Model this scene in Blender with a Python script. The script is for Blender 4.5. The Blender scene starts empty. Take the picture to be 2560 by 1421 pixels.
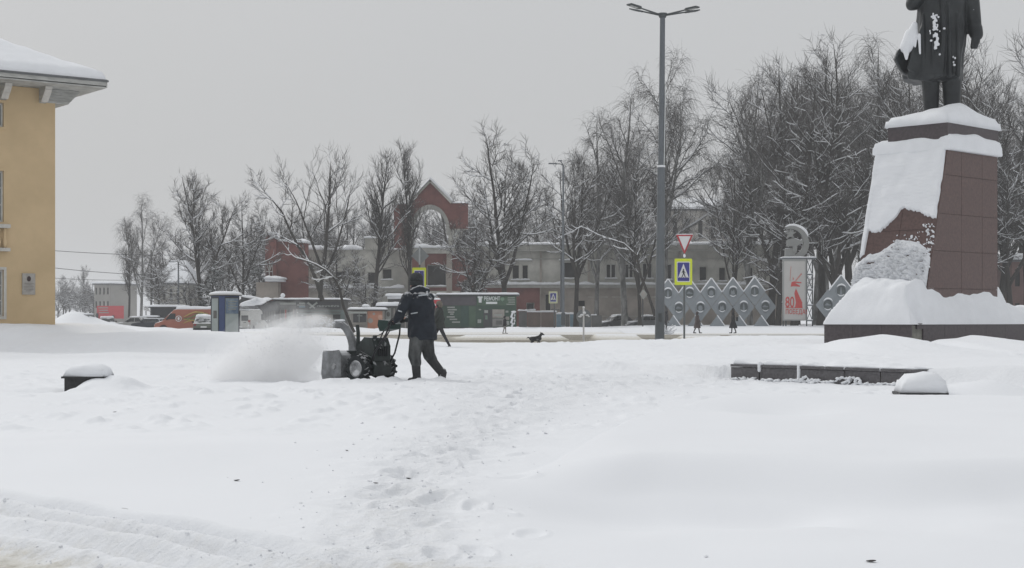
import bpy, math, random
import numpy as np
from mathutils import Vector, Matrix, Euler

# ------------------------------------------------------------------ camera, light, exposure
scene = bpy.context.scene
C = scene.collection
F, HX, HY, CZ = 4000.0, 1280.0, 802.0, 1.0          # focal length and horizon of the photograph in its own pixels

cam_d = bpy.data.cameras.new('camera')
cam_d.sensor_width = 36.0
cam_d.lens = 36.0 * F / 2560.0
cam_d.shift_y = (HY - 710.5) / 2560.0
cam_d.clip_start = 0.1
cam_d.clip_end = 6000
cam = bpy.data.objects.new('camera', cam_d)
cam.location = (0, 0, CZ)
cam.rotation_euler = (math.radians(90), 0, 0)
C.objects.link(cam)
scene.camera = cam

SUN_EL, SUN_AZ = math.radians(36), math.radians(-38)     # azimuth from +Y towards +X
w = bpy.data.worlds.new('World'); scene.world = w; w.use_nodes = True
nt = w.node_tree; N = nt.nodes; L = nt.links
bg = N['Background']
sky = N.new('ShaderNodeTexSky'); sky.sky_type = 'NISHITA'; sky.sun_disc = False
sky.sun_elevation = SUN_EL; sky.sun_rotation = SUN_AZ
sky.air_density = 1.0; sky.dust_density = 4.0
geo = N.new('ShaderNodeNewGeometry')                     # overcast sheet: brighter towards the zenith
tc = N.new('ShaderNodeTexCoord')
sep = N.new('ShaderNodeSeparateXYZ'); L.new(tc.outputs['Generated'], sep.inputs[0])
mr = N.new('ShaderNodeMapRange'); mr.inputs['From Min'].default_value = 0.0; mr.inputs['From Max'].default_value = 1.0
L.new(sep.outputs['Z'], mr.inputs['Value'])
cmx = N.new('ShaderNodeMix'); cmx.data_type = 'RGBA'
cmx.inputs['A'].default_value = (4.55, 4.62, 4.69, 1)
cmx.inputs['B'].default_value = (7.3, 7.42, 7.6, 1)
L.new(mr.outputs[0], cmx.inputs['Factor'])
mix = N.new('ShaderNodeMix'); mix.data_type = 'RGBA'; mix.inputs['Factor'].default_value = 0.97
L.new(sky.outputs[0], mix.inputs['A']); L.new(cmx.outputs['Result'], mix.inputs['B'])
nz = N.new('ShaderNodeTexNoise'); nz.inputs['Scale'].default_value = 2.2; nz.inputs['Detail'].default_value = 3
L.new(tc.outputs['Generated'], nz.inputs['Vector'])
nm = N.new('ShaderNodeMapRange'); nm.inputs['To Min'].default_value = 0.965; nm.inputs['To Max'].default_value = 1.035
L.new(nz.outputs['Fac'], nm.inputs['Value'])
vm = N.new('ShaderNodeVectorMath'); vm.operation = 'SCALE'
L.new(mix.outputs['Result'], vm.inputs[0]); L.new(nm.outputs[0], vm.inputs['Scale'])
L.new(vm.outputs[0], bg.inputs['Color'])
bg.inputs['Strength'].default_value = 0.1

sl = bpy.data.lights.new('sun', 'SUN'); sl.energy = 1.0; sl.angle = math.radians(22); sl.color = (1.0, 0.985, 0.96)
so = bpy.data.objects.new('sun', sl)
sd = Vector((math.cos(SUN_EL) * math.sin(SUN_AZ), math.cos(SUN_EL) * math.cos(SUN_AZ), math.sin(SUN_EL)))
so.rotation_euler = (-sd).to_track_quat('-Z', 'Y').to_euler()
so.location = (0, 0, 60)
C.objects.link(so)

vs = scene.view_settings
vs.view_transform = 'Standard'; vs.look = 'None'; vs.exposure = 0.16; vs.gamma = 1.0; vs.use_curve_mapping = False
scene.cycles.max_bounces = 6
scene.cycles.diffuse_bounces = 3
scene.cycles.volume_bounces = 20
scene.cycles.transparent_max_bounces = 6
scene.cycles.use_denoising = True

random.seed(7)
RNG = np.random.default_rng(7)

def P(px, py, Y): return Vector(((px - HX) / F * Y, Y, CZ + (HY - py) / F * Y))
def WX(px, Y): return (px - HX) / F * Y
def WZ(py, Y): return CZ + (HY - py) / F * Y

# ------------------------------------------------------------------ noise
def _h(ix, iy, s):
    n = (ix.astype(np.int64) * 374761393 + iy.astype(np.int64) * 668265263 + s * 1442695041) & 0xffffffff
    n = ((n ^ (n >> 13)) * 1274126177) & 0xffffffff
    return ((n ^ (n >> 16)) & 0xffffff) / float(0xffffff)
def vnoise(x, y, s=0):
    x = np.asarray(x, float); y = np.asarray(y, float)
    ix = np.floor(x); iy = np.floor(y); fx = x - ix; fy = y - iy
    fx = fx * fx * fx * (fx * (fx * 6 - 15) + 10); fy = fy * fy * fy * (fy * (fy * 6 - 15) + 10)
    a = _h(ix, iy, s); b = _h(ix + 1, iy, s); c = _h(ix, iy + 1, s); d = _h(ix + 1, iy + 1, s)
    return (a + (b - a) * fx) * (1 - fy) + (c + (d - c) * fx) * fy - 0.5
def fbm(x, y, o=4, s=0, g=0.5):
    t = 0; a = 1.0
    for k in range(o):
        t = t + a * vnoise(np.asarray(x) * 2 ** k + 17.3 * k, np.asarray(y) * 2 ** k - 9.1 * k, s + k); a *= g
    return t
def sst(x, a, b):
    t = np.clip((np.asarray(x, float) - a) / (b - a), 0, 1); return t * t * (3 - 2 * t)

# ------------------------------------------------------------------ materials
MATS = {}
def mat(name, col, rough=0.7, var=0.12, scale=3.0, bump=0.0, bscale=20.0, metal=0.0, snow=0.0, col2=None, spec=0.4, stretch=None, snow_lo=0.45, snowscale=4.0):
    if name in MATS: return MATS[name]
    m = bpy.data.materials.new(name); m.use_nodes = True
    nt = m.node_tree; N = nt.nodes; L = nt.links; b = N['Principled BSDF']
    b.inputs['Roughness'].default_value = rough; b.inputs['Metallic'].default_value = metal
    b.inputs['Specular IOR Level'].default_value = spec
    tc = N.new('ShaderNodeTexCoord'); src = tc.outputs['Object']
    if stretch:
        mp = N.new('ShaderNodeMapping'); mp.inputs['Scale'].default_value = stretch; L.new(src, mp.inputs[0]); src = mp.outputs[0]
    n = N.new('ShaderNodeTexNoise'); n.inputs['Scale'].default_value = scale; n.inputs['Detail'].default_value = 5; n.inputs['Roughness'].default_value = 0.6
    L.new(src, n.inputs['Vector'])
    r = N.new('ShaderNodeValToRGB')
    c1 = tuple(max(0, c * (1 - var)) for c in col) + (1,)
    c2 = (tuple(col2) if col2 else tuple(min(1, c * (1 + var)) for c in col)) + (1,)
    r.color_ramp.elements[0].color = c1; r.color_ramp.elements[1].color = c2
    r.color_ramp.elements[0].position = 0.35; r.color_ramp.elements[1].position = 0.68
    L.new(n.outputs['Fac'], r.inputs[0]); out = r.outputs[0]
    if snow > 0:
        g = N.new('ShaderNodeNewGeometry'); s = N.new('ShaderNodeSeparateXYZ'); L.new(g.outputs['Normal'], s.inputs[0])
        n2 = N.new('ShaderNodeTexNoise'); n2.inputs['Scale'].default_value = snowscale; n2.inputs['Detail'].default_value = 4
        L.new(tc.outputs['Object'], n2.inputs['Vector'])
        ad = N.new('ShaderNodeMath'); ad.operation = 'MULTIPLY_ADD'; ad.inputs[1].default_value = 1.4; L.new(n2.outputs['Fac'], ad.inputs[0]); L.new(s.outputs['Z'], ad.inputs[2])
        mr = N.new('ShaderNodeMapRange'); mr.inputs['From Min'].default_value = snow_lo + 0.7; mr.inputs['From Max'].default_value = snow_lo + 0.95; mr.inputs['To Max'].default_value = snow
        L.new(ad.outputs[0], mr.inputs['Value'])
        mx = N.new('ShaderNodeMix'); mx.data_type = 'RGBA'; mx.inputs['B'].default_value = (0.8, 0.81, 0.83, 1)
        L.new(mr.outputs[0], mx.inputs['Factor']); L.new(out, mx.inputs['A']); out = mx.outputs['Result']
    L.new(out, b.inputs['Base Color'])
    if bump > 0:
        n3 = N.new('ShaderNodeTexNoise'); n3.inputs['Scale'].default_value = bscale; n3.inputs['Detail'].default_value = 4
        L.new(src, n3.inputs['Vector'])
        bp = N.new('ShaderNodeBump'); bp.inputs['Strength'].default_value = bump; bp.inputs['Distance'].default_value = 0.05
        L.new(n3.outputs['Fac'], bp.inputs['Height']); L.new(bp.outputs[0], b.inputs['Normal'])
    MATS[name] = m
    return m

def snow_ground_material():
    m = bpy.data.materials.new('snow_ground'); m.use_nodes = True
    nt = m.node_tree; N = nt.nodes; L = nt.links; b = N['Principled BSDF']
    b.inputs['Roughness'].default_value = 0.75; b.inputs['Specular IOR Level'].default_value = 0.2
    tc = N.new('ShaderNodeTexCoord')
    at = N.new('ShaderNodeAttribute'); at.attribute_name = 'dirt'
    n = N.new('ShaderNodeTexNoise'); n.inputs['Scale'].default_value = 9; n.inputs['Detail'].default_value = 7; n.inputs['Roughness'].default_value = 0.72
    L.new(tc.outputs['Object'], n.inputs['Vector'])
    mu = N.new('ShaderNodeMath'); mu.operation = 'MULTIPLY_ADD'; mu.inputs[1].default_value = 1.6; mu.inputs[2].default_value = -0.8
    L.new(n.outputs['Fac'], mu.inputs[0])
    ad = N.new('ShaderNodeMath'); ad.operation = 'ADD'; L.new(at.outputs['Fac'], ad.inputs[0]); L.new(mu.outputs[0], ad.inputs[1])
    gate = N.new('ShaderNodeMath'); gate.operation = 'MULTIPLY'; gate.use_clamp = True
    g2 = N.new('ShaderNodeMapRange'); g2.inputs['From Max'].default_value = 0.15; L.new(at.outputs['Fac'], g2.inputs['Value'])
    L.new(ad.outputs[0], gate.inputs[0]); L.new(g2.outputs[0], gate.inputs[1])
    r = N.new('ShaderNodeValToRGB')
    e = r.color_ramp.elements
    e[0].position = 0; e[0].color = (0.80, 0.815, 0.84, 1)
    e[1].position = 1.0; e[1].color = (0.16, 0.145, 0.115, 1)
    k = e.new(0.35); k.color = (0.66, 0.645, 0.60, 1)
    k = e.new(0.75); k.color = (0.42, 0.395, 0.34, 1)
    L.new(gate.outputs[0], r.inputs[0])
    n4 = N.new('ShaderNodeTexNoise'); n4.inputs['Scale'].default_value = 0.6; n4.inputs['Detail'].default_value = 3
    L.new(tc.outputs['Object'], n4.inputs['Vector'])
    mr = N.new('ShaderNodeMapRange'); mr.inputs['To Min'].default_value = 0.97; mr.inputs['To Max'].default_value = 1.03; L.new(n4.outputs['Fac'], mr.inputs['Value'])
    vm = N.new('ShaderNodeVectorMath'); vm.operation = 'SCALE'; L.new(r.outputs[0], vm.inputs[0]); L.new(mr.outputs[0], vm.inputs['Scale'])
    L.new(vm.outputs[0], b.inputs['Base Color'])
    n3 = N.new('ShaderNodeTexNoise'); n3.inputs['Scale'].default_value = 22; n3.inputs['Detail'].default_value = 5; n3.inputs['Roughness'].default_value = 0.65
    L.new(tc.outputs['Object'], n3.inputs['Vector'])
    at2 = N.new('ShaderNodeAttribute'); at2.attribute_name = 'rough'
    bs = N.new('ShaderNodeMath'); bs.operation = 'MULTIPLY_ADD'; bs.inputs[1].default_value = 0.55; bs.inputs[2].default_value = 0.04; L.new(at2.outputs['Fac'], bs.inputs[0])
    bp = N.new('ShaderNodeBump'); bp.inputs['Distance'].default_value = 0.05
    L.new(bs.outputs[0], bp.inputs['Strength'])
    L.new(n3.outputs['Fac'], bp.inputs['Height']); L.new(bp.outputs[0], b.inputs['Normal'])
    return m
M_SNOWG = snow_ground_material()
M_SNOW = mat('snow', (0.80, 0.815, 0.84), 0.75, 0.025, 3, 0.12, 14, spec=0.2)
M_SNOWR = mat('snow_rough', (0.76, 0.775, 0.80), 0.8, 0.06, 5, 0.5, 9, spec=0.2)

# ------------------------------------------------------------------ mesh builder
class MB:
    def __init__(s, o=None):
        s.v = []; s.f = []; s.o = Vector(o) if o is not None else Vector((0, 0, 0))
    def add(s, vs, fs):
        k = len(s.v); o = s.o
        s.v += [(p[0] - o.x, p[1] - o.y, p[2] - o.z) for p in vs]
        s.f += [tuple(i + k for i in f) for f in fs]
        return s
    def box(s, c, d, rz=0.0, M=None):
        hx, hy, hz = d[0] / 2, d[1] / 2, d[2] / 2
        vs = [Vector((x, y, z)) for x in (-hx, hx) for y in (-hy, hy) for z in (-hz, hz)]
        R = M if M is not None else Matrix.Rotation(rz, 3, 'Z')
        c = Vector(c)
        vs = [R @ v + c for v in vs]
        return s.add(vs, [(0, 1, 3, 2), (4, 6, 7, 5), (0, 4, 5, 1), (2, 3, 7, 6), (0, 2, 6, 4), (1, 5, 7, 3)])
    def bx(s, x0, x1, y0, y1, z0, z1):
        return s.box(((x0 + x1) / 2, (y0 + y1) / 2, (z0 + z1) / 2), (x1 - x0, y1 - y0, z1 - z0))
    def pbox(s, x0, x1, y0, y1, Y, dep):                  # front face given by where it stands in the picture at distance Y
        return s.bx(WX(x0, Y), WX(x1, Y), Y, Y + dep, WZ(y1, Y), WZ(y0, Y))
    def tube(s, pts, r, n=8, cap=True, sq=1.0):
        pts = [Vector(p) for p in pts]
        if not hasattr(r, '__len__'): r = [r] * len(pts)
        vs = []; K = len(pts)
        up = Vector((0, 0, 1))
        d0 = (pts[1] - pts[0]).normalized()
        if abs(d0.z) > 0.9: up = Vector((0, 1, 0))
        u = d0.cross(up).normalized()
        for i in range(K):
            d = (pts[min(i + 1, K - 1)] - pts[max(i - 1, 0)]).normalized()
            u = (u - d * u.dot(d)).normalized(); v = d.cross(u)
            for j in range(n):
                a = 2 * math.pi * j / n
                vs.append(pts[i] + (u * math.cos(a) + v * math.sin(a) * sq) * r[i])
        fs = [(i * n + j, i * n + (j + 1) % n, (i + 1) * n + (j + 1) % n, (i + 1) * n + j) for i in range(K - 1) for j in range(n)]
        if cap:
            fs.append(tuple(range(n))[::-1]); fs.append(tuple((K - 1) * n + j for j in range(n)))
        return s.add(vs, fs)
    def sph(s, c, r, n=12, m=8, M=None):
        if not hasattr(r, '__len__'): r = (r, r, r)
        c = Vector(c); vs = []
        for i in range(1, m):
            t = math.pi * i / m
            for j in range(n):
                a = 2 * math.pi * j / n
                p = Vector((r[0] * math.sin(t) * math.cos(a), r[1] * math.sin(t) * math.sin(a), r[2] * math.cos(t)))
                vs.append((M @ p if M else p) + c)
        k = len(vs)
        t = Vector((0, 0, r[2])); b = -t
        vs += [(M @ t if M else t) + c, (M @ b if M else b) + c]
        fs = [(i * n + j, (i + 1) * n + j, (i + 1) * n + (j + 1) % n, i * n + (j + 1) % n) for i in range(m - 2) for j in range(n)]
        fs += [(k, j, (j + 1) % n) for j in range(n)] + [(k + 1, (m - 2) * n + (j + 1) % n, (m - 2) * n + j) for j in range(n)]
        return s.add(vs, fs)
    def capsule(s, a, b, ra, rb, n=10):
        a = Vector(a); b = Vector(b); d = (b - a); l = d.length
        if l < 1e-6: return s.sph(a, ra)
        d.normalize()
        pts = []; rr = []
        for t in (-80, -55, -28): pts.append(a + d * ra * math.sin(math.radians(t))); rr.append(ra * math.cos(math.radians(t)))
        pts += [a, b]; rr += [ra, rb]
        for t in (28, 55, 80): pts.append(b + d * rb * math.sin(math.radians(t))); rr.append(rb * math.cos(math.radians(t)))
        return s.tube(pts, rr, n)
    def prism(s, poly, y0, y1):                           # poly of (x, z), extruded along Y
        n = len(poly)
        vs = [(p[0], y0, p[1]) for p in poly] + [(p[0], y1, p[1]) for p in poly]
        return s.add(vs, [tuple(range(n))[::-1], tuple(range(n, 2 * n))] + [(i, (i + 1) % n, (i + 1) % n + n, i + n) for i in range(n)])
    def pprism(s, poly, Y, dep):
        return s.prism([(WX(p[0], Y), WZ(p[1], Y)) for p in poly], Y, Y + dep)
    def ext(s, poly, O, U, V, Nn, d):                     # poly of (u, v) in the plane O,U,V, extruded by d along Nn
        O, U, V, Nn = map(Vector, (O, U, V, Nn)); n = len(poly)
        a = [O + U * p[0] + V * p[1] for p in poly]; b = [q + Nn * d for q in a]
        return s.add(a + b, [tuple(range(n))[::-1], tuple(range(n, 2 * n))] + [(i, (i + 1) % n, (i + 1) % n + n, i + n) for i in range(n)])
    def rings(s, rings, closed=True, caps=True):
        n = len(rings[0]); vs = [p for r in rings for p in r]
        fs = [(i * n + j, i * n + (j + 1) % n, (i + 1) * n + (j + 1) % n, (i + 1) * n + j) for i in range(len(rings) - 1) for j in range(n if closed else n - 1)]
        if caps: fs += [tuple(range(n))[::-1], tuple((len(rings) - 1) * n + j for j in range(n))]
        return s.add(vs, fs)
    def snow(s, O, U, V, t, nu=None, nv=None, lump=0.25, seed=0, edge=None, over=0.03, res=0.25, humps=()):
        """a lumpy layer of snow on the parallelogram O, O+U, O+V, round at its edges, t thick"""
        O, U, V = Vector(O), Vector(U), Vector(V); lu, lv = U.length, V.length
        nu = nu or max(4, min(60, int(lu / res))); nv = nv or max(4, min(40, int(lv / res)))
        edge = edge or t * 0.9; ed = min(edge, lu * 0.45, lv * 0.45)
        un, vn = U.normalized(), V.normalized()
        def par(n, l):
            a = [0, ed * 0.15, ed * 0.45] ; m = [ed + (l - 2 * ed) * i / n for i in range(n + 1)]
            return a + m + [l - ed * 0.45, l - ed * 0.15, l]
        us, vs_ = par(nu, lu), par(nv, lv)
        A, B = np.meshgrid(us, vs_, indexing='ij')
        d = np.minimum(np.minimum(A, lu - A), np.minimum(B, lv - B))
        q = np.clip(d / ed, 0, 1); h = t * np.sqrt(np.clip(1 - (1 - q) ** 2, 0, 1))
        h = h * (1 + lump * 1.6 * fbm(A / max(t * 3, .4) + seed * 3.7, B / max(t * 3, .4) - seed, 3, seed))
        for (hu, hv, hr, hh) in humps: h = h + hh * np.exp(-((A - hu) ** 2 + (B - hv) ** 2) / hr ** 2) * np.minimum(1, q * 1.5)
        wob = 0.25 * ed * fbm(A / .5 + seed, B / .5, 2, seed + 5)
        n1, n2 = A.shape; pts = []
        for i in range(n1):
            for j in range(n2):
                bul = over * math.sin(math.pi * min(1, q[i, j])) if q[i, j] < 1 else 0
                p = O + un * (A[i, j]) + vn * (B[i, j])
                if i < 3: p -= un * (over + wob[i, j] * (q[i, j] < .99))
                if i > n1 - 4: p += un * (over + wob[i, j] * (q[i, j] < .99))
                if j < 3: p -= vn * (over + wob[i, j] * (q[i, j] < .99))
                if j > n2 - 4: p += vn * (over + wob[i, j] * (q[i, j] < .99))
                p.z += h[i, j]
                pts.append(p)
        fs = [(i * n2 + j, (i + 1) * n2 + j, (i + 1) * n2 + j + 1, i * n2 + j + 1) for i in range(n1 - 1) for j in range(n2 - 1)]
        bor = [j for j in range(n2)] + [i * n2 + n2 - 1 for i in range(1, n1)] + [(n1 - 1) * n2 + j for j in range(n2 - 2, -1, -1)] + [i * n2 for i in range(n1 - 2, 0, -1)]; fs.append(tuple(bor))
        return s.add(pts, fs)
    def mesh(s, name, m, smooth=False):
        me = bpy.data.meshes.new(name); me.from_pydata(s.v, [], s.f); me.update()
        me.materials.append(m)
        if smooth: me.polygons.foreach_set('use_smooth', [True] * len(me.polygons))
        return me
    def build(s, name, m, parent=None, smooth=False, label=None, fix=True):
        me = s.mesh(name, m, smooth)
        if fix:
            import bmesh
            bm = bmesh.new(); bm.from_mesh(me); bmesh.ops.recalc_face_normals(bm, faces=bm.faces); bm.to_mesh(me); bm.free()
        return link(name, me, parent, label)

def link(name, me, parent=None, label=None):
    o = bpy.data.objects.new(name, me); C.objects.link(o)
    if parent is not None: o.parent = parent
    if label: o['label'] = label
    if parent is not None and name == 'snow': o['kind'] = 'stuff'
    return o
def thing(name, label, cat, loc=(0, 0, 0), rz=0.0, group=None):
    o = bpy.data.objects.new(name, None); C.objects.link(o)
    o.location = loc; o.rotation_euler = (0, 0, rz); o.empty_display_size = 0.3
    return tag(o, label, cat, group)
def tag(o, label, cat, group=None):
    o['label'] = label; o['category'] = cat
    if group: o['group'] = group
    return o
def struct(o, kind='structure'):
    o['kind'] = kind; return o
def dup(root, loc, rz=None, label=None, scale=None):
    r = root.copy(); C.objects.link(r); r.location = loc
    if rz is not None: r.rotation_euler = (0, 0, rz)
    if label: r['label'] = label
    if scale: r.scale = scale
    for ch in list(root.children):
        c = ch.copy(); C.objects.link(c); c.parent = r
        for g in ch.children:
            d = g.copy(); C.objects.link(d); d.parent = c
    return r
def remesh(mb, name, m, voxel, parent=None, smooth=2, label=None):
    """one continuous skin round overlapping closed shapes"""
    me = mb.mesh(name, m); o = bpy.data.objects.new('temp', me); C.objects.link(o)
    md = o.modifiers.new('r', 'REMESH'); md.mode = 'VOXEL'; md.voxel_size = voxel; md.use_smooth_shade = True
    if smooth:
        sm = o.modifiers.new('s', 'SMOOTH'); sm.iterations = smooth; sm.factor = 0.5
    dg = bpy.context.evaluated_depsgraph_get()
    me2 = bpy.data.meshes.new_from_object(o.evaluated_get(dg)); me2.name = name
    me2.materials.clear(); me2.materials.append(m)
    me2.polygons.foreach_set('use_smooth', [True] * len(me2.polygons))
    bpy.data.objects.remove(o)
    return link(name, me2, parent, label)
def text(s, size, loc, mt, parent, name='lettering', depth=0.01, rz=0.0, ax='LEFT', sx=1.0, tilt=90, bold=0.0):
    cu = bpy.data.curves.new('t', 'FONT'); cu.body = s; cu.size = size; cu.extrude = depth; cu.align_x = ax; cu.offset = bold
    o = bpy.data.objects.new('t', cu); C.objects.link(o)
    dg = bpy.context.evaluated_depsgraph_get()
    me = bpy.data.meshes.new_from_object(o.evaluated_get(dg)); bpy.data.objects.remove(o)
    me.materials.clear(); me.materials.append(mt)
    me.transform(Matrix.Diagonal((sx, 1, 1, 1)))
    q = link(name, me, parent); q.location = loc; q.rotation_euler = (math.radians(tilt), 0, rz)
    return q
# ------------------------------------------------------------------ the ground
def ridge(z, X, Y, Y0, sf, sb, pts, lo=60, hi=60):
    px = X / Y0 * F + HX
    xs = [p[0] for p in pts]; zt = np.interp(px, xs, [1 - (p[1] - HY) * Y0 / F for p in pts])
    wx = sst(px, xs[0] - lo, xs[0]) * (1 - sst(px, xs[-1], xs[-1] + hi))
    d = Y - Y0; wy = np.exp(-(d / np.where(d < 0, sf, sb)) ** 2)
    return z + (zt - z) * wy * wx
PLT = [(-60, 44), (-6, 40), (-.7, 36), (2.6, 32.7), (3.5, 28.05), (3.76, 27.85), (6.1, 24.55), (7.5, 22.5), (12, 21.5), (60, 20)]
_r = random.Random(77); PRINTS = []
for _k in range(46):
    _y = 6.6 + _k * .52; _x = float(np.interp(_y, [6, 7, 10, 14, 20, 26, 30], [-.6, -.55, -.66, -.45, .1, .8, 1.2]))
    PRINTS.append((_x + (.14 if _k % 2 else -.14) + _r.gauss(0, .05), _y + _r.gauss(0, .06), 1.5 + _r.gauss(0, .2), _r.uniform(.035, .07)))
    if _k % 3: PRINTS.append((_x + _r.gauss(.1, .35), _y + _r.uniform(-.3, .3), 1.2 + _r.gauss(0, .5), _r.uniform(.025, .06)))
for _k in range(34): PRINTS.append((_r.uniform(-3.5, 5.5), _r.uniform(19, 33), _r.uniform(0, 3.1), _r.uniform(.03, .06)))
def gh(X, Y):
    X = np.asarray(X, float); Y = np.asarray(Y, float)
    near = 1 - sst(Y, 62, 72)
    z = near * (0.085 * fbm(X / 5, Y / 7, 3, 1) + 0.028 * fbm(X / 1.6, Y / 2.2, 3, 2))
    # the swept smooth drift on the right of the foreground
    ang = np.arctan2(X - 3.0, (Y - 13.2) * 1.0)
    yb = np.interp(X, [-.4, .3, 1.26, 2.0, 3.0, 4.2, 5.6, 9], [9.5, 11.4, 15.6, 17.6, 19.0, 19.2, 18.4, 17.5])
    yf = 10.4 - 0.12 * X + 0.5 * fbm(X / 1.3, 0 * X, 2, 9)
    wx = sst(X, -.3, .9)
    z = z + wx * 0.15 * sst(Y, yf - .5, yf + .35) * (1 - sst(Y, yb - .5, yb + .15))
    z = z - wx * 0.17 * np.exp(-((Y - 9.4 + .12 * X - .5 * vnoise(X / 1.4, 0 * X, 45)) / np.where(Y - 9.4 + .12 * X > 0, .7, 1.6)) ** 2) * (1 + fbm(X / 1.1, Y / 2, 2, 4))
    z = z - 0.12 * np.exp(-((X - 2.75) / .5) ** 2 - ((Y - 16.2) / .8) ** 2) + 0.04 * np.exp(-((X - 2.6) / .8) ** 2 - ((Y - 17.6) / .7) ** 2)
    smooth = wx * sst(Y, 5, 6) * (1 - sst(Y, yb - .2, yb + .3))
    # long low undulations on the left
    z = z + 0.05 * np.exp(-((Y - 12.5 - .2 * X) / 1.6) ** 2) * (1 - sst(X, -1.5, -.2)) - 0.05 * np.exp(-((Y - 17 - .1 * X) / 2) ** 2) * (1 - sst(X, -2.5, .2))
    # trodden band
    cx = np.interp(Y, [6, 7, 10, 14, 20, 26, 30], [-.6, -.55, -.66, -.45, .1, .8, 1.2]); bw = np.interp(Y, [6, 10, 20, 30], [.45, .4, 1.0, 3.2])
    tr = np.exp(-((X - cx) / bw) ** 2) * (1 - sst(Y, 26, 34))
    feet = np.minimum(0, vnoise(X * 4.5, Y * 2.6, 31) + .12) * 1.0
    rough = np.clip(tr + .35 * (1 - smooth) * sst(Y, 14, 20) * (1 - sst(Y, 40, 48)), 0, 1)
    rough = np.clip(rough, 0, 1) * (1 - smooth * .95)
    z = z + tr * (0.13 * feet + 0.05 * fbm(X * 5, Y * 4, 3, 33))
    lum = fbm(X * 3.2, Y * 2.2, 3, 35)
    z = z + (1 - smooth) * near * (sst(Y, 13, 17)) * 0.040 * np.maximum(0, lum - .12) * 2.2 * (.3 + 1.6 * np.clip(vnoise(X / 2.3, Y / 3.1, 36) + .35, 0, 1))
    # churned snow left along the machine's track
    for (hx, hy, hr, hh) in ((-2.86, 25.45, .16, .07), (-2.62, 25.5, .10, .05), (-2.45, 25.55, .13, .075), (-2.2, 25.6, .12, .06), (-2.02, 25.7, .14, .07), (-1.85, 25.8, .10, .05), (-3.1, 25.5, .2, .06), (-1.5, 25.62, .14, .045), (-1.12, 25.62, .12, .05), (-3.6, 25.7, .3, .06)):
        z = z + hh * np.exp(-((X - hx) / hr) ** 2 - ((Y - hy) / .28) ** 2) * (1 + .6 * vnoise(X * 14, Y * 6, 44))
    # boot prints
    for (bx, by, ba, bd) in PRINTS:
        c_, s_ = math.cos(ba), math.sin(ba); dx, dy = X - bx, Y - by
        m_ = (np.abs(dx) < .4) & (np.abs(dy) < .4)
        if not m_.any(): continue
        lx = dx * c_ + dy * s_; ly = -dx * s_ + dy * c_; q_ = np.sqrt((lx / .15) ** 2 + (ly / .06) ** 2)
        z = z + np.where(m_, -.75 * bd * min(1, .25 + by / 26) * (1 - sst(q_, .5, 1.15)) + .2 * bd * np.exp(-((q_ - 1.35) / .25) ** 2), 0)
    # wheel tracks across the lower left corner
    d = ((Y - 8.93) + .92 * (X + 2.86)) / 1.36
    wt = (1 - sst(X, -1.6, -.1)) * (1 + .5 * fbm(X * 2, Y * 2, 2, 7))
    g = lambda c, s: np.exp(-((d - c) / s) ** 2)
    dw = .02 * fbm(X / .5, Y / .5, 2, 12)
    z = z + wt * (-.075 * g(-.08 + dw, .06) + .045 * g(.07, .06) + .045 * g(-.22, .05) - .09 * g(-.38 + dw, .08) + .055 * g(-.55, .06) - .08 * g(-.75 + dw, .08) + .05 * g(-.93, .07) - .03 * sst(-d, .95, 1.2))
    tread = wt * sst(-d, -.05, .0) * .012 * vnoise(X * 16, Y * 16, 41)
    z = z + tread
    rough = np.clip(rough + wt * sst(-d, -.1, 0.05) * .6, 0, 1)
    d2 = wt * sst(-d, .92, 1.25) * .62
    dirt = np.clip(d2, 0, 1) + .10 * wt * (g(-.38, .12) + g(-.75, .14)) + .04 * tr * sst(11 - Y, 0, 2) + .45 * (1 - sst(Y, 6.45, 6.9)) * np.exp(-((X + .35) / .42) ** 2)
    rough = np.clip(rough + .7 * (1 - sst(Y, 6.4, 7.2)) * np.exp(-((X + .3) / .6) ** 2), 0, 1)
    # plateau that carries the monument, with its rough edge running left
    pe = np.interp(X, [p[0] for p in PLT], [p[1] for p in PLT])
    ph = np.interp(X, [-12, -.7, 2.6, 3.7, 60], [.03, .07, .12, .23, .26])
    pw = np.interp(X, [3, 3.6, 6.1, 7.5, 12], [.9, .12, .12, 1.6, 3.0])
    e = pe + .25 * fbm(X / .8, Y * 0, 3, 14) * (X < 3.5)
    z = z + near * ph * sst(Y, e - pw * .5, e + pw * .5)
    z = z + near * .05 * np.exp(-((Y - e) / .5) ** 2) * np.maximum(0, fbm(X / .7, Y / .5, 3, 15) + .2) * (np.abs(X - 4.9) > 1.3)
    z = z + .10 * np.exp(-((X - 7.3) / 1.0) ** 2 - ((Y - 23.4) / 1.3) ** 2)
    rough = np.clip(rough + .5 * np.exp(-((Y - e) / 1.2) ** 2), 0, 1)
    z = z + .16 * sst(X, 6.0, 9) * sst(Y, 30, 42) * near
    # dug holes in front of the three stones' clear sides
    z = z - .10 * np.exp(-((X + 6.45) / .45) ** 2 - ((Y - 22.2) / .5) ** 2)
    z = z + .20 * np.exp(-((X + 5.72) / .42) ** 4 - ((Y - 22.75) / .8) ** 2)
    z = z + .24 * np.exp(-((X - 6.25) / .62) ** 2 - ((Y - 21.0) / .8) ** 2) - .04 * np.exp(-((X - 5.2) / .6) ** 2 - ((Y - 19.9) / .5) ** 2)
    # low ridge on the left and the ploughed bank in front of the yellow building
    z = ridge(z, X, Y, 44, 6, 1.2, [(-900, 880), (0, 880), (150, 886), (300, 880), (450, 884), (560, 886), (700, 893)], 60, 250)
    px = X / 55 * F + HX
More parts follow.
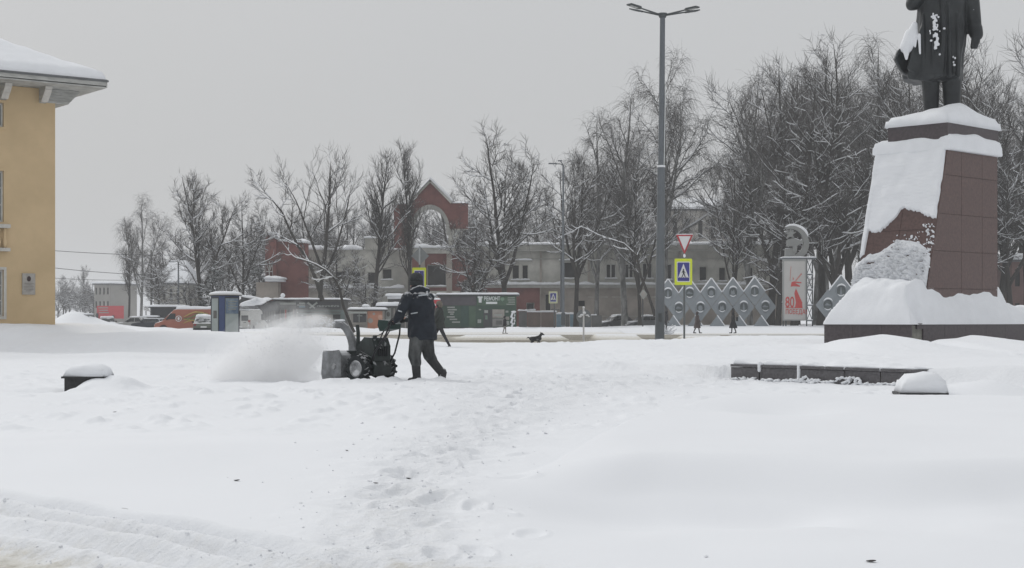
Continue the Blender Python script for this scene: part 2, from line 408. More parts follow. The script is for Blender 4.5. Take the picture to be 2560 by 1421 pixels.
    bt = np.interp(px, [-400, 0, 60, 110, 150, 250, 330, 400, 520, 590, 650, 760, 900, 1100], [806, 812, 816, 833, 838, 834, 830, 832, 837, 846, 842, 845, 853, 862])
    bz = 1 - (bt - HY) * 55 / F + .05 * fbm(X / .9, Y / .9, 3, 21)
    wb = sst(Y, 47, 54.5) * (1 - sst(Y, 62, 80) * sst(X, -16.5, -15))
    z = z + (bz - z) * wb * (1 - sst(px, 900, 1150)) * (1 - sst(Y, 66, 80))
    # snow pushed up around the plinth
    z = ridge(z, X, Y, 41.6, 4.5, 1.0, [(2035, 880), (2067, 864), (2100, 849), (2150, 844), (2205, 836), (2245, 842), (2278, 860), (2290, 856), (2337, 868), (2350, 849), (2395, 846), (2430, 838), (2480, 845), (2560, 856), (2700, 862), (3000, 866)], 50, 300)
    # kerb-side edge, road, heap rows and the far side
    rz = sst(Y, 70, 74)
    z = z * (1 - rz) + rz * (-.03)
    z = z + .05 * np.exp(-((Y - 69) / 1.5) ** 2) * (1 + 2 * fbm(X / 2.5, Y / 9, 3, 22))
    z = ridge(z, X, Y, 88, 2.2, 2.2, [(1100, 845), (1150, 842), (1165, 838), (1400, 838), (1425, 851), (1470, 852), (1485, 836), (1590, 837), (1610, 853), (1690, 850), (1705, 839), (1800, 839), (1815, 853), (2100, 853)], 40, 40)
    z = ridge(z, X, Y, 79.5, 1.3, 1.3, [(-300, 846), (800, 846), (1100, 855), (1120, 852), (1180, 850), (1340, 851), (1420, 855), (1700, 857), (1800, 851), (2100, 850), (2300, 850)], 40, 100)
    far = np.interp(X, [-60, -8, 0, 9, 14, 60], [.25, .25, .30, .30, .5, .5])
    z = z + (far - z) * sst(Y, np.where(X > 9, 129, 124), np.where(X > 9, 143, 137)) 
    z = z + .10 * np.exp(-((Y - 139) / 3) ** 2) * (1 + 2.5 * fbm(X / 1.7, Y / 5, 3, 23)) * (X < 12)
    z = z + .9 * np.exp(-((X + 40.5) / 2.2) ** 2 - ((Y - 148) / 4) ** 2) * 1.6
    z = z + .7 * np.exp(-((X + 37.5) / 3.2) ** 2 - ((Y - 148) / 4) ** 2) * 0.6
    # far off the ground is plain
    # road dirt
    lane = sst(Y, 72.5, 75) * (1 - sst(Y, 116, 120))
    hump = np.exp(-((Y - 88) / 2.6) ** 2)
    pxx = X / 88 * F + HX
    hm = np.interp(pxx, [1100, 1130, 1165, 1400, 1430, 1475, 1490, 1590, 1610, 1690, 1705, 1800, 1815], [0, .3, 1, 1, 0, 0, 1, 1, 0, 0, 1, 1, 0])
    dr = lane * (.85 + .25 * np.sin((Y - 74) * .55) ** 2 + .5 * fbm(X / 9, Y / 1.5, 3, 25))
    dr = dr * (1 - hump * hm)
    dirt = dirt + np.clip(dr, 0, 1)
    side = sst(Y, 120, 122) * (1 - sst(Y, 126, 132)) * .25
    dirt = dirt + side
    return z, np.clip(dirt, 0, 1.0), rough
def gz(x, y): return float(gh(np.array([x]), np.array([y]))[0][0])

def make_ground():
    ys = [-30, -15, -6, -1, 2, 4, 5]
    y = 5.6
    while y < 160: ys.append(y); y *= 1.0043 if y < 95 else 1.009
    while y < 3500: ys.append(y); y *= 1.1
    ys = np.array(ys + [3500.0])
    us = np.concatenate([[-9, -5, -3, -2, -1.3, -.9, -.7, -.56, -.48, -.43], np.arange(-.40, .4001, .00125), [.43, .48, .56, .7, .9, 1.3, 2, 3, 5, 9]])
    U, Yg = np.meshgrid(us, ys, indexing='xy')
    X = U * np.sqrt(Yg ** 2 + 4)
    Z, D, R = gh(X, Yg)
    Z = np.where(Yg < 5, 0, Z)
    n, m = X.shape
    v = np.stack([X, Yg, Z], -1).reshape(-1, 3)
    i = np.arange(n * m).reshape(n, m)
    q = np.stack([i[:-1, :-1], i[:-1, 1:], i[1:, 1:], i[1:, :-1]], -1).reshape(-1, 4)
    yc = v[q[:, 0], 1]
    isr = (yc > 73.5) & (yc < 117.5)
    D = D.reshape(-1); R = R.reshape(-1)
    for name, sel in (('snow_ground', ~isr), ('road', isr)):
        qq = q[sel]; used = np.unique(qq); mp = -np.ones(n * m, int); mp[used] = np.arange(len(used))
        me = bpy.data.meshes.new(name); vv = v[used]; qq = mp[qq]
        me.vertices.add(len(vv)); me.vertices.foreach_set('co', vv.ravel())
        me.loops.add(qq.size); me.loops.foreach_set('vertex_index', qq.ravel().astype(np.int32))
        me.polygons.add(len(qq)); me.polygons.foreach_set('loop_start', np.arange(0, qq.size, 4, dtype=np.int32)); me.polygons.foreach_set('loop_total', np.full(len(qq), 4, np.int32))
        me.polygons.foreach_set('use_smooth', np.ones(len(qq), bool))
        a = me.attributes.new('dirt', 'FLOAT', 'POINT'); a.data.foreach_set('value', D[used].astype(np.float32))
        a = me.attributes.new('rough', 'FLOAT', 'POINT'); a.data.foreach_set('value', R[used].astype(np.float32))
        me.update(calc_edges=True); me.validate(); me.materials.append(M_SNOWG)
        struct(link(name, me))
make_ground()

# ------------------------------------------------------------------ haze in the air
def make_haze():
    m = bpy.data.materials.new('haze'); m.use_nodes = True; nt = m.node_tree; nt.nodes.clear()
    o = nt.nodes.new('ShaderNodeOutputMaterial'); v = nt.nodes.new('ShaderNodeVolumePrincipled')
    v.inputs['Color'].default_value = (0.86, 0.87, 0.885, 1); v.inputs['Density'].default_value = HAZE; v.inputs['Anisotropy'].default_value = 0.0
    nt.links.new(v.outputs[0], o.inputs['Volume'])
    b = MB(); b.bx(-3800, 3800, -60, 3600, -2.0, 42)
    h = b.build('haze', m); h['kind'] = 'stuff'
HAZE = 0.00055
make_haze()
# ------------------------------------------------------------------ monument
M_GRAN = mat('red_granite', (0.088, 0.050, 0.044), 0.35, 0.18, 14, 0.05, 60, col2=(0.122, 0.070, 0.061), spec=0.5)
M_GRAND = mat('dark_granite', (0.075, 0.062, 0.066), 0.45, 0.2, 12, 0.05, 60)
M_CONC = mat('bare_concrete', (0.22, 0.215, 0.19), 0.9, 0.3, 3, 0.3, 12)
M_JOINT = mat('joint_mortar', (0.13, 0.09, 0.082), 0.9, 0.2, 8)
M_BRONZE = mat('dark_bronze', (0.030, 0.034, 0.038), 0.42, 0.35, 1.5, 0.15, 5, col2=(0.045, 0.05, 0.052), metal=0.35, snow=0.9, snow_lo=0.80)
A_ = Vector((-.7071, .7071, 0)); B_ = Vector((.7071, .7071, 0)); Z_ = Vector((0, 0, 1))
K0 = Vector((12.24, 44.97, 0))                         # top near corner of the tapered body, seen from above
ZT, ZB, SL = 5.80, 0.80, 1.40                          # body top, bottom, how far the sloping face runs out
def onface(px, py):
    """where the sight line meets the sloping face -> (u, v): u along it from the near corner edge, v up"""
    d = Vector(((px - HX) / F, 1, (HY - py) / F)); o = Vector((0, 0, CZ))
    sl = (Z_ * (ZT - ZB) + B_ * SL).normalized(); n = A_.cross(sl).normalized()
    q = K0 + Z_ * ZT; t = (q - o).dot(n) / d.dot(n); p = o + d * t
    return (p - q).dot(A_), p.z
def facept(u, z, off=0.0):
    sl = (Z_ * (ZT - ZB) + B_ * SL).normalized(); n = sl.cross(A_).normalized()
    if n.dot(B_) > 0: n = -n
    return K0 + A_ * u - B_ * (SL * (ZT - z) / (ZT - ZB)) + Z_ * z + n * off
def pedestal():
    base = K0 + A_ * 1.1 + B_ * 0.8 + Z_ * 0.3
    t = thing('monument_pedestal', 'tall tapered pedestal of red granite plates half plastered with snow, carrying the bronze statue', 'pedestal', base)
    W, Dp = 2.28, 2.85
    g = MB(base)                                        # mortar core, set back behind the plates
    i = 0.03
    c = [facept(i, ZB) + B_ * i, facept(W - i, ZB) + B_ * i, K0 + A_ * (W - i) + B_ * (Dp - i) + Z_ * ZB, K0 + A_ * i + B_ * (Dp - i) + Z_ * ZB]
    d = [facept(i, ZT) + B_ * i, facept(W - i, ZT) + B_ * i, K0 + A_ * (W - i) + B_ * (Dp - i) + Z_ * ZT, K0 + A_ * i + B_ * (Dp - i) + Z_ * ZT]
    g.rings([c, d]); g.build('core', M_JOINT, t)
    jt = 0.005
    rows = [ZB, 1.78, 2.62, 3.55, 4.45, 5.12, ZT]
    for r in range(len(rows) - 1):                      # plates of the sloping face
        z0, z1 = rows[r] + jt, rows[r + 1] - jt
        for (u0, u1) in ((0, W * .5), (W * .5, W)):
            p = MB(base); off = random.uniform(-.003, .003)
            a = [facept(u0 + jt, z0, off), facept(u1 - jt, z0, off), facept(u1 - jt, z1, off), facept(u0 + jt, z1, off)]
            p.rings([a, [q + B_ * .05 for q in a]]); p.build('plate', M_GRAN, t)
    rows2 = [ZB, 1.9, 2.95, 4.0, 5.1, ZT]
    for side in (0, 1):                                 # the two vertical faces, towards and away from the camera
        for r in range(len(rows2) - 1):
            z0, z1 = rows2[r] + jt, rows2[r + 1] - jt
            o0 = SL * (ZT - z0) / (ZT - ZB); o1 = SL * (ZT - z1) / (ZT - ZB)
            for k, (b0, b1) in enumerate(((None, .78), (.78, 1.95), (1.95, Dp))):
                q0 = -o0 + jt if b0 is None else b0 + jt; q1 = -o1 + jt if b0 is None else b0 + jt
                e = K0 + A_ * (W if side else 0) + (A_ if side else -A_) * random.uniform(0, .004)
                a = [e + B_ * q0 + Z_ * z0, e + B_ * (b1 - jt) + Z_ * z0, e + B_ * (b1 - jt) + Z_ * z1, e + B_ * q1 + Z_ * z1]
                p = MB(base); p.rings([a, [q + (-A_ if side else A_) * .04 for q in a]]); p.build('plate', M_GRAN, t)
    for r in range(len(rows2) - 1):
        for (u0, u1) in ((0, 1.14), (1.14, W)):
            a = [K0 + B_ * Dp + A_ * (u0 + jt) + Z_ * (rows2[r] + jt), K0 + B_ * Dp + A_ * (u1 - jt) + Z_ * (rows2[r] + jt), K0 + B_ * Dp + A_ * (u1 - jt) + Z_ * (rows2[r + 1] - jt), K0 + B_ * Dp + A_ * (u0 + jt) + Z_ * (rows2[r + 1] - jt)]
            p = MB(base); p.rings([a, [q - B_ * .04 for q in a]]); p.build('plate', M_GRAN, t)
    # upper tier and cap course
    g = MB(base); o = K0 + A_ * .10 + B_ * .10
    g.ext([(0, 0), (W - .62, 0), (W - .62, Dp - .2), (0, Dp - .2)], o + Z_ * ZT, A_, B_, Z_, .55); g.build('upper_tier', M_GRAND, t)
    g = MB(base); o = K0 - A_ * .02 + B_ * -.02
    g.ext([(0, 0), (W - .36, 0), (W - .36, Dp + .04), (0, Dp + .04)], o + Z_ * 6.12, A_, B_, Z_, .45); g.build('cap_slab', M_GRAND, t)
    s = MB(base); s.snow(o + Z_ * 6.57 - A_ * .02 - B_ * .02, A_ * (W - .32), B_ * (Dp + .08), .34, lump=.2, seed=3, over=.06, res=.1, edge=.34, humps=((.25, 1.1, .7, .22), (.3, 1.9, .8, .2), (1.1, .9, .6, .12)))
    s2 = MB(base)
    s2.snow(K0 + Z_ * ZT - A_ * .06 - B_ * .04, A_ * (W + .10), B_ * .32, .36, lump=.3, seed=5, over=.05, res=.1, edge=.16)
    s2.snow(K0 + Z_ * ZT - A_ * .08 - B_ * .02, A_ * .30, B_ * (Dp + .02), .50, lump=.3, seed=8, over=.06, res=.1, edge=.2)
    s2.snow(K0 + Z_ * ZT + A_ * (W - .55), A_ * .6, B_ * (Dp + .02), .30, lump=.3, seed=9, over=.05, res=.1, edge=.2)
    s.build('snow_cap', M_SNOW, t, True)
    remesh(s2, 'snow_shelf', M_SNOW, .03, t, 3)
    # the sheet of wind-packed snow that sticks to the sloping face
    top = [(2182, 366), (2368, 366)]
    edge = [(2366, 400), (2362, 450), (2352, 500), (2347, 543), (2331, 547), (2318, 538), (2300, 532), (2276, 528), (2262, 521), (2252, 528), (2243, 542), (2228, 556), (2214, 572), (2200, 581), (2184, 583), (2172, 578), (2170, 600), (2163, 622), (2162, 636), (2147, 648), (2138, 655)]
    ev = [onface(*q) for q in edge]
    nx, nz_ = 90, 110
    def zlow(u):
        us = [q[0] for q in ev][4:]; zs = [q[1] for q in ev][4:]
        return np.interp(u, us, zs)
    U = np.linspace(.02, W + .03, nx)
    lo = zlow(U) + .035 * fbm(U * 6, U * 0, 2, 51) + .05 * vnoise(U * 22, U * 0, 50) + .03 * vnoise(U * 41, U * 0, 49); lo = np.minimum(lo, ZT - .1)
    def uedge(z): return .035 + .03 * vnoise(z * 5, z * 0, 52)
    pts = []; m = MB(base)
    for i in range(nx):
        for j in range(nz_):
            f = j / (nz_ - 1); z = lo[i] + (ZT + .06 - lo[i]) * f
            u = U[i]
            if i < 3: u = max(u, float(uedge(z))) + i * .004
            de = min(f * (ZT - lo[i]), max(0, u - float(uedge(z))) * 1.5 + .0, (W + .03 - u) * 1.5 + .01)
            th = .085 * math.sqrt(max(0, 1 - (1 - min(1, de / .07)) ** 2)) + .004
            th *= 1 + .5 * float(vnoise(u * 3, z * 3, 53)) ; th += .010 * float(vnoise(u * 5, z * 22, 54)) * (de > .02)
            pts.append(facept(u, z, th))
    m.add(pts, [(i * nz_ + j, (i + 1) * nz_ + j, (i + 1) * nz_ + j + 1, i * nz_ + j + 1) for i in range(nx - 1) for j in range(nz_ - 1)])
    m.build('snow_sheet', M_SNOW, t, True)
    # the slumped, clumpy apron under it
    up = [(2321, 740), (2327, 705), (2326, 672), (2328, 645), (2318, 622), (2296, 606), (2266, 600), (2242, 604), (2224, 614), (2208, 628), (2190, 634), (2170, 640), (2150, 652), (2128, 668), (2100, 690)]
    uv = [onface(*q) for q in up]
    hi_u = [q[0] for q in uv]; hi_z = [q[1] for q in uv]
    nx, nz_ = 150, 140; pts = []; m = MB(base)
    for i in range(nx):
        u = .0 + (W + .1) * i / (nx - 1)
        zt = float(np.interp(u, hi_u, hi_z)) + .06 * float(fbm(u * 7, 0, 2, 55))
        for j in range(nz_):
            f = j / (nz_ - 1); z = ZB - .05 + (zt - ZB + .05) * f
            de = min((1 - f) * (zt - ZB), .05 + u * .9)
            th = .11 * min(1, de / .5) ** .8 * (1 - .3 * f)
            lump = (.30 - float(np.abs(fbm(u * 5 + .8 * float(vnoise(u * 3, z * 3, 60)), z * 11, 4, 56, .6)))) * .24 + .02 * float(vnoise(u * 26, z * 36, 57))
            th += lump * sst(z, 1.5, 1.9) * min(1, de / .25)
            pts.append(facept(u + .02, z, float(th) + .002))
    m.add(pts, [(i * nz_ + j, (i + 1) * nz_ + j, (i + 1) * nz_ + j + 1, i * nz_ + j + 1) for i in range(nx - 1) for j in range(nz_ - 1)])
    m.build('snow_apron', M_SNOWR, t, True)
    m = MB(base); rr = random.Random(5)
    for k in range(520):
        px, py = rr.uniform(2235, 2348), rr.uniform(560, 668)
        if px < 2262 and py > 612: continue
        if (px - 2235) * .5 + (py - 560) * 1.1 < 34 + 16 * rr.random(): continue
        if float(vnoise(px / 9., py / 7., 70)) < -.08: continue
        u, z = onface(px, py); r = rr.choice((.010, .014, .02, .026, .04))
        if u < .02: continue
        m.sph(facept(u, z, r * .4), (r * rr.uniform(1., 2.2), r * .8, r * rr.uniform(.5, 1.1)), 5, 4, Euler((rr.random() * 3, rr.random() * 3, rr.random() * 3)).to_matrix())
    o = m.build('snow_clump', M_SNOWR, t, True); o['kind'] = 'stuff'
    # plinth
    PC = Vector((10.74, 43.04, 0)); PZ = .895
    g = MB(base); i = .05
    g.ext([(i, i), (2.72, i), (2.72, 8), (i, 8)], PC + Z_ * -.2, A_, B_, Z_, PZ + .2 - .02); g.build('plinth_core', M_CONC, t)
    for k in range(3):
        p = MB(base); a0, a1 = .0 + .925 * k + .004, .925 * (k + 1) - .004
        p.ext([(a0, 0), (a1, 0), (a1, .05), (a0, .05)], PC - Z_ * .1, A_, B_, Z_, PZ + .1); p.build('plinth_slab', M_GRAND, t)
    xs = [.62, 1.75, 2.9, 4.05, 5.2, 6.35, 8.0]
    for k in range(6):
        p = MB(base); p.ext([(0, xs[k] + .004), (.05, xs[k] + .004), (.05, xs[k + 1] - .004), (0, xs[k + 1] - .004)], PC - Z_ * .1, A_, B_, Z_, PZ + .1); p.build('plinth_slab', M_GRAND, t)
    p = MB(base); p.ext([(.0, .30), (.16, .30), (.16, .62), (.0, .62)], PC + Z_ * (PZ - .12), A_, B_, Z_, .15); p.build('coping_block', M_GRAND, t)
    # snow piled on the plinth, running up to the body
    n1, n2 = 70, 110; m = MB(base); pts = []
    PCz = PC
    for i in range(n1):
        a = -.04 + 2.82 * (i / (n1 - 1))
        for j in range(n2):
            b = -.05 + 8.1 * (j / (n2 - 1)) ** 1.15
            p = PC + A_ * a + B_ * b
            rel = p - K0; ra, rb = rel.dot(A_), rel.dot(B_)
            front = (-SL * (ZT - 1.2) / (ZT - ZB)) - rb        # metres in front of the sloping face
            side = -ra                                        # metres out from the right face
            outd = min(a + .04, b + .05, 2.80 - a)
            h = .16 * math.sqrt(min(1, max(0, outd) / .16))
            dl = math.hypot(max(0, front), max(0, ra - 2.28) * 1.3); ramp = 1.02 * math.exp(-(dl / .95) ** 1.5) if rb < 3.2 else .2
            ramp2 = (.66 - .06 * max(0, rb)) * math.exp(-max(0, side) / .5) if rb < 3.3 else .25
            notch = math.exp(-((b - .46) / .2) ** 4 - (a / .28) ** 4)
            z = PZ + (h + (ramp + ramp2 - ramp * ramp2 * .95) * min(1, outd / .5)) * (1 + .25 * float(fbm(a * 1.3, b * 1.3, 3, 58))) * (1 - .97 * notch)
            pts.append(Vector((p.x, p.y, z)))
    m.add(pts, [(i * n2 + j, (i + 1) * n2 + j, (i + 1) * n2 + j + 1, i * n2 + j + 1) for i in range(n1 - 1) for j in range(n2 - 1)])
    m.build('snow_mound', M_SNOW, t, True)
pedestal()

def statue():
    S = 85.6; c = K0 + A_ * .98 + B_ * 1.25; base = Vector((c.x, c.y, 6.57)); Y0 = base.y
    def q(px, py, dy=0.0): return Vector((WX(px, Y0), Y0 + dy, WZ(py, Y0)))
    t = thing('bronze_statue', 'dark bronze statue of a man in a wind-blown overcoat on the granite pedestal', 'statue', base)
    m = MB(base)
    # legs with shoes
    m.capsule(q(2326, 185, .0), q(2329, 312, .0), .27, .20, 14); m.capsule(q(2378, 180, -.05), q(2378, 312, -.1), .30, .22, 14)
    for px in (2325, 2376): m.capsule(q(px + 2, 316, .1), q(px - 14, 318, -.42), .14, .11, 10)
    # overcoat: stacked uneven rings with folds
    prof = [(203, 2262, 2398, .62), (192, 2258, 2402, .66), (170, 2268, 2404, .62), (140, 2276, 2406, .56), (110, 2284, 2412, .52), (70, 2290, 2416, .48), (30, 2294, 2414, .46), (0, 2294, 2418, .46), (-35, 2290, 2424, .48), (-70, 2292, 2428, .47), (-100, 2300, 2424, .40), (-118, 2325, 2400, .28)]
    rings = []
    for (py, x0, x1, dep) in prof:
        cx = (x0 + x1) / 2; hw = (x1 - x0) / 2 / S; r = []
        k = max(0, (py + 20) / 220)
        for j in range(48):
            a = 2 * math.pi * j / 48
            f = 1 + .07 * k * math.sin(a * 7 + .8) + .045 * k * math.sin(a * 12 + 2)
            r.append(q(cx, py) + Vector((math.cos(a) * hw * f, math.sin(a) * dep * f, -.06 * k * math.cos(a * 3))))
        rings.append(r)
    m.rings(rings)
    # the coat skirt blown out to the left, its corner turned up
    def wedge(ps, th):
        n = len(ps); a = [q(x, y, d - th) for (x, y, d) in ps]; b = [q(x, y, d + th) for (x, y, d) in ps]
        m.add(a + b, [tuple(range(n)), tuple(range(2 * n - 1, n - 1, -1))] + [(i, (i + 1) % n, (i + 1) % n + n, i + n) for i in range(n)])
    wedge([(2300, 198, .1), (2262, 191, -.05), (2248, 181, -.15), (2229, 154, -.3), (2236, 132, -.3), (2247, 124, -.25), (2262, 118, -.2), (2282, 100, -.1), (2300, 90, .1)], .10)
    wedge([(2310, 195, -.25), (2275, 190, -.4), (2258, 178, -.45), (2268, 140, -.42), (2286, 100, -.35), (2300, 60, -.25), (2320, 60, -.25)], .08)
    # lapel edge and collar, torso plane
    wedge([(2330, -90, -.42), (2350, 0, -.52), (2352, 90, -.55), (2342, 200, -.68), (2335, 200, -.68), (2340, 80, -.55), (2338, 0, -.52), (2320, -80, -.42)], .04)
    for (x, y0, y1, d) in ((2300, 40, 190, .50), (2322, 60, 196, .62), (2362, 20, 198, .64), (2384, 40, 196, .60)):
        m.capsule(q(x, y0, -d + .16), q(x - 2, y1, -d + .03), .03, .07, 8)
    # right-hand side arm, hanging with a closed fist
    m.capsule(q(2412, -75), q(2428, 10, .0), .27, .25, 14); m.capsule(q(2428, 10), q(2436, 78, -.1), .25, .19, 14)
    m.capsule(q(2435, 74, -.1), q(2438, 88, -.12), .22, .20, 14)
    m.capsule(q(2437, 90, -.14), q(2433, 112, -.18), .13, .12, 10)
    for k in range(4): m.capsule(q(2441 - k * 5, 104, -.22), q(2437 - k * 4, 122, -.16), .05, .045, 8)
    m.capsule(q(2428, 98, -.24), q(2424, 116, -.24), .05, .045, 8)
    # left-hand side arm bent up to the lapel
    m.capsule(q(2304, -75), q(2282, 8, -.1), .26, .22, 14); m.capsule(q(2282, 10, -.1), q(2308, -28, -.5), .22, .17, 14)
    m.sph(q(2276, 12, -.1), (.16, .2, .2), 12, 8)
    m.capsule(q(2308, -28, -.5), q(2322, -46, -.56), .12, .10, 10)
    for k in range(4): m.capsule(q(2322 + k * 2, -50 + k * 5, -.58), q(2334, -52 + k * 6, -.6), .042, .035, 8)
    m.capsule(q(2318, -52, -.6), q(2324, -62, -.62), .042, .035, 8)
    # neck and head
    m.capsule(q(2358, -100), q(2356, -135, -.05), .2, .18, 12)
    m.sph(q(2355, -160, -.06), (.27, .33, .37), 18, 14); m.sph(q(2353, -146, -.3), (.13, .14, .16), 10, 8)
    m.capsule(q(2354, -163, -.38), q(2354, -155, -.44), .035, .05, 8)
    for sx in (-1, 1): m.sph(q(2355 + sx * 23, -158, -.02), (.04, .07, .1), 8, 6)
    remesh(m, 'figure', M_BRONZE, .03, t, 2)
    s = MB(base)
    s.capsule(q(2272, 92, -.30), q(2258, 124, -.38), .20, .19, 12); s.capsule(q(2281, 66, -.25), q(2274, 90, -.3), .09, .17, 12)
    s.capsule(q(2256, 124, -.44), q(2256, 154, -.48), .14, .04, 10); s.capsule(q(2288, 95, -.45), q(2288, 142, -.55), .05, .03, 8)
    s.capsule(q(2278, 100, -.45), q(2277, 124, -.5), .07, .03, 8)
    rr = random.Random(3)
    for k in range(80):
        py = rr.uniform(48, 132); px = 2322 + (py - 48) * .06 + rr.gauss(0, 3.4)
        s.sph(q(px, py, -.60 + .0006 * abs(px - 2335)), (rr.uniform(.012, .03), .05, rr.uniform(.02, .06)), 6, 4)
    for (px, py) in ((2318, 46), (2324, 50), (2331, 54), (2310, 88), (2311, 94), (2313, 112), (2367, 152), (2372, 155), (2368, 165), (2370, 172), (2428, 29), (2443, 82), (2334, 146), (2345, 82)):
        s.sph(q(px, py, -.66 if px < 2400 else -.2), (.03 + .015 * math.sin(px), .07, .035), 6, 4)
    remesh(s, 'snow', M_SNOW, .014, t, 1)
statue()

M_SLAB = mat('grey_granite', (0.11, 0.105, 0.11), 0.6, 0.25, 20, 0.12, 50, snow=0.5, snow_lo=0.8)
def parapet():
    a = Vector((3.76, 27.5, 0)); b = Vector((6.10, 24.2, 0)); d = (b - a); Ln = d.length; d.normalize(); n = Vector((d.y, -d.x, 0))
    if n.y > 0: n = -n
    t = thing('granite_parapet', 'low wall of dark grey granite slabs sunk in snow in front of the pedestal', 'low wall', a)
    ls = [0, .70, 1.62, 2.62, 3.36, Ln]
    core = MB(a); core.ext([(0.03, .02), (Ln - .03, .02), (Ln - .03, .3), (.03, .3)], a - Z_ * .3, d, -n, Z_, .5); core.build('core', M_CONC, t)
    for k in range(5):
        g = MB(a); j = .012
        g.ext([(ls[k] + j, 0), (ls[k + 1] - j, 0), (ls[k + 1] - j, .03), (ls[k] + j, .03)], a - Z_ * .25 + n * random.uniform(-.006, .006), d, -n, Z_, .25 + .205); g.build('face_slab', M_SLAB, t)
        g = MB(a)
        g.ext([(ls[k] + j, -.018), (ls[k + 1] - j, -.018), (ls[k + 1] - j, .33), (ls[k] + j, .33)], a + Z_ * .212, d, -n, Z_, .043); g.build('coping', M_SLAB, t)
    s = MB(a)
    s.snow(a + Z_ * .255 + d * .02 + n * -.015, d * (Ln - .05), -n * .5, .05, lump=.9, seed=11, over=.0, res=.08, edge=.05)
    for (u, w_, z0, z1) in ((.71, .08, .16, .27), (1.62, .07, .02, .27), (2.2, .03, .23, .27), (3.36, .03, .22, .27), (2.62, .03, .23, .27)):
        s.capsule(a + d * u + n * .012 + Z_ * z0, a + d * u + Z_ * z1, w_ * .4, w_ * .55, 8)
    rr = random.Random(9)
    for k in range(420):                                 # crumbled snow lying along the foot
        u = rr.uniform(0, Ln); hgt = float(np.interp(u, [0, .4, .8, 1.6, 1.9, 2.1, 2.3, 2.6, 2.9, 3.2, 3.5, 4.05], [.02, .07, .04, .04, .12, .08, .01, .13, .12, .02, .03, .08]))
        gzv = gz(*(a + d * u + n * .1).xy)
        r = rr.choice((.010, .014, .02, .03))
        s.sph(a + d * u + n * rr.uniform(.03, .14) + Z_ * (max(gzv, -.02) + hgt * rr.uniform(0, 1)), (r * 1.3, r, r * .8), 7, 5)
    remesh(s, 'snow', M_SNOW, .014, t, 1)
parapet()

M_DARKST = mat('near_black_granite', (0.03, 0.03, 0.032), 0.5, 0.25, 20, 0.1, 40)
def stone_block(label, c, rz, wdt, z0, ht, capz, seed, slab=.035, hood=(.30,)):
    t = thing('stone_block', label, 'stone block', c, rz, 'snow-capped granite blocks on the plaza')
    g = MB(); g.bx(-wdt / 2, wdt / 2, -.25, .3, ht - slab, ht); g.build('top_slab', M_DARKST, t)
    g = MB(); g.bx(-wdt / 2 + .035, wdt / 2 - .035, -.215, .27, -.2, ht - slab); g.build('body', M_DARKST, t)
    s = MB(); s.snow((-wdt / 2 + .015, -.235, ht), (wdt - .03, 0, 0), (0, .55, 0), capz, lump=.32, seed=seed, over=.0, res=.03, edge=.24)
    s.build('snow_cap', M_SNOW, t, True)
    return t
stone_block('dark stone block with a snow cap, drifted over at one side, left in the plaza', (WX(212, 22.5), 22.7, 0), math.radians(-4), .62, 0, .215, .19, 31, .028)
_z = gz(WX(2311, 20.3), 20.2)
stone_block('dark stone block almost buried under a tall hood of snow near the granite parapet', (WX(2311, 20.3), 20.5, _z + .02), math.radians(-3), .61, 0, .06, .30, 37, .035)
# ------------------------------------------------------------------ worker with the snow blower
M_JACK = mat('navy_jacket', (0.014, 0.019, 0.028), 0.8, 0.3, 6, 0.35, 9, col2=(0.022, 0.028, 0.038), snow=0.5, snow_lo=0.55, snowscale=14)
M_TROU = mat('dusty_trousers', (0.045, 0.048, 0.05), 0.9, 0.4, 7, 0.5, 10, col2=(0.12, 0.125, 0.125), stretch=(1, 1, .45))
M_BOOT = mat('rubber_boots', (0.025, 0.026, 0.028), 0.55, 0.3, 8, 0.1, 10, snow=0.7, snow_lo=0.6)
M_HAT = mat('knit_hat', (0.045, 0.05, 0.052), 0.95, 0.3, 30, 0.6, 70)
M_SKIN = mat('skin', (0.45, 0.26, 0.20), 0.55, 0.08, 8)
M_REFL = mat('reflective_tape', (0.42, 0.45, 0.47), 0.4, 0.15, 20)
M_GLOVE = mat('dark_gloves', (0.02, 0.022, 0.025), 0.85, 0.3, 20, 0.3, 30)
M_PAD = mat('grey_hood', (0.10, 0.11, 0.115), 0.9, 0.3, 12, .3, 20, snow=.8, snow_lo=.5)
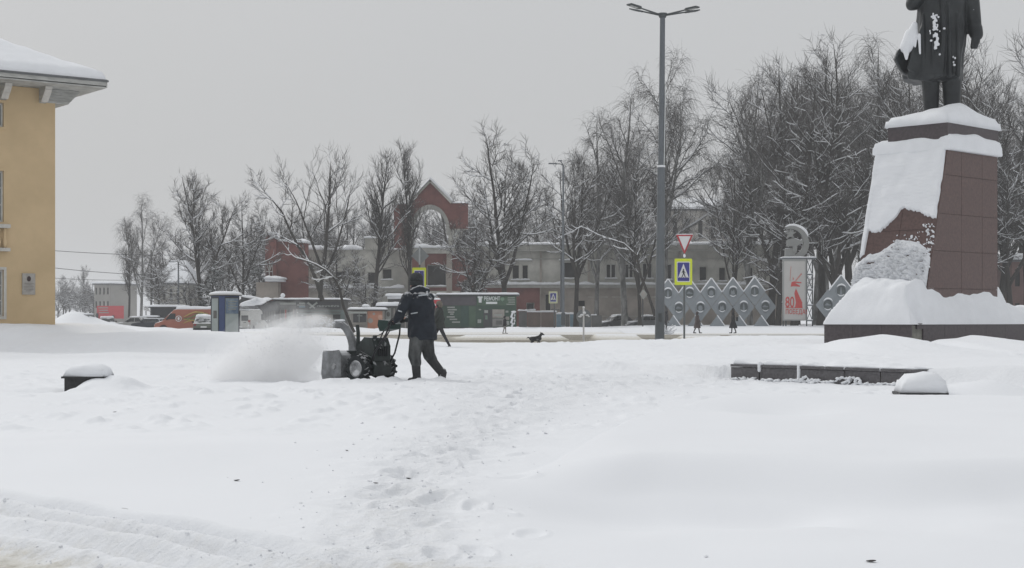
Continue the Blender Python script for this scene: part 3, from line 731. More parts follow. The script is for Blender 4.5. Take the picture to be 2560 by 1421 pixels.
def worker():
    Y0 = 26.0; base = Vector((WX(1048, Y0), Y0, 0.0))
    def q(px, py, dy=0.0): return Vector((WX(px, Y0), Y0 + dy, WZ(py, Y0)))
    t = thing('person', 'worker in navy jacket with reflective strips and rubber boots pushing the snow blower', 'person', base)
    hL, hR = q(984, 806, -.10), q(1004, 800, .42)         # gloves on the two grips
    # body: one skin from head to ankles
    m = MB(base)
    m.capsule(q(1052, 835, 0), q(1056, 790, 0), .14, .16, 14); m.capsule(q(1056, 790, 0), q(1052, 748, .02), .15, .15, 14)
    m.capsule(q(1048, 735, .02), q(1043, 715, .03), .065, .06, 10)
    m.sph(q(1038, 703, .04), (.09, .105, .118), 16, 12)
    m.sph(q(1030, 709, .075), (.05, .06, .065), 10, 8)
    m.capsule(q(1025, 702, .10), q(1024, 706, .115), .013, .018, 6)            # nose
    m.sph(q(1045, 703, -.05), (.02, .012, .03), 8, 6); m.sph(q(1042, 703, .135), (.02, .012, .03), 8, 6)
    m.capsule(q(1022, 745, -.13), q(1000, 792, -.20), .052, .042, 10); m.capsule(q(1000, 792, -.20), hL, .042, .032, 10)
    m.capsule(q(1070, 745, .20), q(1035, 790, .34), .052, .042, 10); m.capsule(q(1035, 790, .34), hR, .042, .032, 10)
    m.capsule(q(1042, 838, -.09), q(1038, 893, -.10), .085, .06, 12); m.capsule(q(1038, 893, -.10), q(1044, 944, -.08), .055, .04, 12)
    m.capsule(q(1062, 838, .08), q(1071, 892, .03), .085, .06, 12); m.capsule(q(1071, 892, .03), q(1102, 928, .06), .055, .04, 12)
    remesh(m, 'body', M_SKIN, .014, t, 1)
    # face
    g = MB(base)
    for dy in (.055, .115): g.sph(q(1025, 700, dy), (.009, .012, .008), 6, 4)
    g.build('eyes', mat('eye_dark', (.02, .02, .02)), t)
    # jacket
    m = MB(base)
    prof = [(850, 1057, 34.5, .21), (840, 1056, 37, .225), (815, 1055, 35.5, .215), (798, 1054, 32, .195), (785, 1052, 33.5, .20), (765, 1050, 37, .21), (748, 1048, 36, .205), (736, 1046, 27, .16), (727, 1044, 17, .12)]
    rings = []
    for (py, cx, hw, dep) in prof:
        r = []
        for j in range(36):
            a = 2 * math.pi * j / 36
            f = 1 + .045 * math.sin(a * 5 + py * .09) + .035 * math.sin(a * 9 - py * .13)
            r.append(q(cx, py) + Vector((math.cos(a) * hw / 153.8 * f, math.sin(a) * dep * f, .01 * math.sin(a * 4))))
        rings.append(r)
    m.rings(rings)
    m.capsule(q(1020, 745, -.14), q(1010, 768, -.19), .098, .09, 12); m.capsule(q(1010, 768, -.19), q(1000, 790, -.21), .088, .08, 12)
    m.capsule(q(1000, 790, -.21), q(991, 801, -.14), .082, .052, 12)
    m.capsule(q(1070, 745, .18), q(1040, 790, .34), .098, .08, 12); m.capsule(q(1040, 790, .34), q(1012, 799, .42), .08, .05, 12)
    m.capsule(q(1038, 728, -.06), q(1056, 727, .02), .07, .07, 10)
    remesh(m, 'jacket', M_JACK, .013, t, 1)
    g = MB(base)                                           # hood folded back, with snow in it
    g.capsule(q(1032, 731, -.08), q(1050, 722, -.10), .055, .06, 10); g.capsule(q(1050, 722, -.10), q(1067, 727, .0), .06, .055, 10); g.capsule(q(1040, 740, -.14), q(1060, 741, -.12), .05, .06, 10)
    remesh(g, 'hood', M_JACK, .013, t, 1)
    g = MB(base); g.capsule(q(1041, 728, .02), q(1040, 717, .04), .10, .085, 12); remesh(g, 'collar', M_JACK, .012, t, 1)
    g = MB(base); g.capsule(q(1066, 724, .0), q(1068, 742, -.10), .035, .03, 8); g.build('scarf', M_PAD, t, True)
    def strip(p0, p1, wd, nm='reflective_strip', off=.012):
        a, b = Vector(p0), Vector(p1); d = (b - a); up = Vector((0, 0, 1)) * wd
        g = MB(base); rows = []
        for k in range(7):
            f = k / 6; c = a + d * f + Vector((0, -.035 * math.sin(math.pi * f) - off, 0))
            rows.append([c - up / 2, c - up / 2 - Vector((0, .005, 0)), c + up / 2 - Vector((0, .005, 0)), c + up / 2])
        g.rings(rows); g.build(nm, M_REFL, t)
    strip(q(1048, 740, -.19), q(1072, 737, -.15), .024); strip(q(1029, 785, -.195), q(1046, 782, -.20), .018)
    strip(q(998, 777, -.275), q(1008, 780, -.278), .022, off=.004)
    # trousers and boots
    m = MB(base)
    m.capsule(q(1044, 842, -.08), q(1037, 890, -.10), .125, .105, 14); m.capsule(q(1064, 842, .06), q(1072, 888, .03), .125, .10, 14)
    m.capsule(q(1037, 888, -.10), q(1041, 908, -.09), .108, .088, 14); m.capsule(q(1072, 888, .03), q(1080, 900, .04), .10, .088, 14)
    m.capsule(q(1048, 835, -.03), q(1062, 835, .03), .15, .15, 14)
    m.capsule(q(1034, 895, -.16), q(1044, 904, -.16), .03, .03, 8)
    remesh(m, 'trousers', M_TROU, .013, t, 1)
    for k in range(2):
        m = MB(base)
        if k == 0:
            m.capsule(q(1040, 902, -.09), q(1043, 945, -.08), .078, .066, 14)
            m.capsule(q(1043, 948, -.08), q(1026, 951, -.02), .052, .046, 12); m.capsule(q(1049, 949, -.10), q(1043, 950, -.08), .05, .05, 12)
        else:
            m.capsule(q(1076, 897, .03), q(1100, 928, .06), .082, .07, 14)
            m.capsule(q(1103, 930, .06), q(1105, 944, .02), .062, .06, 12); m.capsule(q(1105, 944, .02), q(1103, 950, .0), .06, .045, 12)
            m.capsule(q(1108, 928, .05), q(1109, 936, .03), .05, .05, 10)
        b = remesh(m, 'boot', M_BOOT, .012, t, 1)
        g = MB(base)
        if k == 0: g.capsule(q(1049, 956, -.10), q(1024, 956, -.02), .04, .045, 8)
        else: g.capsule(q(1113, 932, .045), q(1109, 951, .0), .026, .026, 8)
        g.build('sole', M_GLOVE, b, True)
    # hat
    g = MB(base); rows = []
    for (h, r) in ((-.005, .108), (.03, .112), (.07, .108), (.105, .085), (.128, .045), (.134, .01)):
        rows.append([q(1040, 702, .035) + Vector((math.cos(a) * r * 1.0, math.sin(a) * r * 1.08, h)) for a in [2 * math.pi * j / 20 for j in range(20)]])
    g.rings(rows); g.build('knit_hat', M_HAT, t, True)
    g = MB(base); rows = []
    for (h, r) in ((-.075, .10), (-.07, .113), (-.005, .117), (.0, .11)):
        rows.append([q(1040, 703, .035) + Vector((math.cos(a) * r, math.sin(a) * r * 1.08, h)) for a in [2 * math.pi * j / 20 for j in range(20)]])
    g.rings(rows, caps=False); g.build('hat_brim', M_HAT, t, True)
    # gloves: palm, four fingers closed round the grip, thumb
    for hnd, sx in ((hL, 1), (hR, -1)):
        m = MB(base); bd = Vector((math.cos(math.radians(130)) * .8, math.sin(math.radians(40)) * .3, -.5)).normalized()
        m.sph(hnd, (.045, .042, .05), 12, 8)
        ax = Vector((-.62, .35, -.5)).normalized(); out = Vector((-.4, -.5 * sx, .5)).normalized(); dn = Vector((-.3, 0, -.8)).normalized()
        for k in range(4):
            p0 = hnd + ax * (.036 - .024 * k) + out * .03
            p1 = p0 + Vector((-.03, 0, .0)) + dn * .012; p2 = p1 + dn * (.034 - .003 * abs(k - 1)); p3 = p2 - out * .025
            m.capsule(p0, p1, .0125, .012, 8); m.capsule(p1, p2, .012, .011, 8); m.capsule(p2, p3, .011, .010, 8)
        m.capsule(hnd + Vector((.02, -.02 * sx, .01)), hnd + Vector((-.005, -.045 * sx, -.03)), .014, .012, 8)
        m.capsule(hnd + Vector((-.005, -.045 * sx, -.03)), hnd + Vector((-.03, -.03 * sx, -.045)), .012, .011, 8)
        remesh(m, 'glove', M_GLOVE, .006, t, 1)
    return hL, hR
HL, HR = worker()

M_BLK = mat('black_machine', (0.018, 0.024, 0.024), 0.5, 0.4, 5, snow=0.65, snow_lo=0.5, snowscale=9, col2=(.034, .046, .044))
M_DKGRN = mat('dark_green_cover', (0.012, 0.035, 0.03), 0.55, 0.3, 4, 0.15, 8, snow=0.4, snow_lo=0.8)
M_GREYM = mat('grey_steel', (0.17, 0.175, 0.18), 0.5, 0.25, 5, 0.1, 8, col2=(0.30, 0.31, 0.32), snow=0.6, snow_lo=0.55)
M_TYRE = mat('tyre_rubber', (0.02, 0.024, 0.026), 0.85, 0.3, 10, 0.2, 20, snow=0.45, snow_lo=0.5, snowscale=12)
M_RIM = mat('rim_frosted', (0.30, 0.305, 0.31), 0.6, 0.5, 9, snow=.6, snow_lo=.2, snowscale=9)
M_CHROME = mat('steel_tube', (0.03, 0.03, 0.034), 0.3, 0.1, 5, metal=0.6)
def blower():
    th = math.radians(140)                               # heading: left and away from the camera
    base = Vector((WX(928, 26.25), 26.3, 0)); R = Matrix.Rotation(th, 3, 'Z')
    t = thing('snow_blower', 'two-wheeled walk-behind snow blower with dark body, grey auger housing and tall curved chute', 'snow blower', base, th)
    # local frame: x forwards, y to the left side, z up
    def wl(P_): return R.transposed() @ (Vector(P_) - base)
    for sy in (.29, -.29):
        w_ = MB(); n = 36; rows = []
        for (y, r) in ((-.07, .13), (-.075, .18), (-.065, .215), (0, .225), (.065, .215), (.075, .18), (.07, .13)):
            rows.append([(math.cos(2 * math.pi * j / n) * r, sy + y, .215 + math.sin(2 * math.pi * j / n) * r) for j in range(n)])
        w_.rings(rows, caps=False)
        wheel = w_.build('wheel', M_TYRE, t)
        g = MB()
        for k in range(15):
            for s_ in (-1, 1):
                a = 2 * math.pi * (k + (.5 if s_ > 0 else 0)) / 15
                M = Matrix.Rotation(-a, 3, 'Y') @ Matrix.Rotation(math.radians(28 * s_), 3, 'X')
                g.box((math.cos(a) * .226, sy + s_ * .034, .215 + math.sin(a) * .226), (.040, .082, .032), M=M)
        g.build('tread_lug', M_TYRE, wheel)
        g = MB(); rows = []
        for (y, r) in ((.045, .02), (.05, .04), (.0, .045), (.0, .095), (.062, .10), (.078, .135), (.05, .145)):
            rows.append([(math.cos(2 * math.pi * j / 24) * r, sy + y * (1 if sy > 0 else -1), .215 + math.sin(2 * math.pi * j / 24) * r) for j in range(24)])
        g.rings(rows, caps=True); g.build('rim', M_RIM, wheel, True)
    g = MB(); g.tube([(0, -.26, .215), (0, .26, .215)], .02, 8); g.build('axle', M_BLK, t)
    g = MB(); g.ext([(-.24, .10), (.16, .10), (.26, .22), (.26, .42), (.05, .50), (-.20, .40), (-.27, .25)], (0, -.2, 0), (1, 0, 0), (0, 0, 1), (0, 1, 0), .4); g.build('gearbox_housing', M_BLK, t)
    # engine under an angular dark hood
    g = MB(); g.ext([(.24, .33), (.10, .62), (-.02, .73), (-.19, .72), (-.25, .58), (-.25, .34)], (0, -.19, 0), (1, 0, 0), (0, 0, 1), (0, 1, 0), .38); g.build('engine_hood', M_BLK, t)
    g = MB(); g.tube([(-.2, .12, .7), (-.2, .12, .76)], .035, 12); g.build('fuel_cap', M_BLK, t)
    g = MB()
    for k in range(5): g.bx(-.262, -.25, -.12 + .05 * k, -.10 + .05 * k, .42, .58)
    g.build('starter_grille', M_CHROME, t)
    # auger housing: open scoop with side plates
    W = .38; x0, x1 = .32, .76
    for s_ in (-1, 1):
        g = MB(); g.ext([(x0, .09), (x1, .03), (x1 + .03, .12), (x1 - .01, .48), (x0 + .05, .52), (x0, .45)], (0, s_ * W - .006, 0), (1, 0, 0), (0, 0, 1), (0, 1, 0), .012); sp = g.build('side_plate', M_GREYM, t)
        g = MB(); g.tube([(x0 + .16, s_ * W - .03, .25), (x0 + .16, s_ * W + .03, .25)], .045, 14); g.build('bearing_cap', M_RIM, sp)
    g = MB(); arc = []
    for k in range(15):
        a = math.radians(-80 + 190 * k / 14); arc.append((x0 + .22 - math.cos(a) * .23, .27 + math.sin(a) * .235))
    arc[0] = (x1 - .02, .05); arc[-1] = (x1 - .01, .50)
    ins = [(x + .012 if x < x0 + .22 else x, z + (.012 if z < .27 else -.012)) for (x, z) in arc]
    g.ext(arc + ins[::-1], (0, -W, 0), (1, 0, 0), (0, 0, 1), (0, 1, 0), 2 * W); g.build('scoop', M_GREYM, t)
    g = MB(); g.tube([(x0 + .2, -W, .25), (x0 + .2, W, .25)], .02, 8)
    for s_ in (-1, 1):
        pts = []
        for k in range(40):
            a = k * .42 * s_; pts.append((x0 + .2 + math.cos(a) * .14, s_ * (W - .02 - k * .0082), .25 + math.sin(a) * .14))
        g.tube(pts, .018, 6)
    g.build('auger', M_GREYM, t)
    g = MB(); g.tube([(x0 - .14, 0, .33), (x0 + .02, 0, .33)], .13, 18); g.build('impeller_housing', M_GREYM, t)
    # chute: base ring, rising body, curved deflector towards the left
    cx, cz = x0 + .09, .46
    g = MB(); g.tube([(cx, 0, cz - .04), (cx, 0, cz + .02)], .105, 20); g.tube([(cx, 0, cz + .02), (cx, 0, cz + .045)], .125, 20); g.build('chute_ring', M_BLK, t)
    pts = [(0, .0, .49), (.015, .0, .60), (.045, .005, .70), (.085, .01, .79), (.14, .02, .875), (.215, .03, .935), (.30, .035, .955)]
    rr = [.088, .074, .066, .062, .060, .058, .062]
    g = MB(); dirv = R.transposed() @ Vector((-1, .15, 0)); rows = []
    for k, (x, _, z) in enumerate(pts):
        p = Vector((cx, 0, z)) + dirv * x
        nx = pts[min(k + 1, 6)][0] - pts[max(k - 1, 0)][0]; nz_ = pts[min(k + 1, 6)][2] - pts[max(k - 1, 0)][2]
        ln = math.hypot(nx, nz_); up = (dirv * (-nz_ / ln) + Z_ * (nx / ln)); sd = dirv.cross(Z_)
        r = rr[k]
        rows.append([p + sd * (-r) - up * r * .8, p + sd * r - up * r * .8, p + sd * r + up * r * .5, p + sd * r * .6 + up * r, p - sd * r * .6 + up * r, p - sd * r + up * r * .5])
    g.rings(rows, caps=False); ch = g.build('chute', M_GREYM, t)
    g = MB()
    for k in range(len(rows) - 1):
        pass
    inner = [[sum((Vector(v) for v in r), Vector()) / 6 + (Vector(v) - sum((Vector(u) for u in r), Vector()) / 6) * .9 for v in r] for r in rows]
    g.rings(inner, caps=False); g.build('chute_lining', M_BLK, ch)
    g = MB(); p6 = Vector((cx, 0, .99)) + dirv * .13
    g.snow(p6 + dirv * .04 + dirv.cross(Z_) * -.04, dirv * .14, dirv.cross(Z_) * .08, .03, lump=.3, seed=2, over=.01, res=.03); g.build('snow', M_SNOW, ch, True)
    g = MB(); g.tube([(cx - .12, .03, .52), (cx - .13, .03, .66), (cx - .12, .02, .80), (cx - .08, .0, .92)], .032, 10); g.tube([(cx - .13, .03, .64), (-.3, .08, .78), (-.55, .1, .95)], .009, 6); g.build('chute_crank', M_BLK, t)
    # handle bars, meeting the gloves
    for hand, sy in ((HL, .24), (HR, -.24)):
        e = wl(hand); g = MB()
        g.tube([(-.20, sy * .9, .30), (-.30, sy, .47), e * .6 + Vector((-.28, sy, .42)) * .4, e + Vector((.07, 0, -.04)), e - Vector((.10, 0, -.02))], .015, 8); g.build('handle_bar', M_CHROME, t, True)
        g = MB(); g.tube([e + Vector((.05, 0, -.025)), e - Vector((.11, 0, -.025))], .022, 10); g.build('grip', M_BLK, t, True)
        g = MB(); g.tube([e + Vector((.10, 0, -.0)), e + Vector((.02, 0, .06)), e + Vector((-.08, 0, .075))], .007, 6); g.build('lever', M_CHROME, t)
    a, b = wl(HL), wl(HR)
    g = MB(); c = (a + b) / 2 + Vector((.20, 0, -.07)); g.ext([(-.12, -.06), (.10, -.10), (.15, .0), (.13, .09), (-.08, .08), (-.14, .02)], c - Vector((0, .13, 0)), (1, 0, 0), (0, 0, 1), (0, 1, 0), .26)
    g.build('control_cover', M_DKGRN, t)
    g = MB(); g.tube([c + Vector((.02, -.08, -.02)), Vector((-.22, -.06, .66))], .01, 6); g.tube([c + Vector((.0, .08, -.02)), Vector((-.22, .08, .62))], .01, 6); g.build('control_rod', M_CHROME, t)
    k = wl(P(953, 868, 26.05)); g = MB()
    g.tube([k + Vector((math.cos(u) * .028, 0, math.sin(u) * .028)) for u in [2 * math.pi * j / 14 for j in range(15)]], .009, 6, cap=False); g.build('starter_handle', M_BLK, t)
    g = MB(); g.tube([k + Vector((0, 0, .0)), Vector((-.24, .1, .55))], .006, 5); g.build('starter_cord', M_BLK, t)
    s = MB(); s.snow((.06, -.36, .515), (.0, .72, 0), (.27 + .2, 0, 0), .035, lump=.8, seed=4, over=.0, res=.05)
blower()
# ------------------------------------------------------------------ yellow building on the left
M_YEL = mat('ochre_plaster', (0.56, 0.42, 0.245), 0.85, 0.08, 0.5, 0.08, 30, col2=(0.63, 0.475, 0.285))
M_WHT = mat('white_plaster', (0.55, 0.53, 0.49), 0.8, 0.12, 3, 0.05, 20)
M_SOFF = mat('grey_soffit', (0.42, 0.42, 0.40), 0.8, 0.2, 2, 0.05, 20, stretch=(1, 1, 5))
M_GLASS = mat('window_glass', (0.05, 0.06, 0.058), 0.08, 0.4, 0.6, spec=0.8)
M_FRAMEW = mat('window_frame_white', (0.55, 0.55, 0.53), 0.6, 0.1, 5)
M_ROOFE = mat('roof_edge_metal', (0.12, 0.125, 0.13), 0.5, 0.2, 4)
M_PLQ = mat('grey_plaque', (0.36, 0.34, 0.31), 0.5, 0.12, 8)
def wall_grid(mb, O, U, V, Nn, w, h, ops, th):
    """a wall w by h with real openings; ops are (u0,u1,v0,v1)"""
    us = sorted({0, w, *[o[0] for o in ops], *[o[1] for o in ops]}); vs_ = sorted({0, h, *[o[2] for o in ops], *[o[3] for o in ops]})
    us = [u for u in us if 0 <= u <= w]; vs_ = [v for v in vs_ if 0 <= v <= h]
    for i in range(len(us) - 1):
        run = None
        for j in range(len(vs_) - 1):
            cu, cv = (us[i] + us[i + 1]) / 2, (vs_[j] + vs_[j + 1]) / 2
            solid = not any(o[0] < cu < o[1] and o[2] < cv < o[3] for o in ops)
            if solid: run = (run[0] if run else vs_[j], vs_[j + 1])
            if (not solid or j == len(vs_) - 2) and run:
                mb.ext([(us[i], run[0]), (us[i + 1], run[0]), (us[i + 1], run[1]), (us[i], run[1])], O, U, V, Nn, th); run = None
def yellow_building():
    a = Vector((.8, .6, 0)); n = Vector((.6, -.8, 0)); cor = Vector((WX(138, 60), 60, 0))
    base = cor + Z_ * .3
    t = thing('yellow_building', 'ochre plastered building with a snow-covered hipped roof and bracketed eaves at the left edge', 'building', base)
    Wd = 16.0; O = cor - a * Wd; H = 9.655
    # windows: (u0,u1,z0,z1) measured from O along a
    def col(pxr, Yg=None): return None
    def upx(px):                                          # along-wall coordinate of a sight line
        k = (px - HX) / F; s = (k * cor.y - cor.x) / (a.x - k * a.y); return Wd + s
    def zpx(px, py):
        s = upx(px) - Wd; Y = cor.y + a.y * s; return WZ(py, Y)
    ur = upx(9); wins = []
    top = (zpx(9, 318), zpx(9, 258)); mid = (zpx(9, 556), zpx(9, 428)); low = (zpx(9, 785), zpx(9, 675))
    for k in range(4):
        u1 = ur - 3.0 * k; u0 = u1 - 1.25
        wins += [(u0, u1, top[0], top[1]), (u0, u1, mid[0], mid[1]), (u0, u1, low[0] - .1, low[1])]
    g = MB(base); wall_grid(g, O, a, Z_, -n, Wd, H, wins, .4)
    # return walls, set behind
    g.ext([(0, 0), (Wd - .4, 0), (Wd - .4, H), (0, H)], O - n * 9 + a * .4, a, Z_, n, .3)
    g.ext([(0.4, 0), (9, 0), (9, H), (.4, H)], cor - a * .4, -n, Z_, a, .397); g.ext([(0.4, 0), (9, 0), (9, H), (.4, H)], O, -n, Z_, a, .3)
    g.build('wall', M_YEL, t)
    for (u0, u1, z0, z1) in wins:
        f = MB(base); o = O - n * .10; fr = .07
        for (p, q_) in (((u0, z0), (u0 + fr, z1)), ((u1 - fr, z0), (u1, z1)), ((u0 + fr, z0), (u1 - fr, z0 + fr)), ((u0 + fr, z1 - fr), (u1 - fr, z1)), (((u0 + u1) / 2 - .03, z0 + fr), ((u0 + u1) / 2 + .03, z1 - fr))):
            f.ext([(p[0], p[1]), (q_[0], p[1]), (q_[0], q_[1]), (p[0], q_[1])], o, a, Z_, -n, .06)
        if z1 - z0 > 1.2:
            for q2 in (.34, .67):
                zz = z0 + (z1 - z0) * q2; f.ext([(u0 + fr, zz - .02), (u1 - fr, zz - .02), (u1 - fr, zz + .02), (u0 + fr, zz + .02)], o + n * .002, a, Z_, -n, .05)
        win = f.build('window', M_FRAMEW, t)
        f = MB(base); f.ext([(u0 + .01, z0 + .01), (u1 - .01, z0 + .01), (u1 - .01, z1 - .01), (u0 + .01, z1 - .01)], O - n * .14, a, Z_, -n, .01); f.build('pane', M_GLASS, win)
        f = MB(base)                                      # plastered surround, proud of the wall
        sr = .10
        for (p, q_) in (((u0 - sr, z0 - sr), (u0, z1 + sr)), ((u1, z0 - sr), (u1 + sr, z1 + sr)), ((u0, z1), (u1, z1 + sr)), ((u0, z0 - sr), (u1, z0))):
            f.ext([(p[0], p[1]), (q_[0], p[1]), (q_[0], q_[1]), (p[0], q_[1])], O + n * .03, a, Z_, -n, .06)
        f.build('surround', M_YEL if abs(z1 - low[1]) > .1 else M_WHT, win)
    # little balustraded balcony under the middle windows
    for k in range(2):
        u1 = ur - 3.0 * k + .18; u0 = u1 - 1.65; zb = mid[0] - .95
        f = MB(base)
        for (z0, z1, d) in ((zb - .12, zb, .22), (mid[0] - .22, mid[0] - .08, .24)):
            f.ext([(u0, z0), (u1, z0), (u1, z1), (u0, z1)], O + n * d, a, Z_, -n, d - .002)
        b = f.build('balcony', M_WHT, t)
        for i in range(7):
            uu = u0 + .15 + i * .22; pr = [(zb, .055), (zb + .08, .05), (zb + .2, .085), (zb + .35, .05), (zb + .5, .035), (zb + .62, .055), (mid[0] - .22, .06)]
            f = MB(base); p = O + a * uu + n * .12
            f.rings([[p + Vector((math.cos(x * .785) * r, math.sin(x * .785) * r, z)) for x in range(8)] for (z, r) in pr]); f.build('baluster', M_YEL, b, True)
    # plaque with a dark round portrait boss and lines of lettering too small to read
    u0, u1 = upx(55), upx(87); z0, z1 = zpx(70, 737), zpx(70, 684)
    f = MB(base); f.ext([(u0, z0), (u1, z0), (u1, z1), (u0, z1)], O + n * .05, a, Z_, -n, .048); pl = f.build('plaque', M_PLQ, t)
    f = MB(base)
    f.ext([((u0 + u1) / 2 + math.cos(x * .524) * .075, z1 - .2 + math.sin(x * .524) * .1) for x in range(12)], O + n * .065, a, Z_, -n, .013); f.build('portrait_boss', mat('plaque_dark', (.05, .03, .03), .5), pl)
    f = MB(base)
    for k in range(6):
        zz = z1 - .38 - .055 * k; ww = [.17, .13, .19, .16, .18, .11][k]
        f.ext([((u0 + u1) / 2 - ww, zz), ((u0 + u1) / 2 + ww, zz), ((u0 + u1) / 2 + ww, zz + .018), ((u0 + u1) / 2 - ww, zz + .018)], O + n * .056, a, Z_, -n, .005)
    f.build('inscription', mat('plaque_text', (.22, .20, .18), .6), pl)
    # plinth of the house and drip edge
    f = MB(base); f.ext([(0, 0), (Wd, 0), (Wd, .62), (0, .62)], O + n * .05, a, Z_, -n, .05); f.build('base_course', mat('brown_base', (.12, .06, .05), .8), t)
    # eaves: soffit, fascia, brackets, roof
    ov = 1.42; ze = 9.72
    E = cor + (a + n) * ov
    f = MB(base); f.ext([(-(Wd + 2), -ov + 0.0), (0, -ov), (0, 10), (-(Wd + 2), 10)], cor + a * ov + Z_ * (ze - .05), a, -n, Z_, .05); f.build('soffit', M_SOFF, t)
    f = MB(base); f.ext([(-(Wd + 2), 0), (0, 0), (0, .20), (-(Wd + 2), .20)], E + Z_ * (ze + .03), a, Z_, n, .04)
    f.ext([(0, 0), (11, 0), (11, .20), (0, .20)], E + Z_ * (ze - .03) + a * .04, -n, Z_, -a, .04); f.build('fascia', M_SOFF, t)
    f = MB(base); f.tube([E + Z_ * (ze + .22) - a * (Wd + 2) + n * .06, E + Z_ * (ze + .22) + n * .06, E + Z_ * (ze + .22) + a * .06, E + Z_ * (ze + .22) - n * 10 + a * .06], .045, 8); f.build('gutter', M_ROOFE, t)
    for k in range(6):                                   # brackets, stepped boards with white outer edge
        s = Wd - .55 - 1.55 * k if k else Wd - .25
        if k == 0: continue
        s = Wd - .50 - 1.5 * (k - 1)
        pr = [(0, -.56), (.24, -.53), (.36, -.37), (.46, -.31), (.64, -.11), (.68, 0), (0, 0)]
        f = MB(base); f.ext(pr, O + a * (s - .12) + Z_ * (ze - .05), n, Z_, a, .24); br = f.build('bracket', M_YEL if False else M_SOFF, t)
        f = MB(base)
        for (x0, z0, x1, z1) in ((.24, -.53, .36, -.37), (.36, -.37, .46, -.31), (.46, -.31, .64, -.11), (.64, -.11, .68, 0)):
            d = Vector((x1 - x0, z1 - z0)).normalized(); nn = (d[1] * .03, -d[0] * .03)
            f.ext([(x0, z0), (x1, z1), (x1 + nn[0], z1 + nn[1]), (x0 + nn[0], z0 + nn[1])], O + a * (s - .13) + Z_ * (ze - .05), n, Z_, a, .26)
        f.build('bracket_edge', M_WHT, br)
    # corner: deep boxed cornice of boards that runs out past the corner
    for k in range(5):
        f = MB(base); d = .98 - .10 * k * (1 if k else 0); z1 = ze - .06 - .105 * k
        f.ext([(-.35, 0), (d, 0), (d - .08, -.098), (-.35, -.098)], cor + n * .02 + Z_ * z1, a, Z_, -n, 1.6 + .02 * k)
        f.build('cornice_board', M_SOFF, t)
    # hipped roof and its snow
    def roofz(x, y):                                     # x back from the eaves along -n, y back along -a
        return min(x, y) * .46
    m = MB(base); pts = []; nx, ny = 46, 56
    Lx, Ly = 10.0, Wd + 2
    bx_ = [0, .04, .12, .3, .6] + list(np.linspace(.9, Lx, nx - 5)); by_ = [0, .04, .12, .3, .6] + list(np.linspace(.9, Ly, ny - 5))
    for i, x in enumerate(bx_):
        for j, y in enumerate(by_):
            dd = min(x, y); th = .30 * math.sqrt(1 - (1 - min(1, dd / .3)) ** 2) * (1 + .35 * float(fbm(x * .8, y * .8, 3, 61)) + .25 * float(fbm(y * 2.5, x * 2.5, 2, 62)) * (dd < .7))
            x2 = min(x, 2 * 5.2 - x)
            pts.append(E + Z_ * (ze + .24 + roofz(max(0, x2), y) + th) - n * x - a * y)
    N2 = len(by_)
    m.add(pts, [(i * N2 + j, (i + 1) * N2 + j, (i + 1) * N2 + j + 1, i * N2 + j + 1) for i in range(len(bx_) - 1) for j in range(N2 - 1)])
    m.build('roof_snow', M_SNOW, t, True)
    f = MB(base); f.ext([(0, 0), (Lx, 0), (Lx, Ly), (0, Ly)], E + Z_ * (ze + .18), -n, -a, Z_, .05); f.build('roof_deck', M_ROOFE, t)
    return
    f = MB(base); f.tube([E + Z_ * (ze + .16) - a * .2, E + Z_ * (ze + .20) + (a + n) * .10, E + Z_ * (ze + .34) + (a + n) * .24], [.05, .06, .05], 8); f.build('corner_flashing', M_ROOFE, t)
yellow_building()

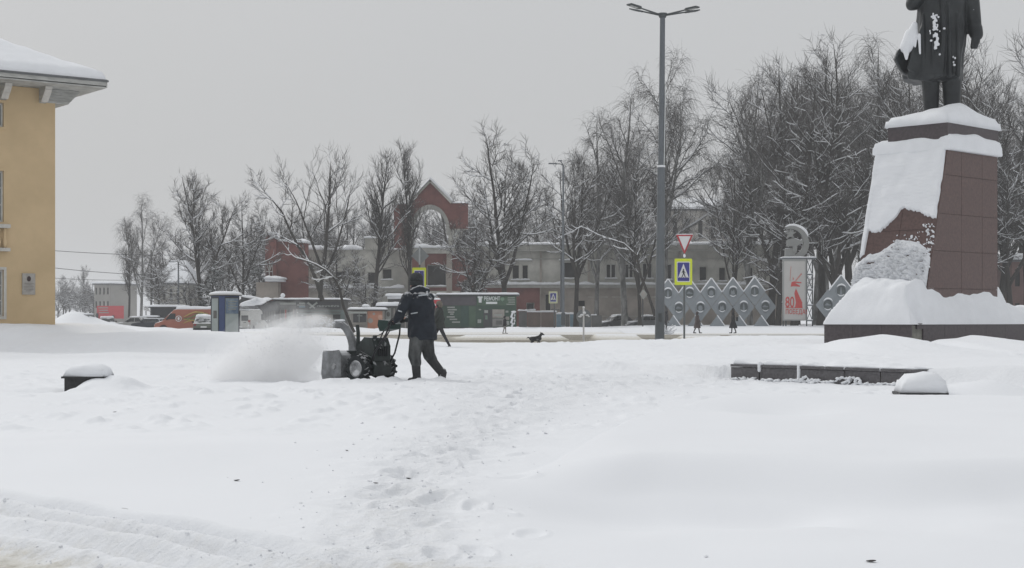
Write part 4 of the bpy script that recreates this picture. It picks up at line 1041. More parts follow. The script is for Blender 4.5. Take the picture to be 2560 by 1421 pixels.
# ------------------------------------------------------------------ derelict building behind the trees
M_CREAM = mat('stained_cream_plaster', (0.42, 0.415, 0.375), 0.9, 0.3, .35, 0.1, 3, col2=(0.58, 0.57, 0.52))
M_BRICK = mat('red_brick', (0.19, 0.075, 0.065), 0.9, 0.18, .7, 0.1, 4, col2=(0.24, 0.10, 0.088))
M_BEIGE = mat('weathered_beige', (0.35, 0.31, 0.27), 0.9, 0.25, .4, 0.1, 4, col2=(0.43, 0.385, 0.34))
M_INT = mat('interior_shade', (0.035, 0.036, 0.035), 0.9, 0.4, .6)  # near-black colour stands in for the shade of unlit rooms
M_BAND = mat('band_course', (0.36, 0.355, 0.33), 0.85, 0.2, .8)
def derelict():
    Y = 190; base = Vector((WX(1250, Y), Y, .1))
    t = thing('derelict_building', 'long derelict two-storey building of stained cream plaster and red brick with an open arched gable', 'building', base)
    def wall(name, x0, x1, y0, y1, ops, m, Yf, th=.5):
        g = MB(base); O = Vector((WX(x0, Yf), Yf, WZ(y1, Yf)))
        W, H = WX(x1, Yf) - WX(x0, Yf), WZ(y0, Yf) - WZ(y1, Yf)
        oo = [(max(0, WX(a, Yf) - O.x), min(W, WX(b, Yf) - O.x), max(0, WZ(d, Yf) - O.z), min(H, WZ(c, Yf) - O.z)) for (a, b, c, d) in ops]
        wall_grid(g, O, (1, 0, 0), Z_, Vector((0, 1, 0)), W, H, oo, th); return g.build(name, m, t)
    def snowstrip(x0, x1, y, dpx, Yf, dep, seed=1, par=t, out=.25):
        g = MB(base); g.snow(Vector((WX(x0, Yf), Yf - out, WZ(y, Yf))), (WX(x1, Yf) - WX(x0, Yf), 0, 0), (0, dep, 0), dpx / F * Yf, lump=.8, seed=seed, over=.08, res=.5, edge=.22)
        g.build('ledge_snow', M_SNOW, par, True)
    def window(x0, x1, y0, y1, Yf, mull=(0.5,), glass=M_INT, deep=.3, sill=True):
        g = MB(base); a, b, z0, z1 = WX(x0, Yf), WX(x1, Yf), WZ(y1, Yf), WZ(y0, Yf); f = .10
        g.bx(a, a + f, Yf + deep, Yf + deep + .1, z0, z1); g.bx(b - f, b, Yf + deep, Yf + deep + .1, z0, z1)
        g.bx(a + f, b - f, Yf + deep, Yf + deep + .1, z0, z0 + f); g.bx(a + f, b - f, Yf + deep, Yf + deep + .1, z1 - f, z1)
        for q in mull: xm = a + (b - a) * q; g.bx(xm - .07, xm + .07, Yf + deep - .01, Yf + deep + .09, z0 + f, z1 - f)
        w_ = g.build('window', M_FRAMEW if mull else M_CREAM, t)
        g = MB(base); g.bx(a + .02, b - .02, Yf + deep + .12, Yf + deep + .15, z0, z1); g.build('pane', glass, w_)  # default infill is a dark sheet painted as the room's shade
        if sill:
            g = MB(base); g.bx(a - .15, b + .15, Yf - .12, Yf - .002, z0 - .14, z0); g.build('sill', M_BAND, w_)
            g = MB(base); g.snow((a - .15, Yf - .13, z0), (b - a + .3, 0, 0), (0, .4, 0), .13, lump=.6, seed=int(x0), over=.02, res=.4, edge=.1); g.build('sill_snow', M_SNOW, w_, True)
    # right-hand range, upper storey
    Yr = 190
    R = [(1280, 1299, 662, 700), (1305, 1321, 662, 700), (1406, 1440, 655, 697), (1515, 1540, 660, 697), (1562, 1584, 660, 697), (1606, 1631, 658, 697), (1658, 1680, 660, 700), (1748, 1768, 666, 704), (1797, 1815, 668, 704), (1862, 1884, 668, 704), (1930, 1952, 668, 704)]
    wall('upper_wall', 1186, 1985, 626, 712, R, M_CREAM, Yr)
    for i, (a, b, c, d) in enumerate(R): window(a, b, c, d, Yr, mull=() if i in (2,) else (.5,) if b - a > 20 else ())
    wall('roof_parapet', 1183, 1990, 612, 624, [], M_CREAM, Yr - .35, .8)
    g = MB(base); g.pbox(1181, 1992, 624, 628, Yr - .55, 1.0); g.build('cornice', M_BAND, t)
    snowstrip(1183, 1330, 612, 6, Yr - .35, 1.6, 1); snowstrip(1330, 1660, 612, 4.5, Yr - .35, 1.5, 2); snowstrip(1662, 1990, 612, 7, Yr - .35, 1.7, 3)
    g = MB(base); g.pbox(1186, 1985, 646, 648.5, Yr - .15, .15); g.build('string_course', M_BAND, t)
    for (x0, x1) in ((1220, 1275), (1272, 1330), (1398, 1450)): 
        g = MB(base); g.pbox(x0, x1, 651, 655, Yr - .3, .298); h = g.build('hood_mould', M_BAND, t); snowstrip(x0, x1, 651, 3.5, Yr - .2, .5, int(x0), out=.12)
    for x in (1352, 1472, 1556, 1700, 1840): 
        g = MB(base); g.pbox(x - 2.5, x + 2.5, 628.5, 711, Yr - .12, .118); g.build('pilaster', M_BEIGE, t)
    # ledge between the storeys
    g = MB(base); g.pbox(1183, 1990, 712, 720, Yr - .6, 1.1); g.build('middle_ledge', M_BAND, t)
    snowstrip(1183, 1500, 712, 6.5, Yr - .6, .62, 11, out=.05); snowstrip(1500, 1990, 712, 5, Yr - .6, .62, 12, out=.05)
    # ground storey: brick bay, arched recess, beige wall
    wall('lower_wall', 1352, 1990, 720, 826, [(1362, 1378, 735, 778), (1446, 1462, 752, 766)], M_BEIGE, Yr + .05)
    window(1362, 1378, 735, 778, Yr + .05, mull=(), sill=False)
    wall('brick_bay', 1186, 1349.5, 720, 826, [(1316, 1336, 757, 776)], M_BRICK, Yr - .1)
    window(1316, 1336, 757, 776, Yr - .1, mull=(), sill=True)
    g = MB(base); g.pbox(1349.6, 1353, 720, 826, Yr - .2, .5); g.build('brick_edge', M_BEIGE, t)
    for (x0, x1) in ((1390, 1440), (1470, 1520), (1530, 1600), (1610, 1680)):
        g = MB(base); g.pbox(x0, x1, 742, 744, Yr - .03, .078); g.pbox(x0, x1, 790, 792, Yr - .03, .078); g.build('plaster_panel', M_CREAM, t)
    # rear wall, floor and roof slabs added unseen to keep the openings dark
    g = MB(base); g.pbox(700, 1985, 628, 826, Yr + 11, .4); g.bx(WX(700, Yr), WX(1985, Yr), Yr + .55, Yr + 11, WZ(716, Yr), WZ(712, Yr)); g.bx(WX(1186, Yr), WX(1985, Yr), Yr + .55, Yr + 11.2, WZ(630, Yr), WZ(626, Yr)); g.build('added_inner_slabs', M_INT, t)
    # central portal with the arched gable
    Yp = 188.5
    wall('portal_wall', 1030, 1186, 632, 826, [(1067, 1116, 662, 716)], M_BRICK, Yp, .7)
    window(1067, 1116, 662, 716, Yp, mull=(), deep=.45)
    g = MB(base); g.pbox(1116.2, 1130, 634, 800, Yp - .35, .34); g.pbox(1050, 1062, 634, 800, Yp - .35, .34); g.build('portal_pillar', M_BEIGE, t)
    g = MB(base); g.pbox(1008, 1188, 620, 634, Yp - .45, 1.5); g.build('portal_entablature', M_CREAM, t); snowstrip(1008, 1188, 620, 6, Yp - .45, 1.5, 21)
    g = MB(base); g.pbox(1010, 1150, 728, 738, Yp - .3, .295); g.build('portal_ledge', M_CREAM, t)
    window(1160, 1172, 700, 714, Yp - .0, mull=(), sill=True, glass=M_BRICK, deep=-.15)
    outl = [(985, 620), (985, 512), (1022, 508), (1075, 452), (1124, 505), (1165, 509), (1170, 512), (1170, 570), (1121, 570)]
    arc = [(1075 + 46 * math.cos(math.radians(k)), 577 - 60 * math.sin(math.radians(k))) for k in range(0, 181, 10)]
    poly = [(985, 620), (985, 512), (1022, 508), (1075, 452), (1124, 505), (1170, 509), (1170, 572)] + [(1121, 572)] + arc[1:-1] + [(1029, 577), (1029, 620)]
    g = MB(base); g.pprism(poly, Yp + .0, .9); g.build('gable', M_BRICK, t)
    g = MB(base); g.pprism([(1121, 572.5), (1170, 572.5), (1158, 576), (1150, 619.8), (1121, 619.8)], Yp + .05, .8); g.build('gable_pier', M_CREAM, t)
    g = MB(base); g.pprism([(1018, 577), (1028.8, 577), (1028.8, 619.8), (1018, 619.8)], Yp - .12, .11); g.build('gable_pier', M_CREAM, t)
    o = [(1075 + 49.5 * math.cos(math.radians(k)), 577 - 65 * math.sin(math.radians(k))) for k in range(-10, 191, 8)]
    ii = [(1075 + 41 * math.cos(math.radians(k)), 577 - 54 * math.sin(math.radians(k))) for k in range(190, -11, -8)]
    g = MB(base); g.pprism(o + ii, Yp - .25, .9); g.build('arch_ring', M_BAND, t)
    for (p0, p1) in (((1016, 512), (1076, 449)), ((1074, 449), (1130, 506))):
        d = Vector((p1[0] - p0[0], p1[1] - p0[1])).normalized(); nn = (d[1] * -4.5, d[0] * 4.5) if d[0] > 0 else (0, 0)
        g = MB(base); q = [(p0[0], p0[1]), (p1[0], p1[1]), (p1[0] + nn[0], p1[1] + nn[1]), (p0[0] + nn[0], p0[1] + nn[1])]
        g.pprism(q, Yp - .35, 1.4); g.build('raking_cornice', M_CREAM, t)
    A = P(1074, 448, Yp - .4); B = P(1131, 505, Yp - .4); g = MB(base)
    g.snow(A, (B - A), (0, 1.6, 0), .38, lump=.3, seed=4, over=.05, res=.4, edge=.3); g.build('gable_snow', M_SNOW, t, True)
    A = P(1016, 511, Yp - .4); B = P(1074, 449, Yp - .4); g = MB(base)
    g.snow(A, (B - A), (0, 1.6, 0), .14, lump=.4, seed=5, over=.03, res=.4, edge=.2); g.build('gable_snow', M_SNOW, t, True)
    snowstrip(1131, 1171, 508.5, 4, Yp, .9, 31, out=.02); snowstrip(985, 1016, 511, 4, Yp, .9, 32, out=.02); snowstrip(1034, 1116, 619, 4, Yp + .2, .8, 33, out=.0)
    # left part: middle cream wall, ledges, openings
    Ym = 190.5
    Lw = [(838, 862, 678, 712), (880, 902, 680, 712), (918, 942, 680, 712), (955, 980, 672, 700)]
    wall('left_wall', 768, 1030, 625, 826, Lw, M_CREAM, Ym)
    for (a, b, c, d) in Lw: window(a, b, c, d, Ym, mull=())
    g = MB(base); g.pbox(768, 1030, 721, 730, Ym - .4, .395); g.build('left_ledge', M_BAND, t); snowstrip(766, 1010, 721, 6.5, Ym - .4, .5, 41, out=.05)
    snowstrip(768, 905, 625, 8, Ym, .9, 42); snowstrip(912, 975, 596, 5, Ym - .2, 1.4, 43); 
    g = MB(base); g.pbox(912, 975, 596, 625, Ym - .2, .9); g.build('roof_upstand', M_CREAM, t)
    snowstrip(975, 1030, 625, 8, Ym, .9, 44)
    # left brick tower
    Yt = 187
    wall('tower_wall', 663, 691, 600, 826, [(664, 682, 652, 690)], M_BRICK, Yt, .6)
    wall('tower_side', 691, 770, 604, 826, [], M_BRICK, Yt + .4, .6)
    g = MB(base); g.pprism([(663, 600), (668, 590), (676, 586), (700, 603), (770, 607), (770, 603.9), (691, 600)], Yt + .05, .9); g.pprism([(663, 600), (672, 588), (691, 600)], Yt + .1, 2.2); g.build('tower_gable', M_BRICK, t)
    g = MB(base); A = P(672, 588, Yt - .1); g.snow(A, P(698, 602, Yt - .1) - A, (0, 1.4, 0), .5, lump=.4, seed=6, over=.1, res=.3, edge=.3); A = P(698, 603, Yt); g.snow(A, P(772, 609, Yt) - A, (0, 1.4, 0), .30, lump=.6, seed=7, over=.1, res=.4, edge=.25); g.build('tower_snow', M_SNOW, t, True)
    f = MB(base); z0, z1 = WZ(690, Yt), WZ(652, Yt); a, b = WX(664, Yt), WX(682, Yt)
    for (p0, p1) in (((a, z0), (a, z1)), ((b, z0), (b, z1)), ((a, z1), (b, z1)), ((a - .3, z0 + .5), (b + .2, z0 + .5)), ((a, z1), ((a + b) / 2, z0 + .5)), ((b, z1), ((a + b) / 2, z0 + .5)), (((a + b) / 2, z1), ((a + b) / 2, z0))):
        f.tube([(p0[0], Yt + .1, p0[1]), (p1[0], Yt + .1, p1[1])], .06, 5)
    w_ = f.build('window', M_FRAMEW, t); f = MB(base); f.bx(a, b, Yt + .3, Yt + .35, z0, z1); f.build('pane', M_BRICK, w_)
    g = MB(base); g.pbox(660, 695, 706, 745, Yt - 2.5, 2.4); g.pbox(640, 667, 706, 790, Yt - 2.2, 2.0); g.build('porch', M_BEIGE, t); g = MB(base); g.pbox(662, 706, 698, 704, Yt - 3, 3); g.snow(P(662, 698, Yt - 3), (WX(706, Yt) - WX(662, Yt), 0, 0), (0, 2.9, 0), .3, lump=.5, seed=8, over=.1, res=.5, edge=.3); g.build('porch_roof', M_SNOW, t, True)
derelict()

def plain_block(name, label, x0, x1, ytop, Y, dep, m, rows, cols, snowpx=8, wcol=M_INT, rz=0, ybot=826, win=(.5, .5), roofpitch=0.0):
    c = Vector(((WX(x0, Y) + WX(x1, Y)) / 2, Y + dep / 2, 0))
    W = WX(x1, Y) - WX(x0, Y); H = WZ(ytop, Y); t = thing(name, label, 'building', c, rz)
    hw, hd = W / 2, dep / 2
    ops = []; fh = H / rows
    for r in range(rows):
        for k in range(cols):
            cw = W / cols; ops.append((cw * (k + .5) - win[0] * cw / 2, cw * (k + .5) + win[0] * cw / 2, fh * (r + .28), fh * (r + .28 + win[1])))
    g = MB(); wall_grid(g, Vector((-hw, -hd, 0)), (1, 0, 0), Z_, Vector((0, 1, 0)), W, H, ops, .35)
    g.bx(-hw, -hw + .3, -hd + .351, hd, 0, H - .01); g.bx(hw - .3, hw, -hd + .351, hd, 0, H - .01); g.bx(-hw + .301, hw - .301, hd - .3, hd, 0, H - .01); g.build('wall', m, t)
    for (u0, u1, v0, v1) in ops:
        g = MB(); g.bx(-hw + u0, -hw + u1, -hd + .16, -hd + .2, v0, v1); q = g.build('window', wcol, t)
    g = MB(); g.bx(-hw - .3, hw + .3, -hd - .3, hd + .3, H, H + .25); g.build('roof', M_ROOFE, t)
    g = MB(); th = snowpx / F * Y
    if roofpitch:
        g.rings([[(-hw - .4, -hd - .4, H + .25), (hw + .4, -hd - .4, H + .25), (hw + .4, hd + .4, H + .25), (-hw - .4, hd + .4, H + .25)], [(-hw - .3, -hd - .35, H + .25 + .3), (hw + .3, -hd - .35, H + .25 + .3), (hw + .3, hd + .35, H + .55), (-hw - .3, hd + .35, H + .55)], [(-hw + 1.5, -.5, H + .25 + th), (hw - 1.5, -.5, H + .25 + th), (hw - 1.5, .5, H + .25 + th), (-hw + 1.5, .5, H + .25 + th)]])
    else: g.snow((-hw - .35, -hd - .35, H + .25), (W + .7, 0, 0), (0, dep + .7, 0), th, lump=.1, seed=int(x0), over=.1, res=1.5, edge=.5)
    g.build('roof_snow', M_SNOW, t)
    return t
plain_block('apartment_house', 'three-storey grey rendered house with a snowy hipped roof rising behind the derelict building', 1672, 1830, 527, 255, 14, mat('grey_render', (.46, .44, .41), .9, .12, .3), 3, 5, 34, roofpitch=1, win=(.34, .52))
plain_block('pale_house', 'hazy pale apartment block far off behind the red billboard', 252, 300, 712, 330, 9, mat('pale_render', (.30, .29, .27), .9, .15, .2), 3, 4, 5, rz=math.radians(-24), win=(.4, .5))
plain_block('corner_house', 'pale two-storey house half hidden by bare trees behind the grey kiosk', 385, 470, 712, 250, 12, mat('pale_render2', (.33, .32, .29), .9, .15, .2), 2, 5, 60, win=(.4, .5), roofpitch=1)
plain_block('park_house', 'brick-red and grey house glimpsed between trunks at the right edge behind the monument', 2530, 2640, 655, 175, 10, mat('rust_render', (.20, .13, .12), .9, .2, .4), 2, 4, 16, win=(.45, .5))
# ------------------------------------------------------------------ kiosks
M_KGREY = mat('kiosk_grey', (0.13, 0.13, 0.125), 0.7, 0.2, 1.2)
M_KDARK = mat('kiosk_dark', (0.060, 0.062, 0.066), 0.6, 0.2, 1)
M_KGREEN = mat('kiosk_green', (0.045, 0.085, 0.06), 0.55, 0.15, .8)
M_KGREEN2 = mat('kiosk_green_light', (0.065, 0.115, 0.075), 0.55, 0.15, .8)
M_LETTER = mat('white_lettering', (0.70, 0.72, 0.72), 0.6, 0.03, 5)
M_PALEL = mat('faded_lettering', (0.33, 0.35, 0.33), 0.7, 0.1, 5)
M_ORANGE = mat('faded_orange', (0.42, 0.19, 0.12), 0.7, 0.15, 1)
M_KBEIGE = mat('kiosk_beige', (0.30, 0.28, 0.255), 0.75, 0.2, 1.5)
M_TEAL = mat('grey_teal', (0.15, 0.185, 0.175), 0.7, 0.15, 1)
M_RED = mat('sign_red', (0.45, 0.035, 0.045), 0.5, 0.08, 2)
M_BLUEG = mat('sign_blue_grey', (0.16, 0.24, 0.29), 0.5, 0.1, 2)
def kiosk_base(name, label, x0, x1, ytop, Y, dep, m, snowpx=6, ybot=824, over=.25, seed=1, rz=0):
    c = Vector(((WX(x0, Y) + WX(x1, Y)) / 2, Y, gz((WX(x0, Y) + WX(x1, Y)) / 2, Y) - .1)); t = thing(name, label, 'kiosk', c)
    g = MB(c); g.bx(WX(x0, Y), WX(x1, Y), Y, Y + dep, c.z, WZ(ytop, Y)); g.build('body', m, t)
    g = MB(c); g.bx(WX(x0, Y) - over, WX(x1, Y) + over, Y - over, Y + dep + over, WZ(ytop, Y), WZ(ytop, Y) + .10); g.build('roof', M_KDARK, t)
    g = MB(c); g.snow((WX(x0, Y) - over, Y - over, WZ(ytop, Y) + .10), (WX(x1, Y) - WX(x0, Y) + 2 * over, 0, 0), (0, dep + 2 * over, 0), snowpx / F * Y, lump=.35, seed=seed, over=.05, res=.5, edge=.2)
    g.build('roof_snow', M_SNOW, t, True)
    return t, c
def panel(t, c, nm, x0, x1, y0, y1, Y, m, out=.03, th=.05):
    g = MB(c); g.bx(WX(x0, Y), WX(x1, Y), Y - out, Y - out + th - .002, WZ(y1, Y), WZ(y0, Y)); return g.build(nm, m, t)
def green_kiosk():
    Y = 150; t, c = kiosk_base('green_kiosk', 'dark green repair kiosk with white lettering on its fascia and posters by the door', 1098, 1291, 739.5, Y, 5, M_KGREEN, 4.5, seed=3)
    panel(t, c, 'fascia', 1098, 1191, 741, 764, Y, mat('plum_grey', (.075, .07, .08), .6), .06)
    f = panel(t, c, 'fascia', 1193, 1291, 741, 764, Y, M_KGREEN2, .08)
    text('РЕМОНТ', .50, Vector((WX(1209.5, Y), Y - .09, WZ(751.5, Y))) - c, M_LETTER, t, sx=.72, depth=.03, bold=.012)
    g = MB(c); k = lambda pts: [(WX(p[0], Y), WZ(p[1], Y)) for p in pts]
    g.prism(k([(1194, 741.5), (1198, 740.8), (1201, 742), (1204, 740.8), (1207, 742), (1206, 746.5), (1204.4, 746), (1204, 757), (1197, 757), (1196.6, 746), (1194.6, 746)]), Y - .13, Y - .085); g.build('shirt_icon', M_LETTER, t)
    panel(t, c, 'subtitle_strip', 1215, 1243, 755, 760.5, Y, M_LETTER, .12, .03)
    g = MB(c); g.prism([(WX(1256 + 5.2 * math.cos(a), Y), WZ(748 - 4.5 * math.sin(a) + (2 if math.sin(a) < -.9 else 0), Y)) for a in [math.pi * 2 * j / 12 for j in range(12)]], Y - .11, Y - .085); g.build('round_logo', mat('logo_green', (.16, .25, .18), .6), t)
    for i, (a, b) in enumerate(((1269, 1287), (1269, 1287), (1271, 1287), (1266, 1287))): panel(t, c, 'text_line', a, b, 744 + i * 5.3, 746.2 + i * 5.3, Y, M_PALEL, .11, .03)
    for (a, b, y) in ((1118, 1137, 767), (1119, 1142, 773), (1120, 1136, 779), (1125, 1134, 784), (1117, 1137, 791), (1124, 1143, 797), (1130, 1150, 804)): panel(t, c, 'text_line', a, b, y, y + 3.6, Y, M_PALEL, .04, .03)
    panel(t, c, 'wall_panel', 1152, 1171, 766, 818, Y, mat('green_b', (.035, .075, .06), .6), .035); panel(t, c, 'wall_panel', 1172.5, 1189, 766, 820, Y, M_KGREEN2, .035)
    panel(t, c, 'notice', 1194, 1203, 799, 808, Y, M_PALEL, .05); panel(t, c, 'notice', 1197, 1203, 773, 776, Y, M_PALEL, .05)
    d = panel(t, c, 'door', 1209, 1224, 774, 818, Y, M_KDARK, .05); panel(t, c, 'door_sticker', 1211, 1220, 776, 783, Y, M_PALEL, .07, .02); panel(t, c, 'door_sticker', 1213, 1219, 789, 799, Y, mat('logo_green2', (.14, .2, .16), .6), .07, .02)
    panel(t, c, 'post', 1226, 1230, 774, 818, Y, mat('plum_grey', (.075, .07, .08), .6), .06)
    po = panel(t, c, 'poster', 1231, 1261, 774, 795, Y, M_KBEIGE, .06); panel(t, c, 'poster_line', 1236, 1255, 786, 790, Y, M_PALEL, .08, .02)
    po = panel(t, c, 'poster', 1231, 1261, 796.5, 817, Y, mat('poster_grey', (.24, .235, .225), .7), .06); panel(t, c, 'poster_line', 1240, 1255, 802, 812, Y, M_KGREY, .08, .02)
    panel(t, c, 'notice', 1264, 1271, 777, 782, Y, M_PALEL, .05); panel(t, c, 'notice', 1265, 1273, 792, 800, Y, M_KBEIGE, .05); panel(t, c, 'notice', 1266, 1273, 803, 813, Y, M_PALEL, .05)
    panel(t, c, 'skirting', 1098, 1290, 819, 824, Y, M_KDARK, .05)
    tg = thing('red_kiosk_sign', 'small red snow-topped box sign at the left end of the green kiosk', 'sign', P(1092, 800, 148))
    Y = 148; o = tg.location; g = MB(o); g.pbox(1080, 1100, 750, 769, Y, .8); g.build('sign_box', M_RED, tg)
    g = MB(o); g.snow(P(1080, 750, Y), (.74, 0, 0), (0, .8, 0), .16, lump=.3, seed=2, over=.02, res=.2); g.build('snow', M_SNOW, tg, True)
    g = MB(o); g.pbox(1093, 1099, 766, 769, Y - .03, .028); g.build('white_mark', M_LETTER, tg)
    g = MB(o); g.tube([P(1091, 769, Y + .4), P(1091, 832, Y + .4)], .06, 8); g.build('post', M_KGREY, tg)
green_kiosk()
def long_kiosk():
    Y = 152; t, c = kiosk_base('long_kiosk', 'long grey market kiosk with crossed-tool emblem and pale lettering band, behind the flying snow', 690, 857, 752, Y, 5, M_KGREY, 4, seed=5)
    panel(t, c, 'fascia', 700, 740, 757, 762, Y, M_PALEL, .05); panel(t, c, 'fascia_panel', 740, 852, 754, 772, Y, M_KDARK, .05)
    for k in range(15):                                   # pale capitals too worn to read
        xx = 794 + k * 3.7; v = [(0, 1.0), (0, 2.4), (1.2, 2.4)][k % 3]
        panel(t, c, 'worn_letter', xx, xx + 1.0, 763.5, 768, Y, M_PALEL, .09, .03); panel(t, c, 'worn_letter', xx + 1.1, xx + 2.6, 763.5 + v[0] * 1.5, 764.8 + v[0] * 1.5, Y, M_PALEL, .088, .03)
        if k % 2: panel(t, c, 'worn_letter', xx + 1.8, xx + 2.8, 765, 768, Y, M_PALEL, .089, .03)
    for (a, b, y0, y1, m) in ((743, 763, 762, 764.5, M_PALEL), (748, 763, 757, 760.5, M_PALEL), (748, 763, 765.5, 769, M_BLUEG), (748, 762, 769.3, 773, M_KDARK)): panel(t, c, 'emblem_bar', a, b, y0, y1, Y, m, .09, .03)
    for (p0, p1) in (((769, 757), (787, 771)), ((793, 757), (774, 771))):
        g = MB(c); g.tube([P(p0[0], p0[1], Y - .09), P(p1[0], p1[1], Y - .09)], [.11, .07], 6); g.build('crossed_tool', M_PALEL, t)
    for x in (699, 711, 716, 733, 741): panel(t, c, 'upright', x, x + 2.5, 773, 824, Y, M_KBEIGE, .05)
    panel(t, c, 'red_post', 713.4, 715.8, 775, 797, Y, M_RED, .07); panel(t, c, 'shutter', 718, 732, 781, 820, Y, M_PALEL, .04)
    panel(t, c, 'window_frame', 742, 862, 776, 779, Y, M_TEAL, .12); panel(t, c, 'window_frame', 742, 855, 783, 786, Y, M_TEAL, .12); panel(t, c, 'window_frame', 852, 862, 779.2, 824, Y, M_TEAL, .121)
    panel(t, c, 'display_window', 766, 832, 787, 820, Y, M_KBEIGE, .03); panel(t, c, 'opening_shade_panel', 833, 850, 787, 824, Y, M_INT, .03)  # flat dark panel on the front, painted as the shade of an open bay
    g = MB(c); g.sph(P(707, 739, Y + 1), .22, 12, 8); g.capsule(P(700, 750, Y + 1), P(706, 744, Y + 1), .25, .12); g.build('snow_lump', M_SNOW, t, True)
long_kiosk()
def hip_kiosk():
    Y = 150; x0, x1 = 648, 692; c = Vector((WX(670, Y), Y, 0.1)); t = thing('hipped_kiosk', 'dark vertical-clad kiosk with a snow-laden sloping roof behind the white van', 'kiosk', c)
    g = MB(c); g.pbox(x0, 690, 778, 828, Y, 4); g.build('body', M_KDARK, t)
    for i in range(7):
        g = MB(c); g.pbox(x0 + 1 + i * 6, x0 + 3 + i * 6, 779, 828, Y - .06, .055); g.build('cladding_rib', M_KGREY, t)
    g = MB(c); g.pprism([(640, 773), (678, 753), (690, 752), (692, 779), (648, 779)], Y - .2, 4.4); g.build('roof_fascia', M_KDARK, t)
    g = MB(c); A = P(600, 770, Y - .6); B = P(676, 751, Y - .6)
    g.snow(P(597, 768, Y - .5), P(640, 752, Y - .5) - P(597, 768, Y - .5), P(676, 751, Y + 3) - P(640, 752, Y - .5) + Vector((0, 0, 0)), .35, lump=.3, seed=4, over=.05, res=.3)
    g.rings([[P(596, 771, Y - 1), P(646, 770, Y - 1), P(680, 751, Y + .5), P(640, 750, Y + .5)], [P(598, 768, Y - 1), P(646, 766, Y - 1), P(684, 747, Y + .6), P(640, 748, Y + .6)], [P(604, 764, Y + 1), P(646, 761, Y + 1), P(690, 746, Y + 4), P(640, 748, Y + 4)]])
    remesh(g, 'roof_snow', M_SNOW, .12, t, 3)
    g = MB(c); g.pbox(600, 650, 772, 828, Y + .5, 3); g.build('side_wall', M_KGREY, t)
    c2 = Vector((WX(622, 156), 156, .1)); t2 = thing('gabled_shed', 'small dark gabled shed roof with snow directly behind the advertising column', 'shed', c2)
    g = MB(c2); g.pprism([(590, 760), (605, 744), (650, 753), (650, 826), (590, 826)], 156, 4); g.build('body', M_KDARK, t2)
    g = MB(c2); A = P(603, 742.5, 155.8); g.snow(A, P(652, 752, 155.8) - A, (0, 4.4, 0), .22, lump=.3, seed=6, over=.05, res=.4); g.build('roof_snow', M_SNOW, t2, True)
hip_kiosk()
def small_kiosks():
    Y = 146; t, c = kiosk_base('orange_kiosk', 'low kiosk with a faded orange panel of round pictures beside its window', 878, 958, 777, Y, 4, M_KBEIGE, 5, seed=8)
    panel(t, c, 'orange_panel', 919, 956, 778, 828, Y, M_ORANGE, .06)
    for (x, y, r, m) in ((926, 802, 6.5, M_KBEIGE), (951, 793, 6, mat('salmon', (.5, .3, .22), .7)), (952, 802, 5, mat('salmon', (.5, .3, .22), .7)), (935, 785, 3.5, M_KBEIGE)):
        g = MB(c); g.prism([(WX(x + r * math.cos(a), Y), WZ(y - r * math.sin(a), Y)) for a in [math.pi * 2 * j / 16 for j in range(16)]], Y - .09, Y - .062); g.build('round_picture', m, t)
    panel(t, c, 'window', 883, 915, 785, 806, Y, M_KDARK, .04); panel(t, c, 'window_bar', 897, 899, 785, 806, Y, M_PALEL, .07); panel(t, c, 'window_bar', 893, 906, 789, 791, Y, M_PALEL, .071); panel(t, c, 'counter', 882, 918, 808, 811, Y, M_KBEIGE, .3, .3)
    g = MB(c); g.bx(WX(874, Y), WX(918, Y), Y - 1.0, Y - .26, WZ(784, Y), WZ(780, Y)); g.build('awning', M_PALEL, t)
    g = MB(c); g.pbox(908, 920, 768, 776, Y + 1, .5); g.snow(P(905, 767, Y + .9), (.65, 0, 0), (0, .6, 0), .22, seed=3, over=.02, res=.1); g.build('roof_vent', M_SNOW, t, True)
    Y = 148; t, c = kiosk_base('canopy_kiosk', 'grey kiosk with a deep snow-covered canopy just left of the worker’s shoulder', 948, 1082, 768, Y, 4, M_KGREY, 9, seed=9)
    panel(t, c, 'pale_panel', 964, 977, 771, 826, Y, M_PALEL, .05)
    g = MB(c); g.prism([(WX(971 + 4.5 * math.cos(a), Y), WZ(786 - 6 * math.sin(a), Y)) for a in [math.pi * 2 * j / 14 for j in range(14)]], Y - .08, Y - .052); g.build('oval_sign', M_KGREY, t)
    for x in (984, 998, 1012, 1030, 1048): panel(t, c, 'upright', x, x + 3, 771, 826, Y, M_KBEIGE, .05)
    g = MB(c); g.pbox(968, 1085, 741, 748, Y + 5, 4); g.snow(P(966, 741, Y + 5), (WX(1087, Y + 5) - WX(966, Y + 5), 0, 0), (0, 4, 0), .25, seed=12, over=.1, res=.5); g.build('rear_roof', M_SNOW, t, True)
    g = MB(c); g.pbox(970, 1083, 747, 768, Y + 5.2, 3); g.build('rear_wall', M_KDARK, t)
    Y = 165; t, c = kiosk_base('grey_kiosk', 'plain grey kiosk with a snowy flat roof left of the orange van', 378, 446, 770, Y, 4, M_KDARK, 5, seed=13)
    panel(t, c, 'awning', 362, 392, 793, 797, Y, M_KGREY, 1.0, 1.0); panel(t, c, 'upright', 376, 379, 797, 824, Y, M_PALEL, .4); panel(t, c, 'upright', 396, 399, 797, 824, Y, M_KBEIGE, .4)
    g = MB(c); g.snow(P(360, 793, Y - 1.1), (WX(394, Y) - WX(360, Y), 0, 0), (0, 1.1, 0), .16, seed=5, over=.03, res=.3); g.build('awning_snow', M_SNOW, t, True)
small_kiosks()
